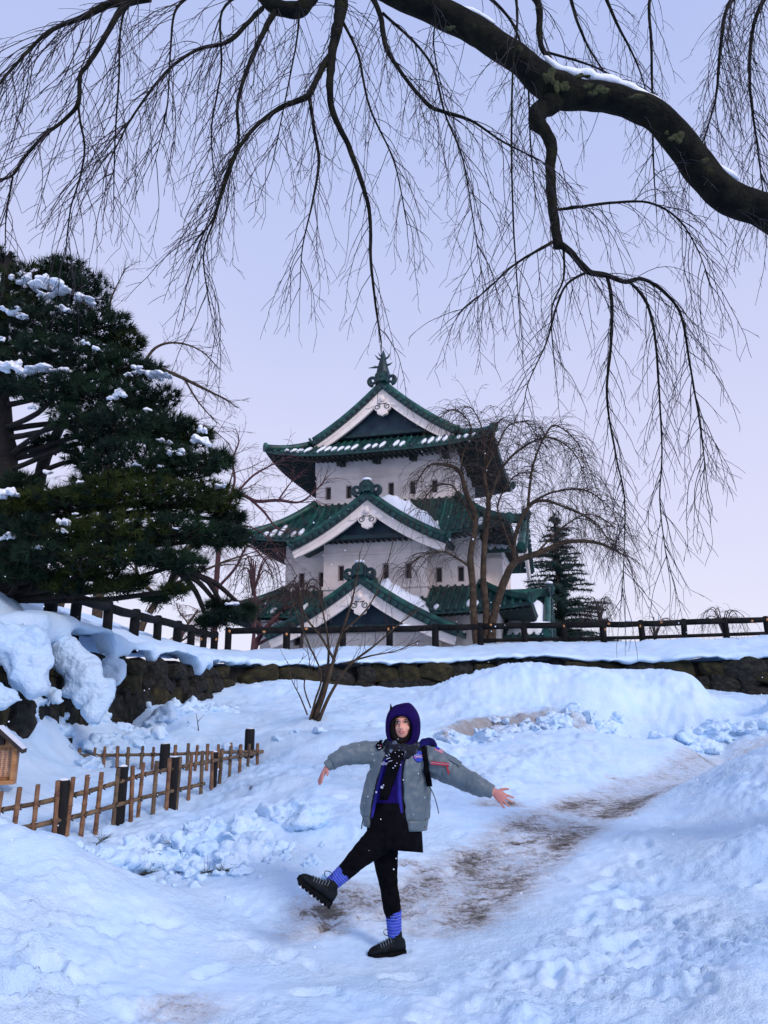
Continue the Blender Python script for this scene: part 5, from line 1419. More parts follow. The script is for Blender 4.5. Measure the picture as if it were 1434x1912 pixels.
for p_, r_ in l7:
    acc = 0
    for i in range(int(len(p_) * .35), len(p_) - 1):
        acc += (p_[i + 1] - p_[i]).length * 15
        while acc > 1:
            acc -= 1; t = (p_[i + 1] - p_[i]).normalized()
            shoot(tw, p_[i], t * .8 + Vector((rg6.uniform(-.9, .9), rg6.uniform(-.9, .9), rg6.uniform(-.5, .8))), rg6.uniform(.3, 1.0), .009, rg6, grav=rg6.uniform(0, .1), step=.11, sl=.36, dens=.9, wob=.15)
tw.build('twigs', M['twig_br'], T7)
# small weeping trees
def weeping_small(label, px, D, pyt, w, seed, mt, tm, py_base=1205):
    rg = random.Random(seed); b = gup(px, D, py_base); root = thing('small_weeping_tree', label, 'tree', b); top = W(px, pyt, D); h = top.z - b.z; k = mpp(pyt, D); lm = []
    mb = MB(); pp = catmull([b - Vector((0, 0, .3)), b + Vector((.1, 0, h * .4)), b + Vector((-.05, 0, h * .8))], 5); mb.tube(pp, np.linspace(.09, .05, len(pp)).tolist(), 7); child_of(obj('trunk', mb, mt, smooth=True), root)
    for i in range(9):
        a = 2 * math.pi * i / 9 + rg.random(); rr = w * k * rg.uniform(.4, 1); dx, dy = math.cos(a) * rr, math.sin(a) * rr; hh = h * rg.uniform(.85, 1.05)
        p_ = catmull([pp[-1] - Vector((0, 0, h * .2)), b + Vector((dx * .35, dy * .35, hh)), b + Vector((dx * .8, dy * .8, hh * .95)), b + Vector((dx, dy, hh * .7))], 5); r_ = np.linspace(.04, .012, len(p_)).tolist()
        mb = MB(); mb.tube(p_, r_, 5); child_of(obj('branch', mb, mt, smooth=True), root); lm.append((p_, r_))
    tw = Twigs(); weep(tw, lm, rg, 5, .011, (.4, h * .55), .3, .2, .35, .16); tw.build('twigs', tm, root)
weeping_small('small weeping tree hanging over the fence left of the castle', 470, 32, 1040, 60, 2, M['twig_red'], M['twig_br'])
weeping_small('small weeping tree in front of the lower left castle roof', 560, 33, 1088, 60, 6, M['twig_br'], M['twig_br'])
weeping_small('low weeping shrub just right of the dark fir', 1125, 44, 1118, 45, 9, M['twig_br'], M['twig_br'])
weeping_small('far weeping shrub at the right above the fence', 1355, 50, 1140, 60, 14, M['twig_br'], M['twig_br'])
weeping_small('far tiny weeping shrub peeking over the fence rail', 1225, 48, 1158, 50, 19, M['twig_br'], M['twig_br'])

# ---- fir behind the castle on the right
def fir():
    rg = random.Random(9); D = 58; b = gup(1050, D); top = W(1035, 955, D); h = top.z - b.z
    root = thing('fir_tree', 'tall dark fir behind the right side of the castle', 'tree', b)
    mb = MB(); mb.tube([b, b + Vector((0, 0, h * .5)), b + Vector((-.1, 0, h))], [.4, .25, .03], 8); child_of(obj('trunk', mb, M['pine_bark'], smooth=True), root)
    cr = MB(); V, Fs = [], []
    z = .5
    while z < h * .98:
        f = 1 - z / h; R_ = (.35 + 4.4 * f ** .85) * rg.uniform(.75, 1.15)
        for k in range(int(5 + 6 * f)):
            a = rg.uniform(0, 6.283); L_ = R_ * rg.uniform(.65, 1.1); d = Vector((math.cos(a), math.sin(a), 0)); p = b + Vector((0, 0, z + rg.uniform(-.3, .3)))
            for i in range(int(L_ / .12)):
                t = (i + 1) * .12; q = p + d * t + Vector((0, 0, .22 * t - .10 * t * t / max(L_, 1) * 2))
                for _ in range(13):
                    e = Vector((rg.gauss(0, 1), rg.gauss(0, 1), rg.gauss(0, .55))).normalized() * rg.uniform(.2, .5); s = e.cross(Vector((rg.gauss(0, 1), rg.gauss(0, 1), 1))).normalized() * .035
                    n = len(V); V += [tuple(q - s), tuple(q + s), tuple(q + e)]; Fs.append((n, n + 1, n + 2))
        z += .42
    cr.v, cr.f, cr.m = V, Fs, [0] * len(Fs); child_of(obj('crown', cr, M['fir'], kind='stuff'), root)
fir()
# ------------------------------------------------------------------ the big snow-dusted pine at the left
def pine():
    rg = random.Random(41)
    base = W(6, 1095, 13.2); base.z = float(upper_h(np.array([base.x]), np.array([base.y]))[0]) - .2
    root = thing('pine_tree', 'large dark pine with snow on its boughs filling the left side', 'tree', base)
    tk = [base, base + Vector((.02, 0, .9)), W(14, 960, 13.2), W(8, 840, 13.2), W(-2, 720, 13.3), W(4, 600, 13.3), W(14, 500, 13.3), W(20, 470, 13.3)]
    tr = [.30, .26, .24, .21, .17, .13, .07, .03]
    pp = catmull(tk, 6); mb = MB(); mb.tube(*knobbly(pp, np.interp(np.linspace(0, 7, len(pp)), range(8), tr).tolist(), rg, .12, 2.5), 12); child_of(obj('trunk', mb, M['pine_bark'], smooth=True), root)
    # second leaning stem
    pp2 = catmull([W(55, 1075, 14.2), W(62, 960, 14.2), W(80, 870, 14.2), W(120, 780, 14.1), W(150, 690, 14.0)], 6); mb = MB(); mb.tube(*knobbly(pp2, np.linspace(.17, .06, len(pp2)).tolist(), rg, .12, 2.5), 10); child_of(obj('trunk', mb, M['pine_bark'], smooth=True), root)
    # foliage pads: photo x, y, distance, radius x, radius y (pixels)
    pads = [(0, 480, 13.3, 26, 20), (120, 500, 13.0, 42, 20), (60, 530, 13.2, 70, 30), (150, 545, 12.8, 60, 36), (20, 580, 13.0, 60, 40), (100, 600, 12.6, 80, 40), (190, 605, 12.9, 55, 34), (230, 640, 13.1, 40, 24),
            (0, 640, 12.8, 50, 36), (60, 660, 12.5, 70, 36), (150, 670, 12.5, 80, 40), (230, 690, 12.8, 60, 36), (275, 690, 13.2, 30, 16), (110, 730, 12.4, 80, 36), (200, 740, 12.4, 85, 40), (285, 745, 12.9, 50, 30), (30, 720, 13.0, 40, 24),
            (150, 790, 12.3, 60, 34), (230, 800, 12.3, 90, 42), (310, 800, 12.7, 60, 36), (360, 815, 13.0, 40, 26), (170, 850, 12.6, 50, 30), (260, 860, 12.2, 95, 44), (345, 870, 12.6, 70, 40), (400, 860, 13.0, 34, 24), (190, 900, 12.4, 60, 30),
            (30, 905, 12.6, 40, 26), (70, 940, 12.4, 60, 30), (20, 960, 12.2, 50, 36), (140, 935, 12.3, 80, 36), (240, 920, 12.1, 90, 40), (330, 930, 12.3, 80, 40), (400, 930, 12.7, 50, 36), (425, 965, 13.0, 32, 26),
            (60, 990, 12.1, 70, 34), (150, 1000, 12.1, 80, 34), (240, 990, 12.0, 80, 34), (330, 990, 12.2, 75, 34), (400, 1000, 12.5, 56, 30), (440, 1005, 12.8, 24, 20), (100, 1035, 12.0, 70, 26), (190, 1040, 12.0, 80, 26), (270, 1035, 12.0, 70, 26),
            (30, 1040, 12.4, 45, 22), (330, 1050, 12.1, 60, 22), (170, 1072, 12.4, 60, 16), (100, 1075, 12.6, 50, 14), (250, 1085, 12.3, 30, 12), (330, 1100, 12.2, 26, 10),
            (40, 1072, 12.4, 50, 18), (220, 1098, 12.3, 40, 12), (130, 1098, 12.4, 44, 11), (290, 1118, 12.6, 26, 8), (430, 1150, 13.2, 44, 14), (390, 1162, 13.3, 26, 10), (462, 1140, 13.4, 14, 8), (410, 1130, 13.2, 20, 8), (90, 830, 13.4, 30, 18)]
    mats_ = {0: ([], []), 1: ([], [])}
    bm_ = MB()
    stem = [p for p in pp]
    for i, (px, py, D, rx, ry) in enumerate(pads):
        c = W(px, py, D); k = mpp(py, D); a, h = rx * k, ry * k * .80
        # the bough that carries the pad
        cand = [s for s in stem if s.z < c.z + .6] or stem; o_ = min(cand, key=lambda s: (s - c).length + abs(s.z - (c.z - .5)) * .6)
        if py > 1110: o_ = W(330, 1060, 12.5)
        mid = o_.lerp(c, .55) + Vector((0, 0, rg.uniform(-.25, .25))); b_ = catmull([o_, mid, c - Vector((0, 0, h * .3)), c + Vector((a * .5, 0, -h * .1))], 5)
        bm_.tube(*knobbly(b_, np.linspace(.065, .014, len(b_)).tolist(), rg, .25, 3), 6)
        n = int(40 + 620 * a * h); olive = (py > 880 and rg.random() < .36) or rg.random() < .07
        for j in range(n):
            while True:
                q = Vector((rg.uniform(-1, 1), rg.uniform(-1, 1), rg.uniform(-1, 1)))
                if q.length < 1: break
            q = Vector((q.x * a * 1.08, q.y * a * .8, q.z * h * 1.05)); p = c + q
            up = Vector((q.x / a * .7, q.y / a * .55, .55 + q.z / h * .4)) + Vector((rg.gauss(0, .35), rg.gauss(0, .35), rg.gauss(0, .3))); up.normalize()
            V, Fs = mats_[1 if (olive and rg.random() < .8) else 0]; L_ = rg.uniform(.12, .24)
            s0 = up.orthogonal().normalized(); s1 = up.cross(s0)
            for m_ in range(30):
                an = rg.uniform(0, 6.283); el = rg.uniform(.2, 1.25); d = up * math.cos(el) + (s0 * math.cos(an) + s1 * math.sin(an)) * math.sin(el)
                w_ = d.cross(Vector((rg.gauss(0, 1), rg.gauss(0, 1), rg.gauss(0, 1)))).normalized() * .0075; st = p - up * .06 * rg.random()
                e = st + d * L_ * rg.uniform(.7, 1.1); n0 = len(V); V += [tuple(st - w_), tuple(st + w_), tuple(e)]; Fs.append((n0, n0 + 1, n0 + 2))
            # the twiglet that bears the tuft
            if j % 3 == 0: bm_.tube([p - up * .05, p - up * .25 - q * .3], [.006, .009], 3)
    child_of(obj('boughs', bm_, M['pine_bark'], kind='stuff'), root)
    for key, mt in ((0, 'needle'), (1, 'needle2')):
        V, Fs = mats_[key]; m_ = MB(); m_.v, m_.f, m_.m = V, Fs, [0] * len(Fs); child_of(obj('crown', m_, M[mt], kind='stuff'), root)
    # pads of snow lying on the boughs
    for i, (px, py, D, rx, ry) in enumerate([(105, 538, 12.45, 34, 9), (70, 528, 12.6, 30, 9), (150, 556, 12.4, 22, 7), (40, 520, 12.8, 24, 8), (118, 577, 12.2, 14, 6), (25, 685, 12.2, 26, 13), (75, 688, 12.1, 30, 6), (118, 688, 12.1, 14, 6), (20, 580, 12.3, 20, 6), (0, 632, 12.3, 10, 6),
                                            (222, 735, 11.9, 16, 9), (205, 742, 11.9, 7, 5), (255, 690, 12.4, 16, 5), (292, 700, 12.6, 26, 7), (275, 765, 12.2, 8, 5), (310, 822, 12.1, 14, 5), (325, 845, 12.0, 13, 4), (378, 800, 12.5, 11, 7), (378, 822, 12.4, 20, 8), (335, 840, 12.0, 10, 5),
                                            (18, 920, 11.9, 20, 13), (120, 975, 11.7, 13, 8), (115, 990, 11.7, 13, 6), (142, 958, 11.8, 8, 4), (412, 908, 12.4, 12, 5), (150, 900, 11.9, 9, 4), (256, 868, 11.9, 10, 3), (180, 985, 11.7, 8, 4), (15, 1000, 11.9, 14, 8), (70, 1020, 11.7, 10, 5), (240, 700, 12.3, 8, 4), (330, 985, 11.8, 8, 3),
                                            (436, 1126, 13.0, 15, 5), (155, 1100, 14.0, 15, 10), (180, 650, 12.1, 9, 4), (45, 590, 12.3, 12, 5), (160, 640, 12.0, 8, 4), (300, 870, 12.0, 8, 3), (60, 760, 12.4, 8, 5), (90, 880, 12.2, 9, 5)]):
        p = W(px, py, D); k = mpp(py, D); mb = MB()
        for j in range(11):
            u_ = rg.uniform(-1, 1); mb.ell(p + Vector((u_ * rx * k * .85, rg.gauss(0, rx * k * .35), rg.gauss(0, ry * k * .35) - abs(u_) * ry * k * .5)), (rx * k * rg.uniform(.18, .42), rx * k * rg.uniform(.2, .5), ry * k * rg.uniform(.3, .62)), 10, 7, jit=.9, seed=i * 13 + j)
        o = obj('snow_clump', mb, M['snow_cap'], smooth=True); rm = o.modifiers.new('r', 'REMESH'); rm.mode = 'VOXEL'; rm.voxel_size = .016; apply_mods(o); o.data.polygons.foreach_set('use_smooth', [True] * len(o.data.polygons)); child_of(o, root)
pine()
# ------------------------------------------------------------------ the person balancing on one leg
PD = 5.85
def q(px, py, dd=0.0): return W(px, py, PD + dd)
PK = mpp(1500, PD)
M['skin'] = mat('skin', (.66, .33, .25), (.72, .38, .29), 14, .5, spec=.35)
M['hand_skin'] = mat('cold_skin', (.46, .19, .17), (.52, .23, .20), 20, .5)
M['nylon'] = mat('grey_nylon', (.080, .118, .145), (.108, .148, .174), 9, .5, .30, 60, sheen=.15, bdist=.01)
M['hoodie'] = mat('violet_fleece', (.007, .003, .075), (.013, .005, .110), 14, .9, .3, 90, spec=.1, bdist=.006)
M['hood'] = mat('dark_violet_fleece', (.007, .002, .050), (.012, .004, .075), 12, .9, .3, 90, spec=.1, bdist=.006)
M['lining'] = mat('blue_lining', (.012, .010, .20), (.020, .016, .27), 10, .7, .2, 50)
M['black_cloth'] = mat('black_cloth', (.0015, .0015, .003), (.004, .004, .007), 12, .9, .2, 60, bdist=.005, spec=.08)
M['black_knit'] = mat('black_knit', (.001, .001, .002), (.003, .003, .005), 20, .9, .15, 120, bdist=.003, spec=.08)
M['scarf'] = mat('dark_scarf', (.004, .006, .012), (.010, .016, .034), 25, .9, .5, 60, c3=(.20, .26, .36), lo=.45, hi=.60, bdist=.01)
M['hair'] = mat('black_hair', (.002, .0015, .002), (.006, .004, .005), 30, .6, .6, 40, stretch=(6, 6, .8), bdist=.01, spec=.12)
M['shoe'] = mat('black_shoe', (.002, .003, .005), (.007, .012, .016), 22, .7, .5, 45, bdist=.008, spec=.15)
M['sole'] = mat('rubber_sole', (.002, .002, .003), (.006, .007, .008), 18, .8, .4, 40, spec=.1)
M['sole_snow'] = M['snow_cap']
M['white_print'] = mat('white_print', (.42, .47, .60), rough=.7)
M['blue_print'] = mat('blue_patch', (.010, .035, .36), rough=.7)
M['red_print'] = mat('red_strap', (.40, .012, .030), rough=.7)
M['pink_print'] = mat('pink_print', (.55, .10, .22), rough=.7)
M['lip'] = mat('lip', (.46, .11, .10), rough=.45)
M['eye_white'] = mat('eye_white', (.55, .52, .52), rough=.3)
M['iris'] = mat('iris', (.012, .008, .006), rough=.2)
M['brow'] = mat('brow', (.035, .018, .014), rough=.8)
M['teeth'] = mat('teeth', (.75, .70, .66), rough=.4)
M['navy_hood'] = mat('navy_fleece', (.006, .006, .060), (.010, .010, .11), 10, .85, .3, 60, spec=.1)
def sock_mat():
    m = mat('ribbed_sock', (.030, .060, .42), (.050, .085, .50), 30, .9, .4, 90, bdist=.004)
    return m
M['sock'] = sock_mat()
M['sock_lt'] = mat('sock_band', (.12, .18, .60), (.17, .23, .66), 30, .9)
foot0 = q(728, 1778)
PERSON = thing('person', 'person in grey bomber jacket, violet hood and black skirt kicking one leg out', 'person', (foot0.x, foot0.y, gz(foot0.x, foot0.y)))

def ringe(c, X, Y, rx, ry, n=16, pw=1.0):
    out = []
    for k in range(n):
        a = 2 * math.pi * k / n; cx, cy = math.cos(a), math.sin(a)
        out.append(c + X * (rx * math.copysign(abs(cx) ** pw, cx)) + Y * (ry * math.copysign(abs(cy) ** pw, cy)))
    return out
XA, YA, ZA = Vector((1, 0, 0)), Vector((0, 1, 0)), Vector((0, 0, 1))
def remesh(o, vox, it=3, fac=.5):
    m = o.modifiers.new('r', 'REMESH'); m.mode = 'VOXEL'; m.voxel_size = vox
    if it:
        m2 = o.modifiers.new('s', 'SMOOTH'); m2.factor = fac; m2.iterations = it
    apply_mods(o); o.data.polygons.foreach_set('use_smooth', [True] * len(o.data.polygons)); return o
def pxtube(mb, pts, sides=14, n=5, sq=1.0):
    P = [q(a, b, d) for a, b, d, r in pts]; rr = [r * PK for *_, r in pts]; path = catmull(P, n); mb.tube(path, np.interp(np.linspace(0, len(P) - 1, len(path)), range(len(P)), rr).tolist(), sides)
    return path
def wrinkle(o, amp, f, stretch=(1, 1, 1), seed=0):
    me = o.data; n = len(me.vertices); off = Vector((seed * 3.1, seed * 1.7, 0)); co = np.empty(n * 3); nr = np.empty(n * 3); me.vertices.foreach_get('co', co); me.vertices.foreach_get('normal', nr)
    co = co.reshape(-1, 3); nr = nr.reshape(-1, 3)
    d = np.array([abs(mnoise.noise(Vector((c[0] * stretch[0], c[1] * stretch[1], c[2] * stretch[2])) * f + off)) - .25 + .5 * mnoise.noise(Vector(c) * f * 2.3 + off) for c in co]); co += nr * (d * amp)[:, None]
    me.vertices.foreach_set('co', co.ravel()); me.update()

# ---- body: one continuous figure
def hand(mb, wr, A, B, N, L_=1.0, curl=.25, spread=.22, thumb=1, foreshort=1.0):
    """A towards the finger tips, B towards the thumb, N out of the back of the hand"""
    A, B, N = A.normalized(), B.normalized(), N.normalized()
    mb.rings([ringe(wr - A * .05, B, N, .026, .020, 12), ringe(wr, B, N, .027, .019, 12), ringe(wr + A * .03, B, N, .036, .017, 12), ringe(wr + A * .075 * L_, B, N, .043, .015, 12), ringe(wr + A * .096 * L_, B, N, .038, .012, 12)])
    for k, (o_, l_) in enumerate(((.031, .074), (.0105, .084), (-.0105, .078), (-.031, .060))):
        l_ *= L_; d = (A + B * (spread * o_ / .03)).normalized(); p = wr + A * .082 * L_ + B * o_; P = [p - d * .02, p]
        for j, s in enumerate((.46, .30, .24)):
            d = (d - N * curl * (.6 + .5 * j)).normalized(); P.append(P[-1] + d * l_ * s)
        mb.tube(P, [.0095, .0092, .0085, .0078, .0062], 8)
    d = (A * .55 + B * .8 - N * .2 * thumb).normalized(); p = wr + A * .022 + B * .026; mb.tube([p - B * .015, p + d * .028, p + d * .052 + A * .006, p + d * .068 + A * .016], [.013, .0115, .0098, .0072], 8)

body = MB()
hc = q(751, 1354, .005)
body.ell(hc + Vector((0, .012, .012)), (.074, .096, .104), 18, 14)
body.ell(q(750.5, 1363, -.035), (.054, .060, .070), 16, 12)          # face
body.ell(q(750, 1372, -.052), (.028, .034, .026), 12, 8)            # chin
body.ell(q(742.5, 1360, -.068), (.020, .018, .022), 10, 8); body.ell(q(760, 1359.5, -.068), (.020, .018, .022), 10, 8)   # cheeks
body.tube([q(749.2, 1349, -.090), q(748.6, 1355, -.104), q(748.3, 1359.5, -.114), q(748.6, 1361.5, -.100)], [.008, .0095, .0125, .009], 10)   # nose
body.ell(q(745.8, 1360.3, -.100), (.007, .008, .006), 8, 6); body.ell(q(751.2, 1360.2, -.100), (.007, .008, .006), 8, 6)
body.ell(q(750, 1344, -.075), (.048, .022, .016), 12, 8)            # brow
pxtube(body, [(750, 1372, .02, 13.5), (749, 1392, .03, 13.5), (748, 1404, .035, 17)])
body.rings([ringe(q(747, 1398, .02), XA, YA, .10, .06), ringe(q(746, 1412, .02), XA, YA, .165, .085), ringe(q(744, 1440, .015), XA, YA, .165, .10), ringe(q(741, 1480, .01), XA, YA, .145, .095), ringe(q(738, 1510, .01), XA, YA, .135, .092), ringe(q(735, 1545, .01), XA, YA, .165, .11), ringe(q(728, 1575, .01), XA, YA, .15, .11)])
pxtube(body, [(712, 1406, .02, 15), (690, 1408, .0, 13), (655, 1412, -.02, 11), (632, 1421, -.05, 9), (612, 1430, -.08, 7)])
pxtube(body, [(785, 1412, .02, 15), (812, 1426, -.01, 13), (858, 1450, -.08, 11), (890, 1466, -.14, 9), (922, 1478, -.20, 7)])
legS = [(719, 1560, .02, 24), (720, 1600, .02, 21), (724, 1640, .01, 16), (726.5, 1658, .0, 14.5), (731, 1690, .01, 14.5), (735, 1715, .015, 11), (737, 1738, .02, 9), (736, 1760, .02, 9)]
legR = [(724, 1550, .0, 24), (702, 1572, -.08, 23), (682, 1590, -.16, 19), (667, 1604, -.21, 16), (653, 1619, -.22, 14), (638, 1633, -.22, 11), (622, 1647, -.22, 9), (612, 1660, -.22, 8)]
pxtube(body, legS); pxtube(body, legR)
# image-right hand spread open, image-left hand hanging
hand(body, q(922, 1478, -.20), Vector((.80, -.28, -.58)), Vector((.62, .05, .78)), Vector((-.2, -.9, .25)), .92, .14, .34)
hand(body, q(611, 1431, -.08), Vector((-.48, -.30, -.86)), Vector((.35, -.85, .15)), Vector((-.85, -.25, .45)), .88, .16, .25)
# feet inside the shoes
body.tube([q(736, 1765, .02), q(715, 1770, -.02), q(700, 1773, -.04)], [.034, .034, .022], 10)
body.tube([q(612, 1662, -.22), q(592, 1660, -.25), q(575, 1650, -.27)], [.034, .034, .022], 10)
bo = obj('body', body, [M['skin'], M['hand_skin']], smooth=True); remesh(bo, .0048, 2, .4)
me = bo.data
for p in me.polygons:
    c = p.center
    if c.x < q(620, 1430).x or c.x > q(914, 1478).x: p.material_index = 1
child_of(bo, PERSON)
def part(name, mb, mt, parent=None, smooth=True, **k):
    o = obj(name, mb, mt, smooth=smooth, **k); return child_of(o, PERSON) if parent is None else sub(o, parent)
def sub(o, parent):
    o.parent = parent; o.matrix_parent_inverse = (Matrix.Translation(PERSON.location)).inverted() if False else Matrix.Identity(4)
    # parts carry world coordinates: undo the root's offset once
    return o
# eyes, brows, mouth
for (ex, ey) in ((742.2, 1348.6), (757.6, 1348.0)):
    mb = MB(); mb.ell(q(ex, ey, -.0735), (.0125, .010, .0072), 12, 8); e = part('eye', mb, M['eye_white'])
    mb = MB(); mb.ell(q(ex - .3, ey + .1, -.0800), (.0062, .006, .0066), 10, 8); sub(obj('iris', mb, M['iris'], smooth=True), e)
    mb = MB(); mb.tube([q(ex - 3.4, ey + .2, -.082), q(ex - 1.5, ey - 1.7, -.089), q(ex + 1.5, ey - 1.7, -.089), q(ex + 3.5, ey + .1, -.080)], [.0012, .0028, .0028, .0012], 6); sub(obj('lash', mb, M['iris'], smooth=True), e)
    s = -1 if ex < 750 else 1
    mb = MB(); mb.tube([q(ex - s * 3.4, ey - 4.2, -.098), q(ex, ey - 5.2, -.100), q(ex + s * 3.8, ey - 4.2, -.088)], [.0030, .0036, .0015], 6); part('eyebrow', mb, M['brow'])
mb = MB(); mb.tube([q(743.6, 1365.2, -.080), q(746.8, 1366.2, -.0925), q(750.3, 1366.6, -.0965), q(753.8, 1366.2, -.093), q(757.2, 1365.0, -.080)], [.002, .0046, .0048, .0046, .002], 8); part('upper_lip', mb, M['lip'])
mb = MB(); mb.tube([q(744.4, 1366.2, -.080), q(747, 1368.8, -.090), q(750.3, 1369.8, -.093), q(753.6, 1368.8, -.090), q(756.6, 1366.0, -.080)], [.0015, .0042, .0050, .0042, .0015], 8); part('lower_lip', mb, M['lip'])
mb = MB(); mb.tube([q(746.2, 1366.9, -.088), q(750.3, 1368.0, -.0935), q(754.6, 1366.8, -.088)], [.002, .0046, .002], 8); part('teeth', mb, M['teeth'])
# hair framing the face
mb = MB(); rg = random.Random(2)
def oval(cx, cy, hw, hh, dd, n=40, j=0.0, low=0):
    out = []
    for k in range(n):
        a = 2 * math.pi * k / n; s, c = math.sin(a), math.cos(a); out.append(q(cx + hw * s + rg.uniform(-j, j), cy - hh * c + (low * max(0, -c) ** 2) + rg.uniform(-j, j), dd))
    return out
mb.rings([oval(751, 1356, 13, 20, -.030), oval(751, 1356.5, 14.6, 20.8, -.072, j=.35), oval(750.5, 1357, 16.5, 22.5, -.083, j=.5), oval(748.5, 1360, 20, 25.5, -.080, low=6), oval(748, 1361, 23, 28, -.06, low=8), oval(748, 1361, 25, 30, -.02, low=8)], caps=False)
part('hair', mb, M['hair'])
# hood
mb = MB(); rg = random.Random(3)
def hoodring(cx, cy, hw, hh, dd, n=44, peak=0.0):
    out = []
    for k in range(n):
        a = 2 * math.pi * k / n; s, c = math.sin(a), math.cos(a); e = .86
        x = hw * math.copysign(abs(s) ** e, s); y = hh * math.copysign(abs(c) ** e, c)
        pk = peak * math.exp(-((a - .32) / .30) ** 2)
        out.append(q(cx + x + pk * .25, cy - y - pk, dd))
    return out
mb.rings([hoodring(748, 1363, 21.0, 26, -.070), hoodring(748, 1362.5, 21.8, 27.5, -.096), hoodring(748.6, 1361.5, 24.5, 31, -.108), hoodring(750.5, 1358.5, 29.5, 40, -.090, peak=2), hoodring(752, 1357, 32.5, 43, -.030, peak=3.5), hoodring(752.5, 1357, 33, 43, .040, peak=3), hoodring(752.5, 1358, 30, 40, .100, peak=1), hoodring(752.5, 1362, 22, 33, .145), hoodring(752.5, 1366, 9, 15, .165), hoodring(752.5, 1367, 1, 1, .168)], caps=False)
ho = part('hood', mb, M['hood']); ho_src = None
sd = ho.modifiers.new('s', 'SOLIDIFY'); sd.thickness = .008; sd.offset = -1
for sx_, (x0, y0, x1, y1, r) in enumerate([(729.5, 1336, 729.5, 1315, 4.0)]):
    mb = MB(); mb.tube([q(x0 + 2.5, y0 + 2, -.06), q(x0 + .8, y0 - 6, -.065), q(x1 + .6, y1 + 6, -.068), q(x1, y1 - 1, -.07)], [r * 1.3 * PK, r * .85 * PK, r * .55 * PK, .002], 8); part('hood_ear', mb, M['black_cloth'])
# scarf wound round the neck
mb = MB()
for (dz, rr, hw, dp, sh) in ((0, .034, 25, .098, 0), (9, .036, 29, .108, 2), (17, .030, 27, .112, -3)):
    P = []
    for k in range(25):
        a = 2 * math.pi * k / 24; P.append(q(749 + sh + hw * math.sin(a), 1390 + dz + 3 * math.sin(a * 2 + dz) + 7 * max(0, math.cos(a)) ** 2, -.008 - dp * math.cos(a)))
    mb.tube(P, [rr * (1 + .22 * math.sin(k * 2.1 + dz)) for k in range(25)], 10, caps=False)
so_ = obj('scarf', mb, M['scarf'], smooth=True); remesh(so_, .009, 3); wrinkle(so_, .010, 22, (1, 1, 2), 4); child_of(so_, PERSON)
# hoodie under the jacket
mb = MB(); mb.rings([ringe(q(748, 1396, .0), XA, YA, .105, .075, 28), ringe(q(747, 1406, -.005), XA, YA, .155, .098, 28), ringe(q(744, 1440, .0), XA, YA, .175, .112, 28), ringe(q(740, 1480, .0), XA, YA, .178, .120, 28), ringe(q(737, 1500, .0), XA, YA, .178, .120, 28), ringe(q(736, 1511, .0), XA, YA, .172, .118, 28), ringe(q(736, 1514, .0), XA, YA, .155, .11, 28)])
hd = obj('hoodie', mb, M['hoodie'], smooth=True); remesh(hd, .012, 2); wrinkle(hd, .012, 9, (1, 1, .4), 1); child_of(hd, PERSON)

# jacket: an open shell with sleeves
JR = [  # photo y, centre x, half width px, half depth m, left edge x, right edge x
    (1388, 750, 30, .095, 727, 764), (1396, 749, 42, .115, 722, 762), (1408, 747, 50, .130, 716, 757), (1425, 745.5, 55, .142, 711, 754), (1450, 743, 60, .152, 704, 752), (1480, 740, 64, .160, 697, 753), (1505, 738, 65, .162, 692, 755), (1522, 737.5, 63.5, .158, 690, 757), (1528, 738, 60, .150, 690, 758), (1541, 738, 58, .146, 691, 761)]
def jring(y, cx, hw, dp, xl, xr, inset, n=44):
    tl = math.asin(max(-.98, (xl - cx) / hw)); tr_ = math.asin(min(.98, (xr - cx) / hw)); out = []
    for k in range(n):
        t = tr_ + (2 * math.pi + tl - tr_) * k / (n - 1); s, c = math.sin(t), math.cos(t)
        drop = 8 * (.5 + .5 * s) - 4 if y > 1500 else 0
        base = q(cx, y + drop, .01); out.append(base + XA * ((hw * PK - inset) * s) - YA * ((dp - inset) * c))
    return out
mb = MB(); outer = [jring(*r, 0) for r in JR]; inner = [jring(*r, .020) for r in JR]
m_ = len(outer[0]); nR = len(JR)
ring_loop = [o_ + i_[::-1] for o_, i_ in zip(outer, inner)]
mb.rings(ring_loop, closed=True, caps=True)
pxtube(mb, [(722, 1404, .015, 17), (704, 1404, .01, 22), (684, 1405, .0, 22), (662, 1407, -.02, 20.5), (642, 1411.5, -.04, 18), (627, 1420, -.06, 15.5), (617, 1426.5, -.075, 12)], 18)
pxtube(mb, [(780, 1410, .01, 22), (800, 1421, .0, 29.5), (822, 1430, -.03, 27), (846, 1443, -.07, 23.5), (870, 1456, -.11, 20), (893, 1467, -.15, 18), (908, 1473, -.175, 15)], 18)
jk = obj('jacket', mb, M['nylon'], smooth=True); remesh(jk, .0085, 4, .5)
wrinkle(jk, .020, 5.0, (1.5, 1, .6), 2); wrinkle(jk, .011, 12, (1.6, 1, .6), 5); child_of(jk, PERSON)
me = jk.data
# knitted cuffs and hem band
mb = MB(); pxtube(mb, [(618, 1426, -.074, 11.2), (614, 1428.5, -.079, 10.6), (611, 1431, -.083, 10.0), (609.6, 1432.2, -.084, 8.2)], 16); part('cuff', mb, M['nylon'])
mb = MB(); pxtube(mb, [(906, 1472.5, -.172, 14.5), (913, 1475.5, -.184, 13.0), (919, 1478, -.195, 12.4), (920.5, 1478.6, -.197, 10)], 16); part('cuff', mb, M['nylon'])
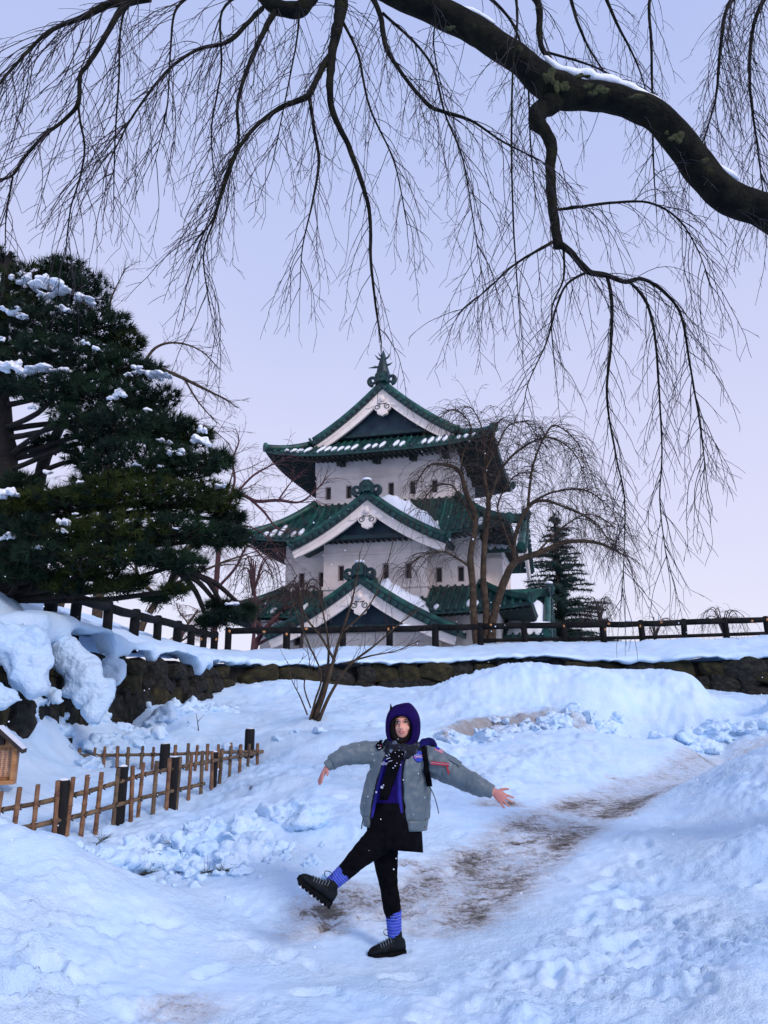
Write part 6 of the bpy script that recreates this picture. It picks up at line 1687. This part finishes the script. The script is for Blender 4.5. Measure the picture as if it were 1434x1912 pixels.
# ribbed hem band
hem = [(1526, 738, 61.2, .154, 688, 760), (1530, 738, 60.5, .151, 688.5, 760.5), (1538, 738, 59.3, .148, 689, 761.5), (1545, 738, 58.6, .146, 690, 762)]
mb = MB(); lo_ = [[a for a in jring(*r, -.004)] + [b for b in jring(*r, .018)][::-1] for r in hem]; mb.rings(lo_, closed=True, caps=True); part('hem_band', mb, M['nylon'])
# blue lining folded back along the open edges
mb = MB()
for side in (0, 1):
    for (r0, r1) in zip(JR[2:-1], JR[3:]): pass
    pts = [(r[0] + (1 if side else 0), (r[4] if side == 0 else r[5]), r[1], r[2], r[3]) for r in JR[1:]]
    a, b = [], []
    for (y, xe, cx, hw, dp) in pts:
        t = math.asin((xe - cx) / hw); d = -(dp - .012) * math.cos(t) + .01; w_ = 10 if side == 0 else -12
        a.append(q(xe + (2.2 if side == 0 else -2.2), y + 2, d + .006)); b.append(q(xe + w_, y + 2, d + .016))
    m2 = MB(); m2.rings([a, [(p + r) / 2 + Vector((0, -.010, 0)) for p, r in zip(a, b)], b, [r + Vector((0, .012, 0)) for r in b], [p + Vector((0, .012, 0)) for p in a]], closed=False, caps=False); part('jacket_lining', m2, M['lining'])
    zp = MB(); zp.tube([p + Vector((0, -.006, 0)) for p in a[1:]], .0028, 5); part('zip', zp, M['cord'])
# second blue hood bunched on the shoulder
mb = MB()
for (x, y, d, rx, rz) in ((792, 1388, .01, 10, 9), (800, 1386, .02, 12, 9), (809, 1391, .03, 8, 7), (784, 1396, -.02, 8, 7)): mb.ell(q(x, y, d), (rx * PK, .045, rz * PK), 12, 8, jit=.3, seed=int(x))
o = obj('bunched_hood', mb, M['navy_hood'], smooth=True); remesh(o, .008, 3); wrinkle(o, .010, 20, seed=7); child_of(o, PERSON)
# hanging scarf end with its white prints
a, b = [], []
for (y, x0, x1, d) in ((1402, 733, 757, -.148), (1420, 724, 750, -.158), (1440, 720, 742, -.163), (1460, 714, 734, -.166), (1480, 710, 728, -.168), (1494, 708, 724, -.168)): a.append(q(x0, y, d)); b.append(q(x1, y, d))
mb = MB(); md = [(p + r) / 2 + Vector((0, -.012, 0)) for p, r in zip(a, b)]
mb.rings([a, md, b, [p + Vector((0, .015, 0)) for p in b], [p + Vector((0, .015, 0)) for p in a]], closed=True, caps=False); sc_ = part('scarf_end', mb, M['black_cloth'])
rg = random.Random(8)
for (x, y, w_, h_, d, an) in ((725, 1416, 10, 1.6, -.178, -.35), (729, 1421, 9, 1.5, -.178, -.25), (722, 1411, 6, 1.6, -.172, .5), (738, 1430, 3.2, 2.6, -.182, .4), (734, 1434, 3.0, 2.4, -.182, .2), (741, 1425, 2.6, 2.0, -.180, .3), (713, 1470, 5.5, 5.5, -.186, .4), (701.5 + 1, 1479, 3.6, 4.2, -.176, .3), (716, 1466, 3, 3, -.187, .8), (745, 1412, 2.4, 2.0, -.176, 0), (751, 1408, 2.2, 1.8, -.172, .4), (738, 1405, 2.4, 1.8, -.172, 0), (757, 1404, 2, 2, -.16, 0), (745, 1401, 2, 1.6, -.168, .4)):
    c = q(x, y, d); rot = Matrix.Rotation(an, 3, 'Y'); mb = MB(); mb.box(c, (w_ * .8 * PK, .004, h_ * .7 * PK), rot); o = obj('white_mark', mb, M['white_print']); child_of(o, PERSON)

# skirt, leggings, socks, shoes
mb = MB(); rings = []; NS = 72
for (y, cx, hw, dp) in ((1500, 738, 44, .125), (1515, 737, 46, .13), (1535, 736, 49, .14), (1555, 736.5, 50, .15), (1575, 736, 51.5, .165), (1588, 735.5, 52.5, .172)):
    f = (y - 1500) / 88; r = []
    for k in range(NS):
        t = 2 * math.pi * k / NS; pl = 1 + .035 * f * math.sin(t * 17) + .02 * f * math.sin(t * 7 + 1); lift = (4 * max(0, -math.sin(t)) * f); r.append(q(cx + hw * math.sin(t) * pl, y - lift + 4 * f * max(0, math.sin(t)), .0 - dp * math.cos(t) * pl))
    rings.append(r)
mb.rings(rings, caps=False); sk = part('skirt', mb, M['black_cloth']); sd = sk.modifiers.new('s', 'SOLIDIFY'); sd.thickness = .004
mb = MB(); pxtube(mb, [(a, b, c, r + 2.2) for a, b, c, r in legS[:6]] + [(736, 1722, .017, 13)], 18); mb.ell(q(722, 1560, .01), (.125, .115, .10), 16, 10)
pxtube(mb, [(a, b, c, r + 2.4) for a, b, c, r in legR[:6]], 18)
lg = obj('leggings', mb, M['black_knit'], smooth=True); remesh(lg, .008, 3); wrinkle(lg, .006, 12, (1, 1, 2), 3); child_of(lg, PERSON)
def sock(P, r0, r1):
    a, b = P; n = 9; path, rad = [], []
    for i in range(n * 2 + 1):
        f = i / (n * 2); path.append(a.lerp(b, f)); rad.append((r0 + (r1 - r0) * f) * (1 + (.03 if i % 2 else -.03)))
    mb = MB(); mb.tube(path, rad, 16); s = part('sock', mb, M['sock'])
    for i in range(1, 8):
        f = i / 8; c = a.lerp(b, f); d = (b - a).normalized() * .0018; m2 = MB(); r = (r0 + (r1 - r0) * f) * 1.035; m2.tube([c - d, c + d], r, 16); o = obj('sock_band', m2, M['sock_lt'], smooth=True); o.parent = s
sock((q(734.5, 1700, .012), q(737, 1748, .02)), 14.8 * PK, 12.4 * PK)
sock((q(645, 1627, -.22), q(617, 1652, -.22)), 14.8 * PK, 12.4 * PK)

def shoe(heel, A, U, ank, L_=.285):
    A = A.normalized(); U = (U - A * U.dot(A)).normalized(); S = A.cross(U)
    prof = [(-.02, .018, .055), (.0, .032, .078), (.10, .039, .102), (.25, .040, .112), (.38, .040, .098), (.50, .043, .080), (.64, .047, .066), (.78, .047, .058), (.90, .040, .048), (.97, .028, .036), (1.0, .012, .024)]
    def rg_(f, w, h, z0=.0, flat=.25):
        r = []
        for k in range(16):
            a = 2 * math.pi * k / 16; cx, sy = math.cos(a), math.sin(a); y = h * .5 + h * .5 * (sy if sy > 0 else sy * 1.0); x = w * math.copysign(abs(cx) ** .75, cx) * (1 - .25 * max(0, sy))
            r.append(heel + A * (f * L_) + S * x + U * (z0 + max(0, y)))
        return r
    mb = MB(); mb.rings([rg_(f, w, h, .022) for f, w, h in prof])
    up = heel + A * (.22 * L_) + U * .10; mb.tube([up - U * .05, up, up.lerp(ank, .6), ank], [.040, .044, .046, .047], 14)
    o = obj('shoe', mb, M['shoe'], smooth=True); remesh(o, .006, 3); child_of(o, PERSON)
    # sole with lugs
    mb = MB(); pr = [(-.035, .020), (-.01, .036), (.12, .043), (.35, .038), (.55, .044), (.75, .050), (.90, .043), (.98, .030), (1.02, .012)]
    lo, hi = [], []
    for f, w in pr: lo.append((f, w * .96, .0)); hi.append((f, w, .030 + .012 * max(0, f - .85) * 4))
    ring = [heel + A * (f * L_) + S * w + U * (z + .012 * max(0, f - .8) * 3) for f, w, z in lo] + [heel + A * (f * L_) - S * w + U * (z + .012 * max(0, f - .8) * 3) for f, w, z in lo[::-1]]
    ring2 = [heel + A * (f * L_) + S * w + U * z for f, w, z in hi] + [heel + A * (f * L_) - S * w + U * z for f, w, z in hi[::-1]]
    mb.rings([ring, ring2]); sl_ = obj('sole', mb, M['sole']); sl_.parent = o
    for i in range(9):
        f = .0 + i * .115
        for s in (-1, 1):
            c = heel + A * (f * L_) + S * (s * .026) - U * (.006 - .012 * max(0, f - .8) * 3); mb = MB(); rot = Matrix((A, S, U)).transposed(); mb.box(c, (.020, .026, .010), rot); l2 = obj('lug', mb, M['sole']); l2.parent = o
            if i % 3 == 1: mb = MB(); mb.ell(c - U * .006 + A * .014, (.012, .012, .006), 8, 5, jit=.4, seed=i); l3 = obj('snow_crumb', mb, M['snow_cap'], smooth=True); l3.parent = o
    for i in range(6):
        f = .34 + .07 * i; h = np.interp(f, [p[0] for p in prof], [p[2] for p in prof]) + .022; w = np.interp(f, [p[0] for p in prof], [p[1] for p in prof]); mb = MB(); c = heel + A * (f * L_)
        mb.tube([c - S * w * .75 + U * (h * .80), c - S * w * .3 + U * (h + .003), c + S * w * .3 + U * (h + .003) + A * .008, c + S * w * .75 + U * (h * .80) + A * .008], .0032, 5); l4 = obj('lace', mb, M['sock_lt'] if False else M['nylon']); l4.parent = o
    t = heel + A * (.30 * L_) + U * .138
    mb = MB(); mb.tube(catmull([t, t + A * .03 + U * .035 + S * .01, t + A * .07 + U * .02 + S * .015, t + A * .05 - U * .01 + S * .02, t + A * .0], 5), .0028, 5); l5 = obj('lace_loop', mb, M['cord']); l5.parent = o
    return o
hl = q(755, 1776, .03); hl.z = gz(foot0.x, foot0.y) + .012
shoe(hl, Vector((-.93, -.36, 0)), ZA, q(738, 1738, .02), .27)
shoe(q(614, 1690, -.24), Vector((-.77, -.22, .60)), Vector((.62, 0, .78)), q(624, 1645, -.22), .285)

# ---- patches and straps laid on the jacket: found by looking along the cloth
from mathutils.bvhtree import BVHTree
dg = bpy.context.evaluated_depsgraph_get()
bvh = BVHTree.FromPolygons([v.co.copy() for v in jk.data.vertices], [tuple(p.vertices) for p in jk.data.polygons])
def on_jacket(px, py):
    o = Vector((0, 0, CAMH)); d = (q(px, py) - o).normalized(); h, n, _, _ = bvh.ray_cast(o + d * 3.0, d)
    if h is None: h, n = q(px, py, -.15), Vector((0, -1, 0))
    if n.dot(d) > 0: n = -n
    return h, n
def frame_at(px, py, ang=0.0):
    h, n = on_jacket(px, py); ns = [on_jacket(px + a, py + b)[1] for a in (-5, 0, 5) for b in (-5, 0, 5)]; n = sum(ns, Vector()).normalized()
    X = (XA - n * XA.dot(n)).normalized(); Y = n.cross(X); X2 = X * math.cos(ang) + Y * math.sin(ang); Y2 = n.cross(X2)
    if Y2.z < 0: Y2 = -Y2
    return h, X2, Y2, n
def flat(name, outline, fr, z0, z1, mt, parent=None):
    h, X, Y, n = fr; mb = MB(); mb.prism(outline, z0, z1, lambda a, d, b: h + X * a + Y * b + n * d); o = obj(name, mb, mt)
    if parent is None: return child_of(o, PERSON)
    o.parent = parent; return o
def lettering(name, text, size, fr, off, mt, parent, dz=.0):
    cu = bpy.data.curves.new('t', 'FONT'); cu.body = text; cu.size = size; cu.align_x = 'CENTER'; cu.align_y = 'CENTER'; cu.extrude = .0006
    t = bpy.data.objects.new('t', cu); COL.objects.link(t); dg = bpy.context.evaluated_depsgraph_get(); dg.update(); me = bpy.data.meshes.new_from_object(t.evaluated_get(dg)); bpy.data.objects.remove(t)
    h, X, Y, n = fr
    for v in me.vertices: v.co = h + X * (v.co.x + off[0]) + Y * (v.co.y + off[1]) + n * (v.co.z + dz)
    me.materials.clear(); me.materials.append(mt); o = bpy.data.objects.new(name, me); COL.objects.link(o); o.parent = parent; return o
circ = lambda r, n=28: [(r * math.cos(2 * math.pi * i / n), r * math.sin(2 * math.pi * i / n)) for i in range(n)]
fr = frame_at(781, 1413, -.12); k = PK
pt_ = flat('round_patch', circ(10.2 * k), fr, -.004, .012, M['blue_print'])
lettering('patch_lettering', 'NASA', 7.2 * k, fr, (.2 * k, -.6 * k), M['white_print'], pt_, .0135)
flat('patch_chevron', [(-9 * k, -4 * k), (-1 * k, .4 * k), (8.6 * k, 5 * k), (7.5 * k, 2.6 * k), (0, -1.2 * k), (-6 * k, -5.2 * k)], fr, .0121, .0126, M['pink_print'], pt_)
orb = [(7.6 * k * math.cos(a) * 1.05, 3.0 * k * math.sin(a) + 1 * k) for a in [i * .22 for i in range(6, 24)]]
flat('patch_orbit', orb + [(x * .93, y * .86 + .1 * k) for x, y in orb[::-1]], fr, .0121, .0129, M['white_print'], pt_)
# flag on the sleeve
fr = frame_at(819, 1402, -.42); fw, fh = 8.0 * k, 5.2 * k
fl = flat('flag_patch', [(-fw, -fh), (fw, -fh), (fw, fh), (-fw, fh)], fr, -.004, .010, M['white_print'])
for i in range(0, 7, 2):
    y0 = -fh + 2 * fh * i / 7; flat('red_stripe', [(-fw, y0), (fw, y0), (fw, y0 + 2 * fh / 7), (-fw, y0 + 2 * fh / 7)], fr, .0101, .0108, M['red_print'], fl)
flat('blue_canton', [(-fw, -fh * .1), (0, -fh * .1), (0, fh), (-fw, fh)], fr, .0109, .0116, M['blue_print'], fl)
# red strap with white lettering and its tail
fr = frame_at(822, 1426, -.10); rs = flat('red_strap', [(-17 * k, -2.8 * k), (16 * k, -2.8 * k), (16 * k, 2.8 * k), (-17 * k, 2.8 * k)], fr, -.008, .016, M['red_print'])
lettering('strap_lettering', 'REMOVE BEFORE FLIGHT', 3.0 * k, fr, (-1 * k, 0), M['white_print'], rs, .0172)
fr = frame_at(836, 1437, -1.35); flat('strap_tail', [(-9 * k, -1.2 * k), (8 * k, -1.2 * k), (8 * k, 1.2 * k), (-9 * k, 1.2 * k)], fr, -.004, .013, M['red_print'], rs)
# sleeve pocket flap with zip ring
fr = frame_at(848, 1420, -.62); flat('sleeve_pocket', [(-16 * k, -6 * k), (14 * k, -6 * k), (14 * k, 5 * k), (-16 * k, 5 * k)], fr, -.01, .008, M['nylon'])
fr = frame_at(840, 1428, 0); mb = MB(); h, X, Y, n = fr; mb.tube([h + n * .014 + X * (2.6 * k * math.cos(a)) + Y * (2.6 * k * math.sin(a)) for a in [i * .524 for i in range(13)]], .0016, 5); part('zip_ring', mb, M['white_print'])
# dark badge on the other lapel
fr = frame_at(708, 1394, .5); bd = flat('dark_badge', [(-6 * k, -7 * k), (6 * k, -7 * k), (6.5 * k, 3 * k), (0, 8 * k), (-6.5 * k, 3 * k)], fr, -.004, .012, M['black_cloth'])
for (x, y, w_, h_, mt) in ((-1, 2, 3, 2, 'white_print'), (2, -1, 2, 2, 'pink_print'), (-2, -5.2, 6, 1.6, 'white_print')): flat('badge_mark', [((x - w_ / 2) * k, (y - h_ / 2) * k), ((x + w_ / 2) * k, (y - h_ / 2) * k), ((x + w_ / 2) * k, (y + h_ / 2) * k), ((x - w_ / 2) * k, (y + h_ / 2) * k)], fr, .0121, .013, M[mt], bd)
h_, X_, Y_, n_ = frame_at(718, 1425); hfr = (q(718, 1425.5, -.178), XA, ZA, Vector((0, -1, 0))); child_of(lettering('scarf_lettering', 'dhr', 9 * k, hfr, (0, 0), M['white_print'], PERSON), PERSON)
# ---- fix parenting offset for sub-parts (all meshes hold world coordinates)
bpy.context.view_layer.update()

# ---- backpack worn on the back
bp0 = q(742, 1440, .25)
BPK = thing('backpack', 'black backpack with thin dangling strap worn on the back', 'backpack', (bp0.x, bp0.y, bp0.z - .2))
mb = MB(); mb.rings([ringe(q(742, 1402, .25), XA, YA, .11, .06, 20, .7), ringe(q(742, 1412, .26), XA, YA, .15, .085, 20, .7), ringe(q(741, 1450, .27), XA, YA, .16, .10, 20, .7), ringe(q(740, 1490, .27), XA, YA, .16, .10, 20, .7), ringe(q(740, 1505, .26), XA, YA, .13, .08, 20, .7)]); child_of(obj('bag', mb, M['black_cloth'], smooth=True), BPK)
def strap(pts, wpx, name='strap', lift=.016):
    a, b = [], []
    for (x, y) in pts:
        h, n = on_jacket(x, y); a.append(on_jacket(x - wpx / 2, y)[0] + n * lift); b.append(on_jacket(x + wpx / 2, y)[0] + n * lift)
    mb = MB(); mb.rings([a, [(p + r) / 2 + Vector((0, -.008, 0)) for p, r in zip(a, b)], b, [p + Vector((0, .022, 0)) for p in b], [p + Vector((0, .022, 0)) for p in a]], closed=True, caps=False); child_of(obj(name, mb, M['black_cloth'], smooth=True), BPK)
strap([(788, 1391), (793, 1398), (795, 1410), (796, 1425), (797, 1440), (798, 1455), (799, 1468)], 10)
strap([(712, 1386), (709, 1389), (706, 1392)], 6)
mb = MB(); mb.tube(catmull([q(801, 1466, -.08), q(807, 1478, -.09), (q(812, 1490, -.09)), q(817, 1508, -.09), q(819, 1519, -.09)], 5), .0035, 6); child_of(obj('dangling_strap', mb, M['cord']), BPK)
for pts in ([(678, 1528), (676, 1538), (675, 1548)], [(691, 1528), (692, 1536), (694, 1541)], [(789, 1540), (791, 1545), (794, 1543)]):
    mb = MB(); mb.tube([q(x, y, -.06) for x, y in pts], .0045, 5); part('drawcord', mb, M['cord'])
# ------------------------------------------------------------------ sprigs fallen on the snow, and falling flakes
rgs = random.Random(6)
def sprig(label, px, py, D, seed, n=5, L_=.22):
    rg = random.Random(seed); p = W(px, py, D); p.z = gz(p.x, p.y) + .01; tw = Twigs(); root = thing('fallen_sprig', label, 'twig', p)
    a0 = rg.uniform(0, 6.28)
    mb = MB(); d = Vector((math.cos(a0), math.sin(a0), .12)); mb.tube([p - d * L_ * .3, p + d * L_ * .5 + Vector((0, 0, .02)), p + d * L_], [.006, .005, .002], 5); child_of(obj('stem', mb, M['bark_br']), root)
    for i in range(n * 9):
        q_ = p + d * L_ * rg.uniform(-.1, 1); e = (d * .6 + Vector((rg.gauss(0, .7), rg.gauss(0, .7), rg.uniform(.0, .5)))).normalized(); tw.tube([q_, q_ + e * rg.uniform(.06, .14)], .0022, .001)
    tw.build('needles', M['needle'], root)
sprig('fallen pine sprig on trodden snow below the snow clods', 245, 1628, 7.2, 1)
sprig('dark fallen pine sprig lying nearer the kicking foot', 385, 1632, 7.2, 2, 6, .2)
sprig('small pine sprig in the snow under the bamboo fence', 185, 1568, 8.5, 3, 4, .18)
sprig('little green sprig on the drift beside the fence end', 468, 1458, 11.0, 4, 3, .14)
sprig('tiny dark sprig caught on the clods before the fence', 330, 1552, 8.3, 5, 3, .12)
def twig_in_snow(label, pts, D):
    root_p = W(*pts[0][:2], D); root = thing('bare_twig', label, 'twig', root_p); mb = MB(); P = [W(x, y, D) for x, y in pts]; mb.tube(P, np.linspace(.012, .004, len(P)).tolist(), 5); mb2 = MB(); mb2.tube([P[1], P[1] + Vector((.12, 0, .14))], [.007, .003], 4)
    child_of(obj('stem', mb, M['bark_br']), root); child_of(obj('side_twig', mb2, M['bark_br']), root)
twig_in_snow('bare twig poking from smooth snow behind the fences', [(371, 1368), (369, 1348), (366, 1332)], 15.0)
# flakes drifting down through the air
fl = MB()
for i in range(300):
    D = rgs.uniform(2.6, 12) ; p = Vector((rgs.uniform(-.52, .52) * D, D, rgs.uniform(.1, 1.0 + .5 * D))); r = rgs.uniform(.0022, .0050) * (D / 5) ** .3
    fl.ell(p, (r, r, r), 5, 4, jit=.3, seed=i)
for i in range(34):
    p = W(rgs.uniform(660, 830), rgs.uniform(1340, 1720), rgs.uniform(4.2, 5.4)); r = rgs.uniform(.0018, .0036); fl.ell(p, (r, r, r), 5, 4, seed=i)
obj('falling_snow', fl, M['snow_cap'], kind='stuff'); bpy.data.objects['falling_snow']['label'] = 'scattered snowflakes drifting down through the air'; bpy.data.objects['falling_snow']['category'] = 'snowflakes'
